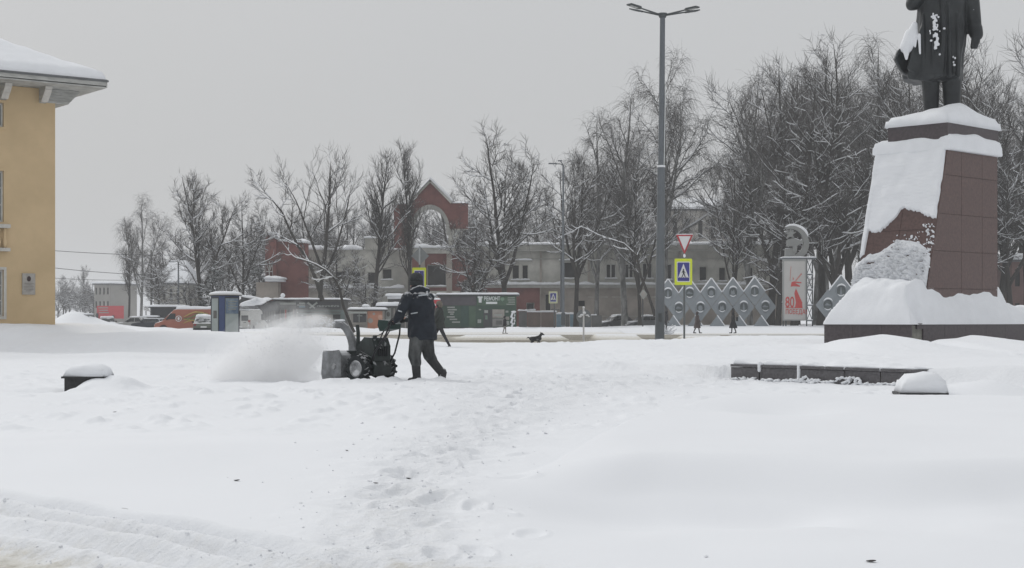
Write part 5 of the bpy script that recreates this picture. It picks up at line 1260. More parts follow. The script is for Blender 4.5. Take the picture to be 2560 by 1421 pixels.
def low_wall():
    Y = 172; c = Vector((WX(1400, Y), Y, .1)); t = thing('yard_fence', 'low snow-topped fence of brown and blue-grey sheets in front of the derelict building', 'fence', c)
    segs = [(1297, 1318, 779, M_KGREY), (1319, 1352, 781, mat('brown_sheet', (.17, .13, .11), .8, .15, 1)), (1353, 1390, 781, mat('brown_sheet', (.17, .13, .11), .8)), (1391, 1413, 786, M_BLUEG), (1414, 1424, 786, M_KGREY), (1425, 1444, 786, M_BLUEG), (1445, 1478, 787, mat('steel_sheet', (.14, .16, .17), .7)), (1479, 1505, 789, M_KGREY)]
    for (a, b, y, m) in segs:
        g = MB(c); g.pbox(a, b - .4, y, 826, Y, .12); g.build('sheet', m, t)
    g = MB(c)
    for (a, b, y) in ((1295, 1320, 778), (1318, 1392, 781), (1390, 1448, 786), (1478, 1492, 789)): g.snow(P(a, y, Y - .1), (WX(b, Y) - WX(a, Y), 0, 0), (0, .4, 0), .16, lump=.5, seed=int(a), over=.03, res=.2)
    g.build('snow', M_SNOW, t, True)
    t = thing('snowy_post', 'thin post plastered with snow beside the right end of the green kiosk', 'post', P(1283, 824, 149))
    o = t.location; g = MB(o); g.tube([P(1281, 822, 149), P(1281, 781, 149)], .1, 8); g.build('post', M_KDARK, t); g = MB(o)
    for k in range(9): g.sph(P(1280 + (k % 3 - 1) * 1.6, 820 - k * 4.7, 148.9), (.11, .08, .13), 8, 6)
    for k in range(5): g.sph(P(1286 + (k % 2), 782 + k * 6.7, 148.9), (.05, .05, .12), 8, 6)
    g.sph(P(1284, 780, 148.9), (.25, .12, .1), 8, 6); g.build('snow', M_SNOW, t, True)
low_wall()
def billboard():
    Y = 290; c = Vector((WX(275, Y), Y, 0)); t = thing('billboard', 'red billboard on posts with pale lines of lettering, far left', 'billboard', c, group=None)
    g = MB(c); g.pbox(242, 309, 765, 797, Y, .3); g.build('board', mat('billboard_red', (.50, .07, .08), .6, .1, .3), t)
    for (a, b, y) in ((246, 270, 769), (248, 270, 775), (248, 272, 781)):
        g = MB(c); g.pbox(a, b, y, y + 2.2, Y - .06, .055); g.build('text_line', M_PALEL, t)
    g = MB(c); g.pbox(246, 282, 797.5, 812, Y + .5, 3); g.build('shop_front', M_KBEIGE, t)
    for x in (243, 283): 
        g = MB(c); g.tube([P(x, 789 if x > 250 else 784, Y - .1), P(x, 826, Y - .1)], .2, 6); g.build('post', M_KDARK, t)
    g = MB(c); g.pbox(285, 330, 812, 824, Y + 1, 1); g.build('red_awning', mat('billboard_pink', (.40, .16, .17), .6, .1, .3), t)
billboard()
def ad_column():
    Y = 115; c = Vector((WX(557, Y), Y + 1, gz(WX(557, Y), Y) - .05)); t = thing('advertising_column', 'blue three-sided advertising column with pale poster panels and a round cap of snow', 'advertising column', c)
    zt = WZ(740, Y); xs = [WX(522, Y), WX(548, Y), WX(561.5, Y), WX(594, Y)]
    M_B = mat('column_blue', (.05, .085, .22), .45, .08, 2); M_F = mat('column_frame', (.035, .045, .07), .5)
    prof = [(xs[0], Y + .9), (xs[1], Y), (xs[2], Y - .02), (xs[3], Y + .7), (xs[3] - .3, Y + 2), (xs[0] + .5, Y + 2.1)]
    g = MB(c); g.rings([[(x, y, c.z) for x, y in prof], [(x, y, zt) for x, y in prof]]); g.build('body', M_B, t)
    def face(i, j, z0, z1, a, b, m, nm, o):
        p, q = Vector((*prof[i], 0)), Vector((*prof[j], 0)); d = (q - p); L_ = d.length; d.normalize(); n = Vector((d.y, -d.x, 0))
        g = MB(c); g.ext([(L_ * a, z0), (L_ * b, z0), (L_ * b, z1), (L_ * a, z1)], p + n * o, d, Z_, -n, .03); return g.build(nm, m, t)
    z0 = c.z + .2
    for (i, j) in ((0, 1), (2, 3)):
        face(i, j, z0 - .1, zt - .08, .0 if i == 0 else .02, .98 if i == 0 else 1, M_F, 'frame', .031)
    M_PO = mat('poster_pale', (.40, .46, .47), .4, .06, 1.5)
    face(0, 1, z0, zt - .18, .18, .92, M_PO, 'poster', .062); face(0, 1, z0 + 1.05, z0 + 1.6, .42, .78, M_KGREY, 'poster_figure', .094)
    face(2, 3, z0, zt - .18, .04, .9, M_PO, 'poster', .062); face(2, 3, zt - 1.28, zt - .2, .05, .89, mat('poster_blue', (.13, .22, .38), .4, .4, 1.6, col2=(.33, .42, .5)), 'poster_picture', .094)
    for k in range(4): face(2, 3, zt - .42 - k * .19, zt - .36 - k * .19, .2, .8 - .07 * (k % 2), M_PALEL, 'text_line', .126)
    g = MB(c); cx = (xs[0] + xs[3]) / 2; n = 28
    rows = [[(cx + math.cos(2 * math.pi * j / n) * r * 1.05, Y + 1 + math.sin(2 * math.pi * j / n) * r, z) for j in range(n)] for (z, r) in ((zt, 1.08), (zt + .06, 1.12))]; g.rings(rows); g.build('rim', M_F, t)
    g = MB(c); rows = [[(cx + math.cos(2 * math.pi * j / n) * r * 1.05, Y + 1 + math.sin(2 * math.pi * j / n) * r, z) for j in range(n)] for (z, r) in ((zt + .06, 1.13), (zt + .16, 1.14), (zt + .26, 1.0), (zt + .33, .7), (zt + .35, .1))]; g.rings(rows); g.build('snow_cap', M_SNOW, t, True)
ad_column()

# ------------------------------------------------------------------ lamp mast, lamps, signs
M_GALV = mat('galvanised_steel', (0.135, 0.15, 0.165), 0.5, 0.08, 1.5, metal=0.2)
M_GALVD = mat('dark_steel', (0.075, 0.085, 0.09), 0.5, 0.1, 2, metal=0.2)
M_LENS = mat('lamp_lens', (0.4, 0.42, 0.43), 0.3, 0.1, 5)
def mast():
    Y = 78; x = WX(1649, Y); base = Vector((x, Y, gz(x, Y))); t = thing('lighting_mast', 'tall grey tapering lighting mast with five radiating lamp arms, standing by the road', 'lamp post', base)
    xt = WX(1656.5, Y); zt = WZ(42, Y); zm = WZ(418, Y); xm = x + (xt - x) * (zm - base.z) / (zt - base.z)
    g = MB(base); g.tube([(x, Y, base.z - .1), (xm, Y, zm)], [.235, .185], 12); g.build('lower_shaft', M_GALV, t, False)
    g = MB(base); g.tube([(xm, Y, zm), (xt, Y, zt)], [.155, .125], 12); g.build('upper_shaft', M_GALV, t, False)
    g = MB(base); g.tube([(xm, Y, zm - .02), (xm, Y, zm + .08)], .20, 12); g.build('joint_collar', M_SNOW, t)
    g = MB(base); g.tube([(xm + .13, Y - .1, zm + .1), (xm + .2, Y - .1, zm + 4.0)], .02, 6); g.build('cable', M_LETTER, t)
    g = MB(base); g.tube([(xt, Y, zt - .05), (xt, Y, zt + .1), (xt, Y, zt + .16)], [.16, .23, .23], 12); g.build('head', M_GALVD, t)
    ends = [((1567, 25), -1.0), ((1583, 11), .9), ((1667, 9), 1.9), ((1752, 14), .9), ((1737, 30), -.9)]
    for (px, py), dy in ends:
        e = Vector((WX(px, Y), Y + dy * 1.4, WZ(py, Y))); s = Vector((xt, Y, zt + .05)); d = (e - s).normalized()
        if px == 1667: s = Vector((xt + .05, Y + .1, zt + .1))
        m = s + (e - s) * .66
        g = MB(base); g.tube([s, m], [.05, .035], 8); arm = g.build('arm', M_GALVD, t)
        sd = d.cross(Z_).normalized(); up = sd.cross(d)
        g = MB(base)
        w1, w2 = .05, (.17 if px != 1667 else .17)
        g.rings([[m - d * .05 + sd * a * w1 + up * b * .04 for a, b in ((-1, -1), (1, -1), (1, 1), (-1, 1))], [m + d * .1 + sd * a * w2 + up * b * .045 for a, b in ((-1, -1), (1, -1), (1, 1), (-1, 1))], [e + sd * a * w2 + up * b * .03 for a, b in ((-1, -1), (1, -1), (1, 1), (-1, 1))]])
        lh = g.build('lamp_head', M_GALVD, arm)
        g = MB(base); g.ext([(.2, -.11), ((e - m).length - .08, -.11), ((e - m).length - .08, .11), (.2, .11)], m - up * .055, d, sd, up, .01); g.build('lens', M_LENS, arm)
    g = MB(base); g.box((x, Y - .24, base.z + 1.2), (.16, .05, .4)); g.build('service_hatch', M_GALVD, t)
    g = MB(base); g.sph((x - .05, Y - .02, base.z), (.5, .5, .12), 14, 8); g.build('foot_snow', M_SNOW, t, True)
mast()
def street_lamp(px, pyt, Y, label, dy=0, heads=((-8, 4), (-3, -3))):
    base = Vector((WX(px, Y), Y, gz(WX(px, Y), Y))); t = thing('street_lamp', label, 'lamp post', base)
    z = WZ(pyt, Y); h = Y / F
    g = MB(base); g.tube([base - Z_ * .1, base + Z_ * (z - base.z) * .13, (base.x, Y, z)], [.16, .13, .08], 10); g.build('pole', M_GALV, t)
    if Y < 200:
        g = MB(base); g.tube([base + Z_ * .3, base + Z_ * 1.4], .2, 10); g.build('base_sleeve', M_GALVD, t)
    for (dx, dyp) in heads:
        e = Vector((base.x + dx * h * 3.2, Y - .3, z - dyp * h)); m = Vector((base.x + dx * h * .9, Y - .1, z + .05))
        g = MB(base); g.tube([(base.x, Y, z - .1), m, e], [.04, .045, .04], 6); arm = g.build('arm', M_GALVD, t)
        g = MB(base); g.box(e + Vector((dx * h * .6, 0, .03)), (abs(dx) * h * 2.2 + .2, .3, .1)); g.build('lamp_head', M_GALV, arm)
street_lamp(1408, 412, 150, 'slim grey street lamp with two floodlight heads beside the small crossing sign', heads=((-7, -1), (-2.2, -8)))
street_lamp(446, 655, 190, 'thin street lamp with one short arm in front of the bare trees at left', heads=((-4, 1),))
street_lamp(1403, 580, 178, 'low lamp with a single curved arm among trees left of the mast', heads=((-6, -4),))

M_YG = mat('fluorescent_yellow', (0.62, 0.70, 0.04), 0.5, 0.05, 5)
M_SBLUE = mat('sign_blue', (0.045, 0.045, 0.22), 0.4, 0.05, 5)
M_SWH = mat('sign_white', (0.66, 0.66, 0.66), 0.4, 0.04, 5)
M_SBLK = mat('sign_black', (0.02, 0.02, 0.022), 0.5)
M_SRED = mat('sign_border_red', (0.42, 0.05, 0.06), 0.4)
M_SBACK = mat('sign_back_grey', (0.22, 0.235, 0.24), 0.5, 0.08, 3, metal=.2)
M_POST = mat('sign_post', (0.10, 0.11, 0.11), 0.5, 0.1, 3)
M_PALEY = mat('faded_yellow', (0.52, 0.53, 0.32), 0.6, 0.05, 5)
def crossing_face(t, c, w_, h_, y, border, base, parent_name='crossing_sign'):
    """c: centre of the board (world), faces the camera"""
    def R(nm, hw, hh, o, m, p=t, cz=0, cx=0):
        g = MB(base); r = min(hw, hh) * .12; pts = []
        for (sx, sz, a0) in ((1, 1, 0), (-1, 1, 90), (-1, -1, 180), (1, -1, 270)):
            for a in (0, 45, 90):
                an = math.radians(a0 + a); pts.append((c.x + cx + sx * (hw - r) + math.cos(an) * r, c.z + cz + sz * (hh - r) + math.sin(an) * r))
        g.prism(pts, y - o, y - o + .012); return g.build(nm, m, p)
    b = R('crossing_board', w_ / 2, h_ / 2, .0, border)
    R('white_field', w_ * .375, h_ * .385, .006, M_SWH, b)
    R('blue_field', w_ * .335, h_ * .35, .012, M_SBLUE, b)
    s = w_ * .30; zb = c.z - h_ * .22; zt = c.z + h_ * .31
    g = MB(base); g.prism([(c.x - s, zb), (c.x + s, zb), (c.x, zt)], y - .018, y - .006); g.build('white_triangle', M_SWH, b)
    g = MB(base); k = w_ / .8
    def q(x, z): return (c.x + x * k, zb + z * k)
    g.prism([(c.x + (math.cos(a) * .03) * k, zb + (.37 + math.sin(a) * .03) * k) for a in [math.pi * j / 5 for j in range(10)]], y - .024, y - .012)
    for pl in ([(-.03, .34), (.03, .33), (.045, .18), (-.02, .17)], [(-.02, .19), (.02, .19), (-.05, .02), (-.09, .02)], [(.0, .19), (.045, .19), (.10, .03), (.06, .02)], [(-.03, .33), (-.01, .31), (-.06, .2), (-.085, .21)], [(.02, .32), (.04, .3), (.09, .21), (.07, .19)]):
        g.prism([q(*p) for p in pl], y - .024, y - .012)
    for x in (-.16, -.08, 0, .08, .16): g.prism([q(x - .02, -.0), q(x + .012, -.0), q(x + .012, .025), q(x - .02, .025)], y - .0245, y - .012)
    g.build('walking_figure', M_SBLK, b)
def sign_main():
    Y = 73; x = WX(1711, Y); base = Vector((x, Y, gz(x, Y))); t = thing('road_sign', 'give-way triangle above a bright yellow-framed pedestrian crossing sign on one post, right of the mast', 'road sign', base)
    g = MB(base); g.tube([(x, Y + .06, base.z - .05), (x, Y + .06, WZ(590, Y))], .045, 10); g.build('post', M_POST, t)
    c = P(1708.5, 680, Y); crossing_face(t, c, WX(1731, Y) - WX(1687, Y), WZ(647, Y) - WZ(713, Y), Y - .01, M_YG, base)
    k = lambda pts: [(WX(p[0], Y), WZ(p[1], Y)) for p in pts]
    g = MB(base); g.prism(k([(1690.5, 588.5), (1691.5, 587), (1731, 587), (1732, 588.5), (1712.5, 634), (1710, 634)]), Y - .03, Y - .01); tr = g.build('give_way_board', M_SRED, t)
    g = MB(base); g.prism(k([(1696, 591), (1726.5, 591), (1711.2, 627)]), Y - .038, Y - .026); g.build('white_triangle', M_SWH, tr)
    g = MB(base); g.snow(P(1691, 587, Y - .04), (WX(1732, Y) - WX(1691, Y), 0, 0), (0, .05, 0), .03, seed=1, over=.0, res=.06); g.build('snow', M_SNOW, tr, True)
    g = MB(base); g.sph((x, Y - .0, WZ(640, Y)), (.06, .08, .09), 8, 6); g.build('clamp_snow', M_SNOW, t, True)
sign_main()
def sign_behind():
    Y = 85; x = WX(1049, Y); base = Vector((x, Y, gz(x, Y))); t = thing('road_sign', 'diamond sign seen from the back above a yellow-framed crossing sign, directly behind the worker’s head', 'road sign', base)
    g = MB(base); g.tube([(x, Y + .06, base.z), (x, Y + .06, WZ(616, Y))], .04, 10); g.build('post', M_POST, t)
    g = MB(base); c = P(1050.5, 640, Y); r = 22.5 * Y / F; g.prism([(c.x - r, c.z), (c.x, c.z - r), (c.x + r, c.z), (c.x, c.z + r)], Y - .03, Y - .01); d = g.build('diamond_board', M_SBACK, t)
    g = MB(base); g.bx(x - .04, x + .04, Y - .075, Y - .031, WZ(662, Y), WZ(616, Y)); g.build('bracket', M_LENS, d)
    crossing_face(t, P(1048, 697, Y), 34.5 * Y / F, 55 * Y / F, Y - .01, M_YG, base)
sign_behind()
def sign_small():
    Y = 155; x = WX(1386, Y); base = Vector((x, Y, gz(x, Y))); t = thing('road_sign', 'small faded yellow-framed pedestrian crossing sign left of the slim street lamp', 'road sign', base)
    g = MB(base); g.tube([(x, Y + .06, base.z), (x, Y + .06, WZ(735, Y))], .06, 8); g.build('post', M_POST, t)
    crossing_face(t, P(1383, 744, Y), 22 * Y / F, 30 * Y / F, Y - .01, M_PALEY, base)
    g = MB(base); g.pbox(1378, 1399, 773, 776, Y - .05, .05); g.build('plate', M_KGREY, t)
sign_small()
def sign_round():
    Y = 80; x = WX(1459, Y); base = Vector((x, Y, gz(x, Y))); t = thing('road_sign', 'round grey sign back on a white post with caught snow, beside the road', 'road sign', base)
    g = MB(base); g.tube([(x, Y, base.z), (x, Y, WZ(769, Y))], .045, 10); g.build('post', M_SWH, t)
    g = MB(base); c = P(1459.5, 792, Y); g.prism([(c.x + math.cos(a) * .37, c.z + math.sin(a) * .37) for a in [math.pi * 2 * j / 28 for j in range(28)]], Y + .05, Y + .07); g.build('disc', M_SBACK, t)
    g = MB(base)
    for (px, py, rx, rz_) in ((1450, 792, .10, .05), (1455, 788, .10, .06), (1461, 783, .09, .08), (1468, 789, .09, .045), (1472, 792, .05, .03), (1459, 769, .06, .05)): g.sph(P(px, py, Y - .02), (rx, .05, rz_), 10, 6)
    g.build('snow', M_SNOW, t, True)
sign_round()
def sign_diamond_far():
    Y = 140; x = WX(1607, Y); base = Vector((x, Y, gz(x, Y))); t = thing('road_sign', 'pale outlined diamond sign on a thin post behind the parked cars', 'road sign', base)
    g = MB(base); g.tube([(x, Y + .05, base.z - .2), (x, Y + .05, WZ(748, Y))], .06, 8); g.build('post', M_KDARK, t)
    for r, m, nm, o in ((13, M_PALEL, 'diamond_board', .0), (9.5, M_KBEIGE, 'diamond_field', .02)):
        g = MB(base); c = P(1608.5, 736, Y); rr_ = r * Y / F; g.prism([(c.x - rr_ * .75, c.z), (c.x, c.z - rr_), (c.x + rr_ * .75, c.z), (c.x, c.z + rr_)], Y - .02 - o, Y - o - .001); g.build(nm, m, t)
sign_diamond_far()
def small_round_left():
    Y = 210; x = WX(365, Y); base = Vector((x, Y, .1)); t = thing('road_sign', 'small round pale sign on a post left of the grey kiosk', 'road sign', base)
    g = MB(base); g.tube([base, (x, Y, WZ(768, Y))], .07, 6); g.build('post', M_KGREY, t)
    g = MB(base); c = P(365, 772, Y); g.prism([(c.x + math.cos(a) * .33, c.z + math.sin(a) * .33) for a in [math.pi * 2 * j / 16 for j in range(16)]], Y - .08, Y - .06); g.build('disc', M_SWH, t)
small_round_left()

# ------------------------------------------------------------------ lattice of diamonds with medallions
M_LAT = mat('grey_blue_lattice', (0.24, 0.265, 0.285), 0.6, 0.08, .8)
M_LATD = mat('lattice_dark', (0.12, 0.14, 0.145), 0.6, 0.2, 1.2)
def lattice(label, centers_top, centers_low, bases, Y, hx, hy, grp):
    base = Vector((WX(sum(c[0] for c in centers_top) / len(centers_top), Y), Y, gz(WX(centers_top[0][0], Y), Y))); t = thing('decorative_screen', label, 'screen', base, group=None)
    k = Y / F
    def one(cx, cy, seed, top):
        c = P(cx, cy, Y); HXx, HZz = hx * k, hy * k
        R = .335 * hx * k * 1.25; n = 24
        # plate with a round hole
        g = MB(base); outer = []; inner = []
        for j in range(n):
            a = 2 * math.pi * j / n; ca, sa = math.cos(a), math.sin(a); s = 1 / (abs(ca) / (HXx - .012) + abs(sa) / (HZz - .012))
            outer.append((c.x + ca * s, c.z + sa * s)); inner.append((c.x + ca * R * .9, c.z + sa * R * 1.05))
        for y0 in (Y, Y + .14):
            pass
        vs = [(p[0], Y, p[1]) for p in outer] + [(p[0], Y, p[1]) for p in inner] + [(p[0], Y + .14, p[1]) for p in outer] + [(p[0], Y + .14, p[1]) for p in inner]
        fs = []
        for j in range(n):
            i = (j + 1) % n; fs += [(j, i, n + i, n + j), (2 * n + j, 3 * n + j, 3 * n + i, 2 * n + i), (j, 2 * n + j, 2 * n + i, i), (n + j, n + i, 3 * n + i, 3 * n + j)]
        g.add(vs, fs); pl = g.build('diamond_panel', M_LAT, t)
        g = MB(base); pts = [Vector((c.x + math.cos(2 * math.pi * j / n) * R, Y - .03, c.z + math.sin(2 * math.pi * j / n) * R * 1.15)) for j in range(n + 1)]
        g.tube(pts, .055, 6, cap=False); g.build('medallion_ring', M_LAT, pl)
        g = MB(base); g.prism([(c.x + math.cos(2 * math.pi * j / n) * R * .93, c.z + math.sin(2 * math.pi * j / n) * R * 1.08) for j in range(n)], Y + .10, Y + .13); g.build('medallion_back', M_LATD, pl)
        g = MB(base); r2 = random.Random(seed)
        kind = seed % 4
        if kind == 0: g.prism([(c.x - .1, c.z - .3), (c.x + .1, c.z - .3), (c.x + .03, c.z + .35), (c.x - .03, c.z + .35)], Y + .04, Y + .09); g.bx(c.x - .2, c.x + .2, Y + .04, Y + .09, c.z - .35, c.z - .3)
        elif kind == 1: g.bx(c.x - .26, c.x + .26, Y + .04, Y + .09, c.z - .04, c.z + .05); g.prism([(c.x - .2, c.z + .05), (c.x + .1, c.z + .05), (c.x, c.z + .15), (c.x - .12, c.z + .16)], Y + .04, Y + .09)
        elif kind == 2: g.prism([(c.x + math.cos(a) * .2, c.z - .03 + math.sin(a) * .26) for a in [math.pi * j / 5 for j in range(10)]], Y + .04, Y + .09)
        else: g.prism([(c.x - .22, c.z - .26), (c.x + .2, c.z - .2), (c.x + .1, c.z + .25), (c.x - .02, c.z + .05), (c.x - .14, c.z + .22)], Y + .04, Y + .09)
        g.build('medallion_relief', M_LAT, pl)
        g = MB(base); pts = [Vector((c.x + math.cos(a) * R * .8, Y + .06, c.z + math.sin(a) * R * .95)) for a in np.linspace(-2.5, -.64, 9)]; g.tube(pts, [.02, .05, .07, .08, .085, .08, .07, .05, .02], 6)
        pts = [Vector((c.x + math.cos(a) * R * 1.02, Y - .04, c.z + .04 + math.sin(a) * R * 1.2)) for a in np.linspace(.5, 2.6, 9)]; g.tube(pts, [.02, .05, .07, .08, .085, .08, .07, .05, .02], 6)
        if top:
            for sg in (-1, 1):
                g.tube([(c.x, Y + .07, c.z + HZz + .03), (c.x + sg * HXx * .97, Y + .07, c.z + .05)], .085, 6)
        g.build('snow', M_SNOW, pl, True)
    for i, (cx, cy) in enumerate(centers_top): one(cx, cy, i, True)
    for i, (cx, cy) in enumerate(centers_low): one(cx, cy, i + 1, False)
    for (cx, yt) in bases:
        c = P(cx, yt, Y - .5); zb = gz(c.x, Y - .5) - .1; w_ = (c.z - zb) * .72
        g = MB(base); g.prism([(c.x - w_, zb), (c.x + w_, zb), (c.x, c.z)], Y - .55, Y - .45); f = g.build('foot_panel', M_LAT, t)
        g = MB(base); g.tube([(c.x, Y - .5, c.z), (c.x + w_, Y - .5, zb)], .07, 6); g.build('snow', M_SNOW, f)
    g = MB(base); 
    for (cx, cy) in centers_low: c = P(cx, cy, Y); g.bx(c.x - .05, c.x + .05, Y + .14, Y + .22, -.1, c.z - .6)
    g.build('support', M_GALV, t)
lattice('grey-blue lattice screen of diamond plates with round medallions, between the crossing sign and the stele',
        [(1670 + 54.2 * i, 735 - 1.3 * i) for i in range(5)], [(1697 + 54.2 * i, 771 - .9 * i) for i in range(5)], [(1683 + 55 * i, 789) for i in range(5)], 145, 27.1, 36, None)
lattice('smaller diamond lattice screen with two medallions, partly hidden by the pedestal snow', [(2103, 728)], [(2070, 763), (2137, 766)], [], 140, 31, 39, None)

def stele():
    Y = 143; x0, x1, x2 = WX(1957, Y), WX(2016, Y), WX(2038, Y); base = Vector(((x0 + x1) / 2, Y, gz(x0, Y))); t = thing('victory_stele', 'upright poster stele with red 80 emblem, topped by a grey hammer-and-sickle with a star', 'stele', base)
    zt, zb = WZ(648, Y), WZ(802, Y); W2 = x1 - x0
    g = MB(base); g.bx(x0, x1, Y, Y + .25, zb, zt); g.build('panel_frame', mat('stele_grey', (.33, .335, .33), .6, .06, 1), t)
    pb = MB(base); pb.bx(x0 + .12, x1 - .14, Y - .03, Y - .002, zb + .1, zt - .2); po = pb.build('poster', mat('poster_white', (.50, .49, .475), .6, .04, 1), t)
    M_PR = mat('poster_red', (.52, .075, .07), .6, .08, 2); M_PR2 = mat('poster_red_pale', (.48, .22, .2), .6, .1, 2)
    sc = lambda px, py: (WX(px, Y), WZ(py, Y))
    def q(x, y): return sc(1940 + x * .19704, 550 + y * .19704)     # pixel grid of the enlarged view
    g = MB(base)
    for pl in ([(186, 590), (193, 592), (180, 780), (174, 775)], [(212, 720), (228, 745), (222, 765), (208, 760)]): g.prism([q(*p) for p in pl], Y - .05, Y - .032)
    for pl in ([(240, 770), (318, 675), (330, 690), (255, 778)],): g.prism([q(*p) for p in pl], Y - .05, Y - .032)
    g.build('poster_strokes', M_PR2, po)
    g = MB(base)
    for pl in ([(196, 792), (230, 780), (322, 792), (322, 806), (240, 800), (305, 838), (302, 850), (215, 842), (186, 850)], [(232, 930), (252, 870), (300, 980), (332, 1050), (330, 1068), (334, 1112), (240, 1112), (252, 1050)]): g.prism([q(*p) for p in pl], Y - .05, Y - .032)
    g.bx(q(120, 0)[0], q(336, 0)[0], Y - .05, Y - .032, q(0, 1121)[1], q(0, 1112)[1]); g.build('red_figure', M_PR, po)
    a = q(118, 1108); b = q(118, 975); hgt = b[1] - a[1]
    text('80', hgt / .70, Vector((a[0] - .02, Y - .05, a[1])) - base, M_PR, po, sx=.62, depth=.008, bold=.015)
    a = q(118, 1196); b = q(118, 1136); hgt = b[1] - a[1]
    text('ПОБЕДА!', hgt / .70, Vector((a[0] - .0, Y - .05, a[1])) - base, M_PR, po, sx=.70, depth=.008, bold=.004)
    # open steel truss on its right side, legs
    yb = Y + 1.3; gz0 = base.z - .1
    g = MB(base)
    for (xx, yy) in ((x1 + .04, Y + .1), (x2, yb), (x0 + .06, Y + .15), (x0 + .5, yb)): g.tube([(xx, yy, gz0), (xx, yy, zt - .05)], .06, 6)
    g.build('truss_upright', M_GALVD, t)
    for i in range(4):
        z0 = zb + (zt - zb) * i / 4; z1 = zb + (zt - zb) * (i + 1) / 4; g = MB(base)
        g.tube([(x1 + .05, Y + .12, z0), (x2, yb, z1)], .04, 5); g.tube([(x1 + .05, Y + .12, z1), (x2, yb, z0)], .04, 5); g.tube([(x1 + .05, Y + .12, z0), (x2, yb, z0)], .06, 5); g.build('truss_brace', M_GALV, t)
        g = MB(base); g.snow((x1 + .05, Y + .05, z0 + .05), (x2 - x1 - .05, .9, 0), (0, .12, 0), .06, seed=i, over=.0, res=.15); g.build('snow', M_SNOW, t, True)
    g = MB(base); g.bx(x0 - .05, x2 + .08, Y - .06, yb + .1, zt, zt + .12); top = g.build('top_plate', M_GALV, t)
    g = MB(base); g.snow((x0 - .05, Y - .08, zt + .12), (x2 - x0 + .15, 0, 0), (0, 1.3, 0), .10, seed=7, over=.02, res=.2); g.build('snow', M_SNOW, t, True)
    # emblem
    M_EM = mat('emblem_grey', (.235, .24, .235), .6, .08, 1)
    cx, cy = 215, 290
    outer = [(cx + 215 * math.sin(math.radians(a)), cy - 225 * math.cos(math.radians(a)) + 10) for a in range(-22, 205, 9)]
    inner = [(cx - 10 + 155 * math.sin(math.radians(a)), cy + 0 - 170 * math.cos(math.radians(a)) - 10) for a in range(168, -24, -9)]
    e = outer; sick = [q(*p) for p in outer + [(140, 480), (125, 470), (130, 365), (220, 362), (255, 345), (280, 392)] + [(p[0], p[1]) for p in inner]]
    g = MB(base); g.prism(sick, Y + .35, Y + .85); em = g.build('sickle', M_EM, t)
    g = MB(base)
    g.prism([q(*p) for p in ((150, 255), (200, 235), (245, 235), (350, 270), (345, 290), (275, 330), (275, 400), (222, 400), (222, 335), (150, 335))], Y + .30, Y + .80); g.build('hammer', M_EM, t)
    g = MB(base); st = []
    for k in range(10):
        r = 78 if k % 2 == 0 else 32; a = math.radians(k * 36); st.append(q(195 + r * math.sin(a), 170 - r * math.cos(a) + 5))
    g.prism(st, Y + .40, Y + .70); g.build('star', M_EM, t)
    g = MB(base)
    pts = [Vector((q(*p)[0], Y + .6, q(*p)[1] + .05)) for p in outer[:11]]; g.tube(pts, [.05, .12, .15, .17, .18, .2, .22, .24, .24, .2, .08], 8)
    pts = [Vector((q(x, y)[0], Y + .5, q(x, y)[1])) for x, y in ((245, 232), (275, 240), (310, 255), (350, 268))]; g.tube(pts, .05, 6)
    g.tube([Vector((q(x, y)[0], Y + .6, q(x, y)[1])) for x, y in ((118, 145), (160, 138), (240, 138))], .05, 6); g.tube([Vector((q(x, y)[0], Y + .6, q(x, y)[1])) for x, y in ((128, 362), (215, 358))], .04, 6)
    g.build('emblem_snow', M_SNOW, t, True)
stele()
# ------------------------------------------------------------------ bare trees
M_BARK = mat('bark', (0.042, 0.038, 0.034), 0.95, 0.35, 2.5, 0.4, 8, snow=0.75, snow_lo=0.5, stretch=(1, 1, .25))
M_BARKB = mat('birch_bark', (0.14, 0.14, 0.135), 0.9, 0.5, 2.0, 0.2, 8, col2=(0.30, 0.30, 0.29), snow=0.7, snow_lo=0.4, stretch=(1, 1, .5))
M_TWIG = mat('twigs', (0.052, 0.046, 0.042), 0.95, 0.3, .8, snow=0.6, snow_lo=0.62, snowscale=1.2)
M_TWIGB = mat('birch_twigs', (0.070, 0.063, 0.058), 0.95, 0.3, .8, snow=0.6, snow_lo=0.65, snowscale=1.2)
M_NEEDLE = mat('dark_needles', (0.030, 0.040, 0.036), 0.95, 0.35, 1.0, snow=0.85, snow_lo=0.55, snowscale=1.5)
def nrm(v): return v / np.maximum(np.linalg.norm(v, axis=-1, keepdims=True), 1e-9)
def grow(rg, base, dirs, lens, K, up, wob):
    """polylines for all branches of a level at once"""
    N_ = len(base); pts = np.zeros((N_, K + 1, 3)); pts[:, 0] = base; d = nrm(dirs.copy())
    upv = np.array([0, 0, 1.0])
    for k in range(K):
        u = up(k / K) if callable(up) else up
        d = nrm(d + upv * u / K + rg.normal(0, wob / math.sqrt(K), (N_, 3)))
        pts[:, k + 1] = pts[:, k] + d * (lens / K)[:, None]
    return pts
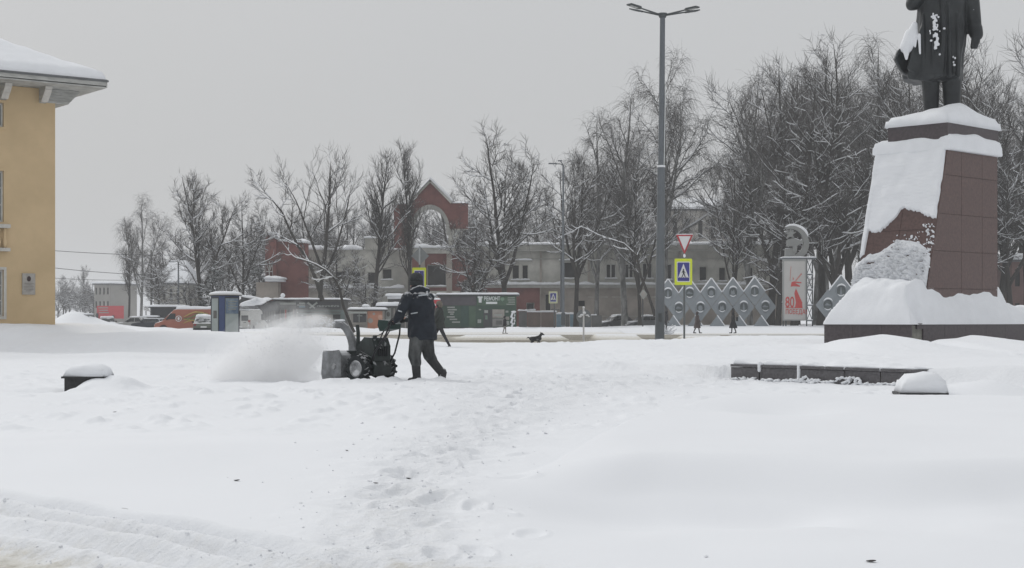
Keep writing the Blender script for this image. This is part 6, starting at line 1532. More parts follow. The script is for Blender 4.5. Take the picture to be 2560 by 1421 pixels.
def spawn(rg, pts, rad, n, t0, t1, ang, flat=0.0, angj=.15):
    """n children on every parent polyline: base points, directions, parent index, t"""
    N_, K1, _ = pts.shape; idx = np.repeat(np.arange(N_), n); m = len(idx)
    t = np.tile(np.linspace(t0, t1, n), N_) + rg.uniform(-.5, .5, m) * (t1 - t0) / n; t = np.clip(t, 0.02, .995)
    f = t * (K1 - 1); i = np.minimum(f.astype(int), K1 - 2); fr = (f - i)[:, None]
    a = pts[idx, i]; b = pts[idx, i + 1]; p = a + (b - a) * fr; ax = nrm(b - a)
    r = rad[idx, i] * (1 - fr[:, 0]) + rad[idx, i + 1] * fr[:, 0]
    rnd = nrm(rg.normal(size=(m, 3))); side = nrm(np.cross(ax, rnd))
    if flat: side[:, 2] *= (1 - flat); side = nrm(side)
    an = np.radians(ang) * (1 + rg.normal(0, angj, m)); d = ax * np.cos(an)[:, None] + side * np.sin(an)[:, None]
    return p, d, idx, t, r
def tubes(pts, rad, n):
    N_, K1, _ = pts.shape
    tg = np.zeros_like(pts); tg[:, 1:-1] = pts[:, 2:] - pts[:, :-2]; tg[:, 0] = pts[:, 1] - pts[:, 0]; tg[:, -1] = pts[:, -1] - pts[:, -2]; tg = nrm(tg)
    ref = np.zeros((N_, 1, 3)); m = nrm(pts[:, -1] - pts[:, 0]); ref[:, 0] = np.where(np.abs(m[:, 2:3]) > .8, np.array([[1.0, .3, 0]]), np.array([[0, 0, 1.0]]))
    u = nrm(np.cross(tg, ref)); v = np.cross(tg, u)
    a = np.arange(n) * 2 * math.pi / n
    ring = pts[:, :, None, :] + (u[:, :, None, :] * np.cos(a)[None, None, :, None] + v[:, :, None, :] * np.sin(a)[None, None, :, None]) * rad[:, :, None, None]
    V = ring.reshape(-1, 3); base = (np.arange(N_) * K1 * n)[:, None, None]; k = (np.arange(K1 - 1) * n)[None, :, None]; j = np.arange(n)[None, None, :]; j2 = (j + 1) % n
    q = np.stack(np.broadcast_arrays(base + k + j, base + k + j2, base + k + n + j2, base + k + n + j), -1).reshape(-1, 4)
    return V, q
def np_mesh(name, parts, m, smooth=True):
    V = []; Q = []; o = 0
    for (v, q) in parts: V.append(v); Q.append(q + o); o += len(v)
    V = np.concatenate(V); Q = np.concatenate(Q)
    me = bpy.data.meshes.new(name); me.vertices.add(len(V)); me.vertices.foreach_set('co', V.ravel().astype(np.float32))
    me.loops.add(Q.size); me.loops.foreach_set('vertex_index', Q.ravel().astype(np.int32))
    me.polygons.add(len(Q)); me.polygons.foreach_set('loop_start', np.arange(0, Q.size, 4, dtype=np.int32)); me.polygons.foreach_set('loop_total', np.full(len(Q), 4, np.int32))
    me.polygons.foreach_set('use_smooth', np.full(len(Q), smooth)); me.update(calc_edges=True); me.materials.append(m)
    return me
def snowline(pts, rad, k=1.0):
    h = pts[:, 1:] - pts[:, :-1]; hz = np.linalg.norm(h[..., :2], axis=-1) / np.maximum(np.linalg.norm(h, axis=-1), 1e-6)
    hz = np.concatenate([hz[:, :1], hz], 1); keep = np.clip((hz - .30) * 1.6, 0, 1)
    r = rad * .95 * keep * k + .03 * keep; p = pts.copy(); p[..., 2] += rad * .75 + .01
    return p, np.maximum(r, .001)
def tree_meshes(seed, kind, H=20.0, path=None):
    rg = np.random.default_rng(seed)
    r0 = H * .0135
    if path is None:
        K = 14; d0 = np.array([[rg.normal(0, .03), rg.normal(0, .03), 1.0]])
        tr = grow(rg, np.zeros((1, 3)), d0, np.array([H * .96]), K, .25, .12)
    else:
        P_ = np.array(path, float); K = len(P_) - 1; tr = P_[None]
    tt = np.linspace(0, 1, K + 1); trr = (r0 * (1 - tt) ** .8 + .02)[None]
    trr[0, 0] *= 1.25
    if kind in ('lime', 'dense', 'forest', 'birch', 'pruned') and path is None:      # the stem forks
        ns = {'lime': 3, 'dense': 2, 'forest': 2, 'birch': 2, 'pruned': 3}[kind]
        at = rg.integers(3, 6, ns); b0 = tr[0, at]; az = rg.uniform(0, 6.28) + np.arange(ns) * 6.28 / ns
        dd = np.stack([np.cos(az) * .42, np.sin(az) * .42, np.ones(ns)], -1)
        st = grow(rg, b0, dd, H * rg.uniform(.5, .66, ns), K, .35, .2)
        tr = np.concatenate([tr, st]); trr = np.concatenate([trr, (trr[0, at] * .72)[:, None] * (1 - tt[None]) ** .8 + .015])
    S = dict(
        lime=dict(n=40, t0=.26, ang=56, L=.33, up=.7, sub=10, sl=.38, sang=46, tw=9, tl=.045, tup=.25, env=lambda t: (1 - t) ** .55 * (t + .25) ** .25),
        dense=dict(n=42, t0=.16, ang=62, L=.31, up=.5, sub=12, sl=.36, sang=50, tw=10, tl=.045, tup=.1, env=lambda t: (1 - t) ** .5 * (t + .25) ** .2),
        upright=dict(n=34, t0=.28, ang=34, L=.27, up=.9, sub=9, sl=.40, sang=36, tw=8, tl=.045, tup=.5, env=lambda t: (1 - t) ** .5),
        pruned=dict(n=17, t0=.38, ang=52, L=.36, up=1.1, sub=9, sl=.42, sang=44, tw=6, tl=.05, tup=.8, env=lambda t: (1 - t) ** .35),
        birch=dict(n=32, t0=.24, ang=40, L=.30, up=.30, sub=11, sl=.34, sang=38, tw=10, tl=.075, tup=-1.6, env=lambda t: (1 - t) ** .5 * (t + .3) ** .2),
        forest=dict(n=32, t0=.28, ang=46, L=.27, up=.7, sub=9, sl=.42, sang=46, tw=8, tl=.045, tup=.3, env=lambda t: (1 - t) ** .5 * (t + .25) ** .2),
        spruce=dict(n=62, t0=.06, ang=98, L=.20, up=.15, sub=14, sl=.30, sang=60, tw=8, tl=.030, tup=-.5, env=lambda t: (1 - t) ** .8),
        stub=dict(n=9, t0=.35, ang=60, L=.20, up=.6, sub=8, sl=.35, sang=45, tw=6, tl=.05, tup=.6, env=lambda t: .7 + .3 * t),
    )[kind]
    p, d, idx, t, r = spawn(rg, tr, trr, max(5, int(S['n'] * (1.5 / (len(tr) + .5)))), S['t0'], .985, S['ang'])
    tc_ = (t - S['t0']) / (1 - S['t0']); ln = H * S['L'] * S['env'](np.clip(tc_, 0, 1)) * rg.uniform(.55, 1.3, len(t)) + H * .02
    L1 = grow(rg, p, d, ln, 7, S['up'], .30); r1 = np.minimum(r * .66, .018 * ln + .022); tt = np.linspace(0, 1, 8)
    R1 = r1[:, None] * (1 - tt[None] * .82)
    p, d, idx, t, r = spawn(rg, L1, R1, S['sub'], .18, .98, S['sang'], flat=.25 if kind != 'spruce' else .7)
    k_ = rg.random(len(idx)) < np.clip(ln[idx] / (np.median(ln) * .9), .12, 1); p, d, idx, t, r = p[k_], d[k_], idx[k_], t[k_], r[k_]
    l2 = ln[idx] * S['sl'] * (1 - .55 * t) * rg.uniform(.6, 1.3, len(t)) + H * .008
    L2 = grow(rg, p, d, l2, 4, S['up'] * .6, .35); R2 = np.minimum(r * .6, .03)[:, None] * (1 - np.linspace(0, 1, 5)[None] * .6) + .006
    p, d, idx, t, r = spawn(rg, L2, R2, S['tw'], .12, 1.0, 38)
    k_ = rg.random(len(idx)) < np.clip(l2[idx] / (np.median(l2) * 1.1), .15, 1); p, d, idx, t, r = p[k_], d[k_], idx[k_], t[k_], r[k_]
    l3 = H * S['tl'] * rg.uniform(.5, 1.4, len(t))
    L3 = grow(rg, p, d, l3, 3, S['tup'], .25); R3 = np.broadcast_to(np.array([.014, .011, .008, .005]), (len(t), 4)) * (.85 if kind == 'birch' else 1.0)
    if kind == 'spruce': R3 = R3 * 2.2; R2 = R2 * 1.3
    sharp = [tubes(tr, trr, 9), tubes(L1, R1, 5)]
    tw = [tubes(L2, R2, 4), tubes(L3, R3, 3)]
    s1 = snowline(L1, R1); s2 = snowline(L2, R2, .9); sn = [tubes(*s1, 4)]
    sel = rg.random(len(L2)) < (.4 if kind != 'birch' else .15); sn.append(tubes(s2[0][sel], s2[1][sel], 3))
    if path is not None: sn.append(tubes(*snowline(tr, trr, .7), 6))
    b = kind == 'birch'
    return (np_mesh('trunk', sharp, M_BARKB if b else M_BARK), np_mesh('crown', tw, M_NEEDLE if kind == 'spruce' else (M_TWIGB if b else M_TWIG)), np_mesh('branch_snow', sn, M_SNOW), H)
LIB = {}
for nm, kind, H in (('lime1', 'lime', 18), ('lime2', 'lime', 18), ('dense1', 'dense', 16), ('up1', 'upright', 18), ('up2', 'upright', 18), ('pruned1', 'pruned', 17), ('birch1', 'birch', 24), ('birch2', 'birch', 24), ('forest1', 'forest', 24), ('forest2', 'forest', 24), ('forest3', 'forest', 24), ('spruce1', 'spruce', 12)):
    LIB[nm] = tree_meshes(sum(map(ord, nm)) * 7 + len(nm), kind, H)
def tree(px, pyt, Y, var, label, group=None, wide=1.0, rz=None, pyb=None, name=None, lean=0.0):
    x = WX(px, Y); z0 = (gz(x, Y) if Y < 150 else .25) - .05; h = WZ(pyt, Y) - z0; tk, cr, sn, H = LIB[var]; s = h / (H * .97)
    nm = name or {'b': 'birch_tree', 's': 'spruce_tree'}.get(var[0], 'bare_tree')
    t = thing(nm, label, 'tree', (x, Y, z0), rz if rz is not None else random.uniform(0, 6.28), group)
    t.scale = (s * wide, s * wide, s); t.rotation_euler[1] = lean
    link('trunk', tk, t); link('crown', cr, t); link('branch_snow', sn, t)
    return t
TR = [
 (352, 495, 232, 'birch1', 'slender hazy birch, first tall tree right of the yellow building', .85),
 (322, 560, 238, 'up1', 'thin leaning tree at the very left edge of the tree row', .8),
 (505, 430, 172, 'lime1', 'broad dark linden rising behind the blue advertising column', 1.0),
 (605, 488, 178, 'dense1', 'narrower dark tree between the broad linden and the brick tower', .8),
 (795, 410, 168, 'pruned1', 'open-crowned tree with a fan of upright shoots above the long kiosk', 1.05),
 (935, 393, 172, 'up2', 'slim upright tree with a feathery pointed tip left of the gable', .95),
 (1022, 376, 176, 'up1', 'tall narrow tree with a lopped leader in front of the arched gable', .9),
 (1262, 330, 166, 'lime2', 'large spreading linden standing right of the gable above the green kiosk', 1.05),
 (1188, 530, 163, 'dense1', 'small dark tree clotted with snow right against the gable’s right side', .9),
 (1440, 372, 168, 'lime1', 'forked linden behind the slim street lamp', .95),
 (1562, 230, 174, 'birch2', 'weeping birch with an arched crown left of the lighting mast', .95),
 (1490, 290, 186, 'birch1', 'shorter drooping birch between the forked linden and the weeping birch', .8),
 (1662, 150, 180, 'birch1', 'tallest weeping birch standing right behind the lighting mast', .8),
 (1600, 400, 170, 'lime2', 'snow-laden tree with a low crown beside the mast', .8),
]
for (px, py, Y, v, lab, wd) in TR: tree(px, py, Y, v, lab, wide=wd)
PK = [
 (1832, 395, 163, 'lime2', 'low wide tree with snowy boughs at the left end of the park grove', .6),
 (1875, 190, 166, 'birch2', 'tall arching tree at the left front of the park grove', .8),
 (1925, 150, 170, 'forest1', 'tall tree rising above the left half of the lattice screen', 1.05),
 (1985, 200, 160, 'forest2', 'dark trunked park tree directly behind the stele’s emblem', 1.0),
 (2052, 130, 168, 'forest3', 'tall park tree right of the stele', 1.05),
 (2125, 95, 164, 'forest1', 'tall fine-twigged tree left of the pedestal', 1.0),
 (2190, 110, 172, 'birch1', 'hazy tall birch touching the statue’s coat tail', 1.0),
 (2262, 175, 166, 'forest2', 'tree behind the left shoulder of the pedestal', 1.0),
 (2340, 150, 170, 'forest3', 'tree behind the statue’s legs', 1.0),
 (2432, 100, 165, 'forest1', 'tall tree just right of the statue’s hanging arm', 1.0),
 (2500, 170, 170, 'forest2', 'tree in the gap right of the pedestal', 1.0),
 (2570, 90, 160, 'forest3', 'dark tree cut by the right edge of the picture', 1.1),
 (2090, 330, 156, 'lime2', 'lower spreading tree with thick snowy limbs between stele and pedestal', 1.1),
 (1945, 380, 158, 'dense1', 'lower snow-clotted tree behind the right end of the lattice screen', 1.1),
 (2530, 330, 157, 'lime1', 'lower spreading tree at the far right behind the pedestal', 1.1),
 (2420, 420, 159, 'dense1', 'bushy low tree hidden mostly by the pedestal', 1.0),
]
for (px, py, Y, v, lab, wd) in PK: tree(px, py, Y, v, lab, wide=wd, group='trees of the park grove on the right')
rr = random.Random(21)
bgx = [(575, 560, 'left of the brick tower, above the hipped kiosk'), (640, 545, 'just left of the brick tower’s snowy peak'), (690, 520, 'over the brick tower’s snowy peak'), (735, 535, 'over the right half of the brick tower'), (765, 500, 'above the tower’s right corner'), (815, 500, 'just right of the fan-crowned tree’s stem'), (860, 510, 'left of the slim feathery tree, above the roof'), (905, 520, 'touching the left side of the slim feathery tree'), (960, 500, 'touching the right side of the slim feathery tree'), (1005, 520, 'at the left foot of the arched gable'), (1080, 540, 'seen through the arch of the gable'), (1120, 520, 'behind the right leg of the gable arch'), (1150, 470, 'above the gable’s right shoulder'), (1205, 480, 'just right of the gable'), (1300, 520, 'behind the right side of the large linden'), (1345, 500, 'in the gap between the large linden and the slim lamp'), (1390, 520, 'directly behind the slim lamp'), (1420, 470, 'just right of the slim lamp’s heads'), (1475, 430, 'right of the forked linden'), (1530, 440, 'below the shorter drooping birch'), (1590, 470, 'below the weeping birch’s right side'), (1640, 480, 'directly left of the lighting mast'), (420, 590, 'above the grey kiosk at the left'), (460, 570, 'above the gap right of the grey kiosk'), (545, 600, 'behind the advertising column')]
for i, (px, py, wh) in enumerate(bgx):
    tree(px + rr.uniform(-8, 8), py + rr.uniform(0, 20), rr.uniform(215, 290), rr.choice(['forest1', 'forest2', 'forest3', 'lime1', 'lime2', 'dense1']), 'hazy background tree ' + wh, wide=1.2, group='background trees behind the derelict building')
for i in range(20):
    px = 1890 + i * 37 + rr.uniform(-12, 12)
    tree(px, rr.uniform(170, 330), rr.uniform(178, 240), rr.choice(['forest1', 'forest2', 'forest3', 'birch2']), 'bare tree deep in the park grove, seen only through the trees in front', wide=1.1, group='deeper trees of the park grove')
for i in range(9): tree(132 + i * 15 + rr.uniform(-4, 4), rr.uniform(700, 735), rr.uniform(400, 470), rr.choice(['forest1', 'dense1', 'forest3']), 'far hazy tree of the grove behind the parked estate car', wide=1.3, group='far grove on the left')
tree(213, 672, 430, 'up1', 'far hazy poplar standing above the grove left of the pale apartment block', wide=.9)
tree(158, 688, 430, 'lime1', 'far hazy round-topped tree next to the yellow building’s corner', wide=1.1)
tree(520, 655, 166, 'spruce1', 'dark green spruce with snowy boughs behind the advertising column', wide=1.5)
tree(655, 640, 196, 'spruce1', 'dark spruce beside the brick tower', wide=1.3)
tree(1196, 600, 168, 'spruce1', 'snow-clotted dark spruce left of the large linden', wide=1.1)
tree(745, 590, 215, 'spruce1', 'bluish dark spruce top above the brick tower roof', wide=1.8)
tree(480, 690, 175, 'dense1', 'low snowy shrub-like tree left of the advertising column', wide=1.4)
tree(400, 640, 205, 'dense1', 'snowy thicket tree behind the grey kiosk', wide=1.2)
tree(920, 690, 172, 'dense1', 'small snow-laden tree over the canopy kiosk', wide=1.4)
tree(850, 600, 180, 'dense1', 'snowy tree in front of the middle of the derelict building', wide=1.2)
def path_tree(seed, kind, Y, pts, label, H, r=1.0):
    b = P(pts[0][0], pts[0][1], Y); path = [tuple(P(x, y, Y + dy) - b) for (x, y, dy) in pts]
    # resample
    q = [Vector(p) for p in path]; out = []
    for i in range(len(q) - 1):
        for k in range(3): out.append(q[i].lerp(q[i + 1], k / 3))
    out.append(q[-1])
    tk, cr, sn, _ = tree_meshes(seed, kind, H, [tuple(p) for p in out])
    t = thing('bare_tree', label, 'tree', b); link('trunk', tk, t); link('crown', cr, t); link('branch_snow', sn, t)
path_tree(3, 'stub', 126, [(885, 832, 0), (872, 800, 0), (858, 765, 0), (849, 722, 0), (838, 700, -.2), (814, 676, -.4), (790, 662, -.6), (765, 652, -.8), (738, 644, -1)], 'bare crooked tree leaning left with a snow-lined bough, in front of the long kiosk', 8.5)
path_tree(4, 'stub', 150, [(806, 752, 0), (790, 700, 0), (770, 650, 0), (745, 615, 0), (722, 570, 0), (705, 530, .3), (680, 500, .5), (650, 466, .8)], 'tall bare tree leaning to the left over the long kiosk roof', 13)
path_tree(6, 'stub', 150, [(1638, 790, 0), (1620, 735, 0), (1602, 690, 0), (1592, 640, 0), (1560, 610, .3), (1500, 590, .5), (1452, 566, .8)], 'leaning pruned trunk with long snowy boughs just left of the mast', 10)
for (x, y0) in ((2030, 815), (1995, 815), (2560, 800), (2415, 800)): pass

# ------------------------------------------------------------------ cars
M_CGLASS = mat('car_glass', (0.02, 0.024, 0.026), 0.15, 0.3, 1, spec=.6, snow=.5, snow_lo=.7)
M_PLASTIC = mat('black_plastic', (0.015, 0.016, 0.017), 0.7, 0.2, 4)
M_LAMP = mat('headlamp', (0.35, 0.36, 0.37), 0.25, 0.1, 8); M_TAIL = mat('tail_lamp', (0.20, 0.02, 0.02), 0.3, 0.1, 8)
def car(label, loc, rz, col, kind='sedan', L_=4.3, W=1.74, Hh=1.45, grp='cars parked on the far side', nm='parked_car', extra=None, cap=.14):
    M_B = mat('paint_' + label[:12].replace(' ', '_'), col, .35, .06, 2, snow=.8, snow_lo=.62, snowscale=2)
    t = thing(nm, label, 'van' if kind == 'van' else 'car', loc, rz, grp); hl = L_ / 2
    if kind == 'sedan': body = [(-hl, .32), (-hl, .72), (-hl + .12, .90), (-hl + .75, .97), (.0, .95), (hl - 1.0, .90), (hl - .15, .72), (hl, .55), (hl, .30)]; cab = [(-hl + .55, .95), (-hl + 1.15, Hh - .05), (-hl + 1.6, Hh), (.15, Hh), (.45, Hh - .06), (hl - 1.15, .90)]
    elif kind == 'suv': body = [(-hl, .38), (-hl + .03, .95), (-hl + .12, 1.05), (0, 1.02), (hl - .9, 1.0), (hl - .12, .85), (hl, .65), (hl, .36)]; cab = [(-hl + .08, 1.03), (-hl + .35, Hh - .08), (-hl + .6, Hh), (.2, Hh), (.55, Hh - .08), (hl - 1.15, 1.0)]
    else: body = [(-hl, .35), (-hl, 1.1), (0, 1.1), (hl - .75, 1.08), (hl - .1, .85), (hl, .6), (hl, .33)]; cab = [(-hl, 1.08), (-hl + .04, Hh - .12), (-hl + .2, Hh), (hl - 2.1, Hh), (hl - 1.8, Hh - .06), (hl - .7, 1.06)]
    g = MB()
    def loft(poly, w0, w1, z0, z1):
        rows = []
        for y, f in ((-1, 0.90), (-.93, 1), (.93, 1), (1, .90)):
            row = []
            for (x, z) in poly:
                k = (z - z0) / max(z1 - z0, .01); w_ = w0 + (w1 - w0) * max(0, min(1, k)); cx = 0
                row.append((x * (f if abs(y) == 1 else 1) ** .15, y * w_, z if f == 1 else z0 + (z - z0) * .985))
            rows.append(row)
        g.rings(rows)
    loft(body, W / 2, W / 2 - .02, .3, 1.0); g.build('body', M_B, t, False)
    g = MB(); loft(cab, W / 2 - .06, W / 2 - .20 if kind != 'van' else W / 2 - .10, .95, Hh); cb = g.build('cabin', M_B, t)
    wt = W / 2 - .13 if kind != 'van' else W / 2 - .07
    def sidewin(x0, x1, z0, z1, sl0=.0, sl1=.0, nm_='side_window'):
        for s in (-1, 1):
            def yy(z): k = (z - .95) / (Hh - .95); return s * ((W / 2 - .06) + ((W / 2 - .20 if kind != 'van' else W / 2 - .10) - (W / 2 - .06)) * k + .012)
            g = MB(); a = [(x0, yy(z0), z0), (x1, yy(z0), z0), (x1 + sl1, yy(z1), z1), (x0 + sl0, yy(z1), z1)]
            g.rings([a, [(p[0], p[1] - s * .02, p[2]) for p in a]]); g.build(nm_, M_CGLASS, t)
    zs0, zs1 = (1.0, Hh - .10) if kind != 'van' else (1.22, Hh - .40)
    if kind == 'sedan': sidewin(-hl + .95, -.35, zs0, zs1, .38, .0); sidewin(-.28, hl - 1.35, zs0, zs1, .0, -.62)
    elif kind == 'suv': sidewin(-hl + .45, -hl + 1.1, zs0 + .05, zs1, .12, 0); sidewin(-hl + 1.18, -.25, zs0 + .05, zs1); sidewin(-.17, hl - 1.35, zs0 + .05, zs1, 0, -.55)
    else: sidewin(hl - 1.95, hl - 1.05, zs0, zs1, 0, -.45)
    def endwin(front):
        x0, x1 = (cab[-1][0], cab[-2][0]) if front else (cab[0][0], cab[1][0]); z0, z1 = cab[-1][1] + .06 if front else cab[0][1] + (.06 if kind != 'van' else .12), Hh - (.12 if kind != 'van' else .42)
        sgn = 1 if front else -1; k0 = (z0 - cab[-1 if front else 0][1]) / ((Hh - .05) - cab[-1 if front else 0][1]); k1 = (z1 - cab[-1 if front else 0][1]) / ((Hh - .05) - cab[-1 if front else 0][1])
        xa, xb = x0 + (x1 - x0) * k0 + sgn * .02, x0 + (x1 - x0) * k1 + sgn * .02; g = MB()
        a = [(xa, -wt + .02, z0), (xa, wt - .02, z0), (xb, wt - .09, z1), (xb, -wt + .09, z1)]; g.rings([a, [(p[0] - sgn * .03, p[1], p[2]) for p in a]]); g.build('windscreen' if front else 'rear_window', M_CGLASS, t)
    endwin(True)
    if kind != 'van': endwin(False)
    for sx, ax in ((1, hl - .85), (-1, -hl + .8)):
        for s in (-1, 1):
            g = MB(); y = s * (W / 2 - .10); n = 20
            g.rings([[(ax + math.cos(2 * math.pi * j / n) * r, y + yo, .32 + math.sin(2 * math.pi * j / n) * r) for j in range(n)] for (yo, r) in ((-.11, .26), (-.11, .31), (.11, .31), (.11, .26))]); wl = g.build('wheel', M_PLASTIC, t)
            g = MB(); g.tube([(ax, y + s * .10, .32), (ax, y + s * .125, .32)], [.19, .17], 12); g.build('rim', M_SBACK, wl)
            g = MB(); g.rings([[(ax + math.cos(a_) * r, s * (W / 2 + .004), .32 + math.sin(a_) * r) for a_ in [math.pi * j / 10 for j in range(11)] ] for r in (.33, .40)], closed=False, caps=False); g.build('wheel_arch', M_PLASTIC, t)
    for s in (-1, 1):
        g = MB(); g.box((hl - .05, s * (W / 2 - .26), .68), (.14, .32, .14)); g.build('headlight', M_LAMP, t)
        g = MB(); g.box((-hl + .04, s * (W / 2 - .16), .80 if kind != 'van' else 1.0), (.12, .2, .16 if kind != 'van' else .4)); g.build('tail_light', M_TAIL, t)
        g = MB(); g.box((.35 if kind != 'van' else hl - 1.2, s * (W / 2 + .06), 1.02 if kind != 'van' else 1.25), (.12, .16, .12)); g.build('wing_mirror', M_PLASTIC, t)
    g = MB(); g.box((hl - .02, 0, .42), (.12, W - .1, .2)); g.box((-hl + .02, 0, .42), (.12, W - .1, .2)); g.build('bumper', M_PLASTIC, t)
    g = MB(); g.box((hl + .03, 0, .48), (.02, .5, .12)); g.box((-hl - .03, 0, .62), (.02, .5, .12)); g.build('number_plate', M_SWH, t)
    x0, x1 = cab[2][0] - .25, cab[3][0] + .1
    g = MB(); g.snow((x0, -W / 2 + .2, Hh - .01), (x1 - x0, 0, 0), (0, W - .4, 0), cap, lump=.3, seed=int(abs(loc[0]) * 3), over=.03, res=.15); g.build('roof_snow', M_SNOW, t, True)
    if kind == 'sedan':
        g = MB(); g.snow((hl - 1.25, -W / 2 + .1, .86), (1.0, 0, -.10), (0, W - .2, 0), .09, lump=.3, seed=3, over=.0, res=.15); g.build('bonnet_snow', M_SNOW, t, True)
    return t
def cl(px, Y, z=None): x = WX(px, Y); return (x, Y, (gz(x, Y) if z is None else z))
car('silver estate car beside the snow heap at the corner of the yellow building', cl(176, 148, -.05), math.radians(172), (.26, .26, .25), 'suv', 4.6, 1.8, 1.62, cap=.10)
car('small grey car facing the camera below the red billboard', cl(268, 178, -.1), math.radians(-70), (.22, .23, .23), 'sedan', 4.2)
car('pale car parked left of the orange van', cl(338, 160, -.1), math.radians(165), (.33, .33, .32), 'sedan', 4.2, cap=.10)
car('dark car squeezed against the orange van’s nose', cl(378, 158, -.15), math.radians(150), (.03, .035, .045), 'suv', 3.9, Hh=1.35, cap=.05)
car('snow-dusted car between the orange van and the advertising column', cl(510, 136, -.15), math.radians(100), (.12, .13, .11), 'sedan', 4.2, cap=.22)
car('dark snow-covered car seen at an angle, parked left of the two near the mast', cl(1541, 176, .05), math.radians(205), (.045, .048, .052), 'sedan', 4.5, Hh=1.5, cap=.16)
car('grey snow-covered car parked just left of the mast', cl(1612, 174, .05), math.radians(200), (.10, .105, .11), 'sedan', 4.4, cap=.16)
v = car('orange van with a round white emblem and a yellow-green floral picture on its side', cl(478, 147, -.1), math.radians(180), (.33, .125, .085), 'van', 6.4, 2.0, 2.15, 'vans by the kiosks', 'parked_van', cap=.26)
def van_art(v):
    W = 2.0; y = W / 2 + .01
    # the side that faces the camera: local +y once turned by 180 degrees
    g = MB()
    n = 20
    for (cx, cz, r) in ((.95, 1.28, .25),):
        g.tube([(cx + math.cos(2 * math.pi * j / n) * r, y, cz + math.sin(2 * math.pi * j / n) * r) for j in range(n + 1)], .035, 5, cap=False); g.prism([(cx + math.cos(2 * math.pi * j / 10) * .10, cz + math.sin(2 * math.pi * j / 10) * .16) for j in range(10)], y - .01, y + .01)
    g.build('round_emblem', M_SWH, v)
    m1 = mat('van_yellow', (.42, .30, .10), .5, .1, 3); m2 = mat('van_green', (.16, .20, .08), .5, .2, 3)
    for k, m in enumerate((m1, m1, m2, m2, m1)):
        g = MB(); pts = [(.5 - i * .28, y + .002 * k, .85 + .18 * k + .16 * math.sin(i * .7 + k * 1.3) + .04 * i) for i in range(9)]; g.tube(pts, [.03, .05, .07, .05, .08, .05, .09, .06, .03], 5); g.build('side_picture', m, v)
van_art(v)
v = car('white van seen from behind, parked right of the advertising column', cl(622, 140, -.15), math.radians(90 - 8), (.50, .50, .48), 'van', 5.2, 2.0, 2.12, 'vans by the kiosks', 'parked_van', cap=.05)
def van_rear(v):
    for s in (-1, 1):
        g = MB(); g.rings([[(-2.63, s * .06, .55), (-2.63, s * .90, .55), (-2.60, s * .86, 1.98), (-2.60, s * .06, 1.98)], [(-2.60, s * .06, .55), (-2.60, s * .90, .55), (-2.57, s * .86, 1.98), (-2.57, s * .06, 1.98)]]); d = g.build('rear_door', mat('van_white', (.50, .50, .48), .4, .05, 2), v)
        g = MB(); g.box((-2.63, s * .46, 1.36), (.02, .60, .46)); g.build('door_window', M_CGLASS, d)
        g = MB(); g.box((-2.64, s * .46, .98), (.02, .22, .05)); g.build('handle', M_PLASTIC, d)
    g = MB(); g.bx(-2.625, -2.60, -.05, .05, .5, 2.0); g.build('door_gap', M_PLASTIC, v)
van_rear(v)

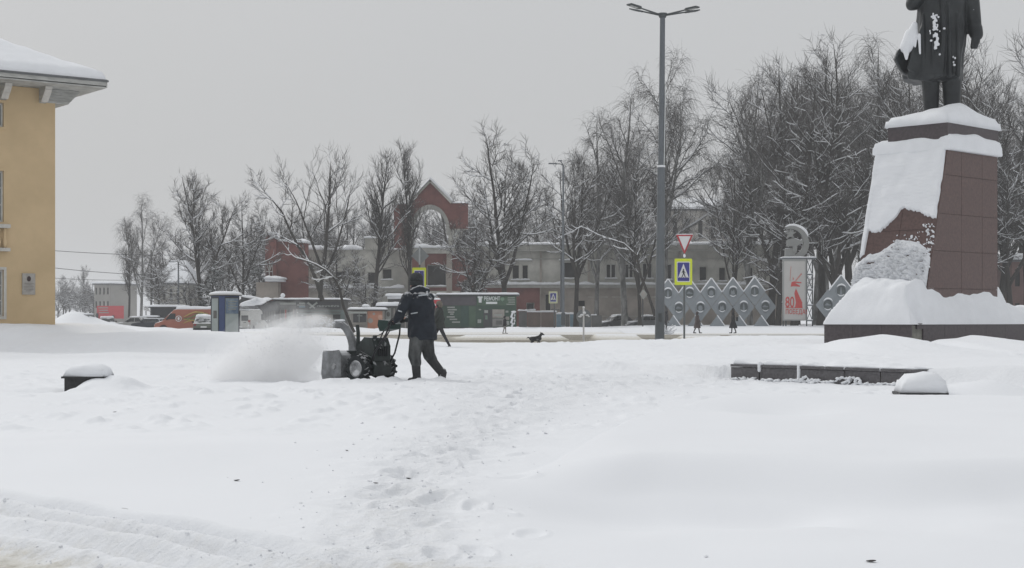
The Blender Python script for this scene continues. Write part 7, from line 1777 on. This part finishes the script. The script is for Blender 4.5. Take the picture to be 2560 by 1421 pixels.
# ------------------------------------------------------------------ pedestrians and the dog
def walker(label, px, Y, h, coat, trouser, hatc, face=1, stride=.3, longcoat=False, bag=None, z=None, skirtw=1.0):
    x = WX(px, Y); zz = gz(x, Y) if z is None else z; t = thing('person', label, 'person', (x, Y, zz)); s = h / 1.72
    V = lambda a, b, c: Vector((a * face, b, c)) * s
    m = MB()
    m.sph(V(.02, 0, 1.60), (.085 * s, .10 * s, .115 * s), 12, 10); m.capsule(V(0, 0, 1.38), V(.01, 0, 1.52), .06 * s, .055 * s, 8); m.capsule(V(.09, 0, 1.60), V(.11, 0, 1.585), .013 * s, .015 * s, 6)
    m.capsule(V(0, 0, .88), V(0, 0, 1.36), .14 * s, .15 * s, 12)
    for sd in (-1, 1):
        f = stride * sd
        m.capsule(V(0, sd * .09, .86), V(f * .55, sd * .09, .47), .09 * s, .065 * s, 10); m.capsule(V(f * .55, sd * .09, .47), V(f * 1.0 - .05, sd * .09, .09), .06 * s, .045 * s, 10)
        m.capsule(V(f - .06, sd * .09, .05), V(f + .13, sd * .09, .04), .045 * s, .04 * s, 8)
        m.capsule(V(0, sd * .20, 1.36), V(-f * .4, sd * .24, 1.08), .055 * s, .045 * s, 8); m.capsule(V(-f * .4, sd * .24, 1.08), V(-f * .5 + .10, sd * .22, .86), .042 * s, .035 * s, 8)
        hp = V(-f * .5 + .11, sd * .22, .82); m.sph(hp, (.04 * s, .025 * s, .05 * s), 8, 6)
        for k in range(4): m.capsule(hp + V(.02 - .014 * k, 0, -.03), hp + V(.025 - .014 * k, 0, -.085 + .005 * abs(k - 1)), .011 * s, .009 * s, 6)
        m.capsule(hp + V(.03, 0, .0), hp + V(.055, 0, -.04), .012 * s, .010 * s, 6)
    remesh(m, 'body', trouser, .016 * s, t, 1)
    m = MB(); zb = .42 if longcoat else .74
    rows = []
    for (z_, wx, wy) in ((zb, .20 * skirtw, .21), (zb + .15, .19 * skirtw, .21), (.95, .17, .20), (1.15, .165, .20), (1.35, .16, .21), (1.43, .11, .15), (1.48, .07, .08)):
        rows.append([V(math.cos(a) * wx, math.sin(a) * wy, z_) for a in [2 * math.pi * j / 20 for j in range(20)]])
    m.rings(rows)
    for sd in (-1, 1):
        f = stride * sd; m.capsule(V(0, sd * .19, 1.37), V(-f * .4, sd * .25, 1.08), .085 * s, .07 * s, 10); m.capsule(V(-f * .4, sd * .25, 1.08), V(-f * .5 + .09, sd * .22, .90), .07 * s, .055 * s, 10)
    remesh(m, 'coat', coat, .02 * s, t, 1)
    m = MB(); m.sph(V(.0, 0, 1.645), (.115 * s, .12 * s, .10 * s), 12, 8); m.sph(V(-.03, 0, 1.59), (.10 * s, .12 * s, .12 * s), 12, 8); m.build('hat', hatc, t, True)
    if bag:
        m = MB(); m.box(V(*bag[0]), (.16 * s, .10 * s, .34 * s)); m.tube([V(bag[0][0], bag[0][1], bag[0][2] + .16), V(bag[0][0], bag[0][1], bag[0][2] + .34)], .012, 6); m.build('bag', bag[1], t)
    return t
M_G1 = mat('coat_dark_green', (0.035, 0.04, 0.036), .9, .2, 6, .2, 10); M_G2 = mat('coat_brown_grey', (0.075, 0.06, 0.058), .9, .2, 6); M_G3 = mat('coat_black', (0.018, 0.019, 0.022), .9, .2, 6)
M_T1 = mat('trousers_dark', (0.035, 0.035, 0.038), .9, .2, 6); M_T2 = mat('trousers_pale', (0.22, 0.21, 0.20), .9, .2, 6); M_H1 = mat('fur_hood', (0.16, 0.14, 0.115), .95, .3, 20)
walker('pedestrian in a long dark green coat striding past behind the worker', 1098, 58, 1.72, M_G1, M_T1, M_H1, face=-1, stride=.34, longcoat=False, z=-.02, skirtw=1.1)
walker('pedestrian in a brown-grey hooded coat walking left of the one in black', 1743, 128, 1.72, M_G2, M_T1, M_G2, face=1, stride=.24, longcoat=True, z=-.02, skirtw=1.4)
walker('pedestrian in a long black coat in front of the lattice screen', 1833, 128, 1.70, M_G3, M_G3, M_G3, face=-1, stride=.16, longcoat=True, bag=((-.34, .2, 1.15), M_G3), z=-.02, skirtw=1.7)
walker('small figure in a dark jacket and pale trousers in front of the green kiosk', 1262, 124, 1.38, M_G3, M_T2, M_G3, face=1, stride=.14, z=-.02)
walker('person in dark clothes standing half hidden behind the mast', 1666, 135, 1.75, M_T1, M_T1, M_G3, face=1, stride=.06, z=.05)
def dog():
    Y = 70; x = WX(1339, Y); z = gz(x, Y); t = thing('dog', 'black and grey dog walking to the right in the deep snow by the road', 'dog', (x, Y, z - .09)); t.scale = (1.1, 1.25, 1.12)
    m = MB(); M_D = mat('dog_fur', (0.014, 0.014, 0.015), .9, .3, 12, .3, 20, col2=(.045, .045, .045))
    m.capsule((-.17, 0, .25), (.0, 0, .255), .085, .095, 12); m.capsule((.0, 0, .255), (.13, 0, .27), .095, .115, 12)
    m.capsule((.15, 0, .32), (.22, 0, .42), .07, .055, 10); m.sph((.25, 0, .44), (.065, .055, .055), 12, 8); m.capsule((.28, 0, .43), (.345, 0, .405), .035, .022, 8)
    for s in (-1, 1): m.capsule((.225, s * .035, .47), (.20, s * .055, .515), .022, .010, 6)
    for (sx, s, off) in ((.13, -1, .03), (.13, 1, -.05)): m.capsule((sx, s * .055, .22), (sx + off * .5, s * .055, .12), .04, .022, 8); m.capsule((sx + off * .5, s * .055, .12), (sx + off, s * .055, .0), .020, .018, 8); m.capsule((sx + off, s * .055, .0), (sx + off + .03, s * .055, -.005), .02, .018, 6)
    for (sx, s, off) in ((-.17, -1, -.04), (-.17, 1, .04)): m.capsule((sx, s * .055, .24), (sx + .05 + off, s * .06, .15), .06, .035, 8); m.capsule((sx + .05 + off, s * .06, .15), (sx - .03 + off, s * .06, .085), .03, .018, 8); m.capsule((sx - .03 + off, s * .06, .085), (sx - .01 + off, s * .06, .0), .018, .018, 8); m.capsule((sx - .01 + off, s * .06, 0), (sx + .03 + off, s * .06, -.005), .02, .018, 6)
    m.capsule((-.23, 0, .28), (-.30, 0, .31), .03, .022, 8); m.capsule((-.30, 0, .31), (-.36, 0, .27), .022, .012, 8)
    remesh(m, 'body', M_D, .012, t, 1)
    g = MB(); g.sph((.07, -.075, .23), (.07, .03, .04), 10, 6); g.sph((.16, -.06, .20), (.035, .03, .05), 8, 6); g.build('grey_patch', mat('dog_grey', (.16, .16, .155), .9), t, True)
    t.rotation_euler[2] = .15
dog()

# ------------------------------------------------------------------ wires, small things, leaves
def wire(label, a, b, sag, grp='overhead wires on the left'):
    m = (a + b) / 2; o = a; g = MB(o); pts = []
    for k in range(21):
        f = k / 20; p = a.lerp(b, f); p.z -= sag * 4 * f * (1 - f); pts.append(p)
    g.tube(pts, .035, 5); ob = g.build('overhead_wire', M_KDARK, None); ob.location = o; tag(ob, label, 'cable', grp)
Yw = 200
a_ = P(-60, 618, Yw)
tp = thing('wire_pole', 'thin wooden pole carrying the overhead wires among the trees left of the corner house', 'pole', P(378, 826, 205))
g = MB(tp.location); g.tube([P(378, 830, 205), P(378, 626, 205)], [.14, .10], 8); g.build('pole', M_KGREY, tp); g = MB(tp.location); g.bx(WX(371, 205), WX(386, 205), 204.9, 205.1, WZ(640, 205), WZ(637, 205)); g.build('crossarm', M_KGREY, tp)
wire('uppermost overhead wire from the yellow building to the pole', P(60, 621, 195), P(378, 638, 204.8), .15)
wire('second overhead wire, below the uppermost one', P(60, 661, 195), P(378, 688, 204.8), .2)
wire('lowest pale overhead wire just above the grove', P(60, 690, 260), P(378, 700, 260), .3)
def leaf(label, px, py, size, rz):
    z = 0.0; Y = 4000 / (py - HY)
    for _ in range(6):
        x = WX(px, Y); Y = (CZ - gz(x, Y)) * F / (py - HY)
    x = WX(px, Y); z = gz(x, Y); g = MB(); n = 7; rows = []
    for i in range(n):
        f = i / (n - 1); w_ = math.sin(math.pi * min(1, f * .92 + .04)) ** .8 * size * .34; xx = (f - .5) * size; zz = .07 * size * (2 * f - 1) ** 2 + .002
        rows.append([(xx, -w_, zz + w_ * .35), (xx, 0, zz), (xx, w_, zz + w_ * .35), (xx, w_, zz + w_ * .35 + .0015), (xx, 0, zz + .002), (xx, -w_, zz + w_ * .35 + .0015)])
    g.rings(rows)
    o = g.build('fallen_leaf', mat('dry_leaf', (0.045, 0.04, 0.038), .8, .3, 30), None, True); o.location = (x, Y, z); o.rotation_euler = (0, .1, rz); tag(o, label, 'leaf', 'dry leaves fallen on the snow')
leaf('dark curled leaf left of the centre line, just above the wheel tracks', 307, 1276, .052, .3)
leaf('dark curled leaf on the snow below the worker, right one of the close pair', 1021, 1198, .04, .4)
leaf('flatter leaf just left of the curled leaf below the worker', 940, 1210, .034, 0)
leaf('small leaf high on the left, below and right of the left stone block', 287, 1037, .045, 2.8)
leaf('dark leaf alone in the smooth snow at the bottom right', 2178, 1406, .042, 2.6)
leaf('tiny leaf halfway between the worker and the curled leaves', 867, 1129, .03, 1)
leaf('half-buried leaf left of centre in the smooth snow', 592, 1203, .045, 2.6)
leaf('long flat leaf at the bottom edge near the dirty patch', 815, 1413, .06, 0)

# clods of trampled snow
def clods():
    rg = np.random.default_rng(12); n = 1000; y = 6.45 * np.exp(rg.uniform(0, 1.55, n) ** 1.15 * 1.0)
    cx = np.interp(y, [6, 7, 10, 14, 20, 26, 30], [-.6, -.55, -.66, -.45, .1, .8, 1.2]); bw = np.interp(y, [6, 10, 20, 30], [.38, .36, .8, 2.2])
    x = cx + rg.normal(0, 1, n) * bw
    k = rg.random(n) < .38; yy = rg.uniform(6.3, 9.2, n); xx = -2.86 - (yy - 8.93 + rg.choice([.1, .3, .75, 1.05, 1.4, 1.7], n) + rg.normal(0, .06, n)) / .92
    x = np.where(k, xx, x); y = np.where(k, yy, y)
    z = gh(x, y)[0]; s = rg.choice([.004, .006, .008, .012, .018], n, p=[.4, .33, .19, .07, .01]) * np.clip(y / 9, .8, 1.8)
    base = np.array([[1, 0, 0], [-1, 0, 0], [0, 1, 0], [0, -1, 0], [0, 0, 1], [0, 0, -1.0]]); F8 = np.array([[0, 2, 4], [2, 1, 4], [1, 3, 4], [3, 0, 4], [2, 0, 5], [1, 2, 5], [3, 1, 5], [0, 3, 5]])
    V = base[None] * s[:, None, None] * rg.uniform(.6, 1.4, (n, 6, 1)) + rg.normal(0, .25, (n, 6, 3)) * s[:, None, None]
    a = rg.uniform(0, 6.28, n); c_, s_ = np.cos(a)[:, None], np.sin(a)[:, None]; V = np.stack([V[..., 0] * c_ - V[..., 1] * s_, V[..., 0] * s_ + V[..., 1] * c_, V[..., 2] * .7], -1)
    V = V + np.stack([x, y, z + s * .25], -1)[:, None, :]; T = (np.arange(n)[:, None, None] * 6 + F8[None]).reshape(-1, 3)
    me = bpy.data.meshes.new('snow_clods'); me.from_pydata(V.reshape(-1, 3).tolist(), [], T.tolist()); me.materials.append(M_SNOWR); o = link('snow_clods', me); o['kind'] = 'stuff'
clods()
# snow-covered bushes along the kerb
def bush(label, px, py, Y, r, seed):
    x = WX(px, Y); z = gz(x, Y); t = thing('snowy_shrub', label, 'shrub', (x, Y, z), 0, 'low shrubs along the pavement'); rg = np.random.default_rng(seed)
    n = 60; d = nrm(rg.normal(size=(n, 3)) * np.array([1, 1, .5]) + np.array([0, 0, .8])); L1 = grow(rg, np.zeros((n, 3)), d, rg.uniform(.6, 1.1, n) * r, 4, .1, .3); R1 = np.broadcast_to(np.array([.012, .01, .009, .007, .004]), (n, 5))
    link('twigs', np_mesh('twigs', [tubes(L1, R1, 4)], M_TWIG), t); s = snowline(L1, R1 + .01, 1.5); link('snow', np_mesh('snow', [tubes(*s, 4)], M_SNOW), t)
bush('dark snow-dotted shrub at the foot of the mast', 1663, 815, 120, 1.0, 1)
bush('twiggy shrub poking from the left side of the pedestal snow', 2122, 735, 60, .5, 2)

# ------------------------------------------------------------------ powder thrown by the blower
def plume():
    Yp = 26.6
    def q(px, py, dy=0.0): return P(px, py, Yp + dy)
    base = q(700, 900)
    segs = (((846, 808), (800, 801), .045, .11, 0, .1), ((800, 801), (745, 806), .11, .17, .1, .3), ((690, 858), (555, 922), .26, .2, .5, .6), ((745, 808), (695, 835), .15, .26, .3, .5), ((745, 835), (690, 880), .2, .34, .3, .5), ((700, 845), (640, 880), .28, .30, .5, .6), ((640, 885), (570, 930), .30, .26, .6, .5), ((760, 850), (700, 900), .26, .34, .2, .4), ((790, 880), (720, 930), .16, .32, .1, .2), ((700, 930), (560, 955), .36, .22, .3, .3), ((830, 822), (780, 850), .03, .15, .1, .2), ((560, 950), (470, 968), .24, .08, .3, .3), ((790, 940), (700, 960), .10, .2, 0, 0))
    for li, (infl, dmin, dmax, lo) in enumerate(((2.3, .0, .5, .42), (1.4, .1, 1.1, .40), (1.0, .3, 1.9, .34), (.65, .9, 3.2, .3))):
        m = MB(base)
        for (a, b, ra, rb, d0, d1) in segs: m.capsule(q(*a, d0), q(*b, d1), ra * infl + .01 * li, rb * infl, 12)
        o = remesh(m, 'snow_spray', mat('tmp', (.8, .8, .8)), .05, None, 4)
        mt = bpy.data.materials.new('snow_spray'); mt.use_nodes = True; nt = mt.node_tree; nt.nodes.clear(); N = nt.nodes; L = nt.links
        out = N.new('ShaderNodeOutputMaterial'); v = N.new('ShaderNodeVolumePrincipled'); v.inputs['Color'].default_value = (.995, .996, .998, 1)
        tc = N.new('ShaderNodeTexCoord'); n = N.new('ShaderNodeTexNoise'); n.inputs['Scale'].default_value = 3.0 + li * .7; n.inputs['Detail'].default_value = 5; n.inputs['Roughness'].default_value = .65
        L.new(tc.outputs['Object'], n.inputs['Vector']); r = N.new('ShaderNodeMapRange'); r.inputs['From Min'].default_value = lo; r.inputs['From Max'].default_value = .62; r.inputs['To Min'].default_value = dmin; r.inputs['To Max'].default_value = dmax
        L.new(n.outputs['Fac'], r.inputs['Value']); L.new(r.outputs[0], v.inputs['Density']); L.new(v.outputs[0], out.inputs['Volume'])
        o.data.materials.clear(); o.data.materials.append(mt); o.location = base; o['kind'] = 'stuff'; o['label'] = 'powder snow thrown in an arc to the left by the blower'
    # flying crumbs
    rg = np.random.default_rng(4); n = 700; ts = rg.beta(1.3, 1.4, n)
    cx = np.interp(ts, [0, .15, .4, .7, 1], [842, 795, 710, 630, 500]); cy = np.interp(ts, [0, .15, .4, .7, 1], [808, 806, 840, 885, 950]); sp = np.interp(ts, [0, .2, .5, 1], [.03, .16, .36, .34])
    g = MB(base); vs = []; fs = []
    X = (cx - HX) / F * Yp + rg.normal(0, 1, n) * sp; Z = CZ + (HY - cy) / F * Yp + rg.normal(0, .55, n) * sp - np.abs(rg.normal(0, .5, n)) * sp * ts; Yy = Yp + ts * .6 + rg.normal(0, .5, n) * sp
    s = rg.uniform(.003, .010, n); ok = Z > -.02
    off = np.array([[1, 1, 1], [1, -1, -1], [-1, 1, -1], [-1, -1, 1]])
    V = (np.stack([X, Yy, Z], -1)[ok][:, None, :] + off[None] * s[ok][:, None, None] - np.array(base)).reshape(-1, 3)
    k = np.arange(ok.sum())[:, None, None] * 4; T = (k + np.array([[0, 1, 2], [0, 3, 1], [0, 2, 3], [1, 3, 2]])[None]).reshape(-1, 3)
    me = bpy.data.meshes.new('flying_snow_crumbs'); me.from_pydata(V.tolist(), [], T.tolist()); me.materials.append(M_SNOW); c = link('flying_snow_crumbs', me); c.location = base; c['kind'] = 'stuff'
plume()
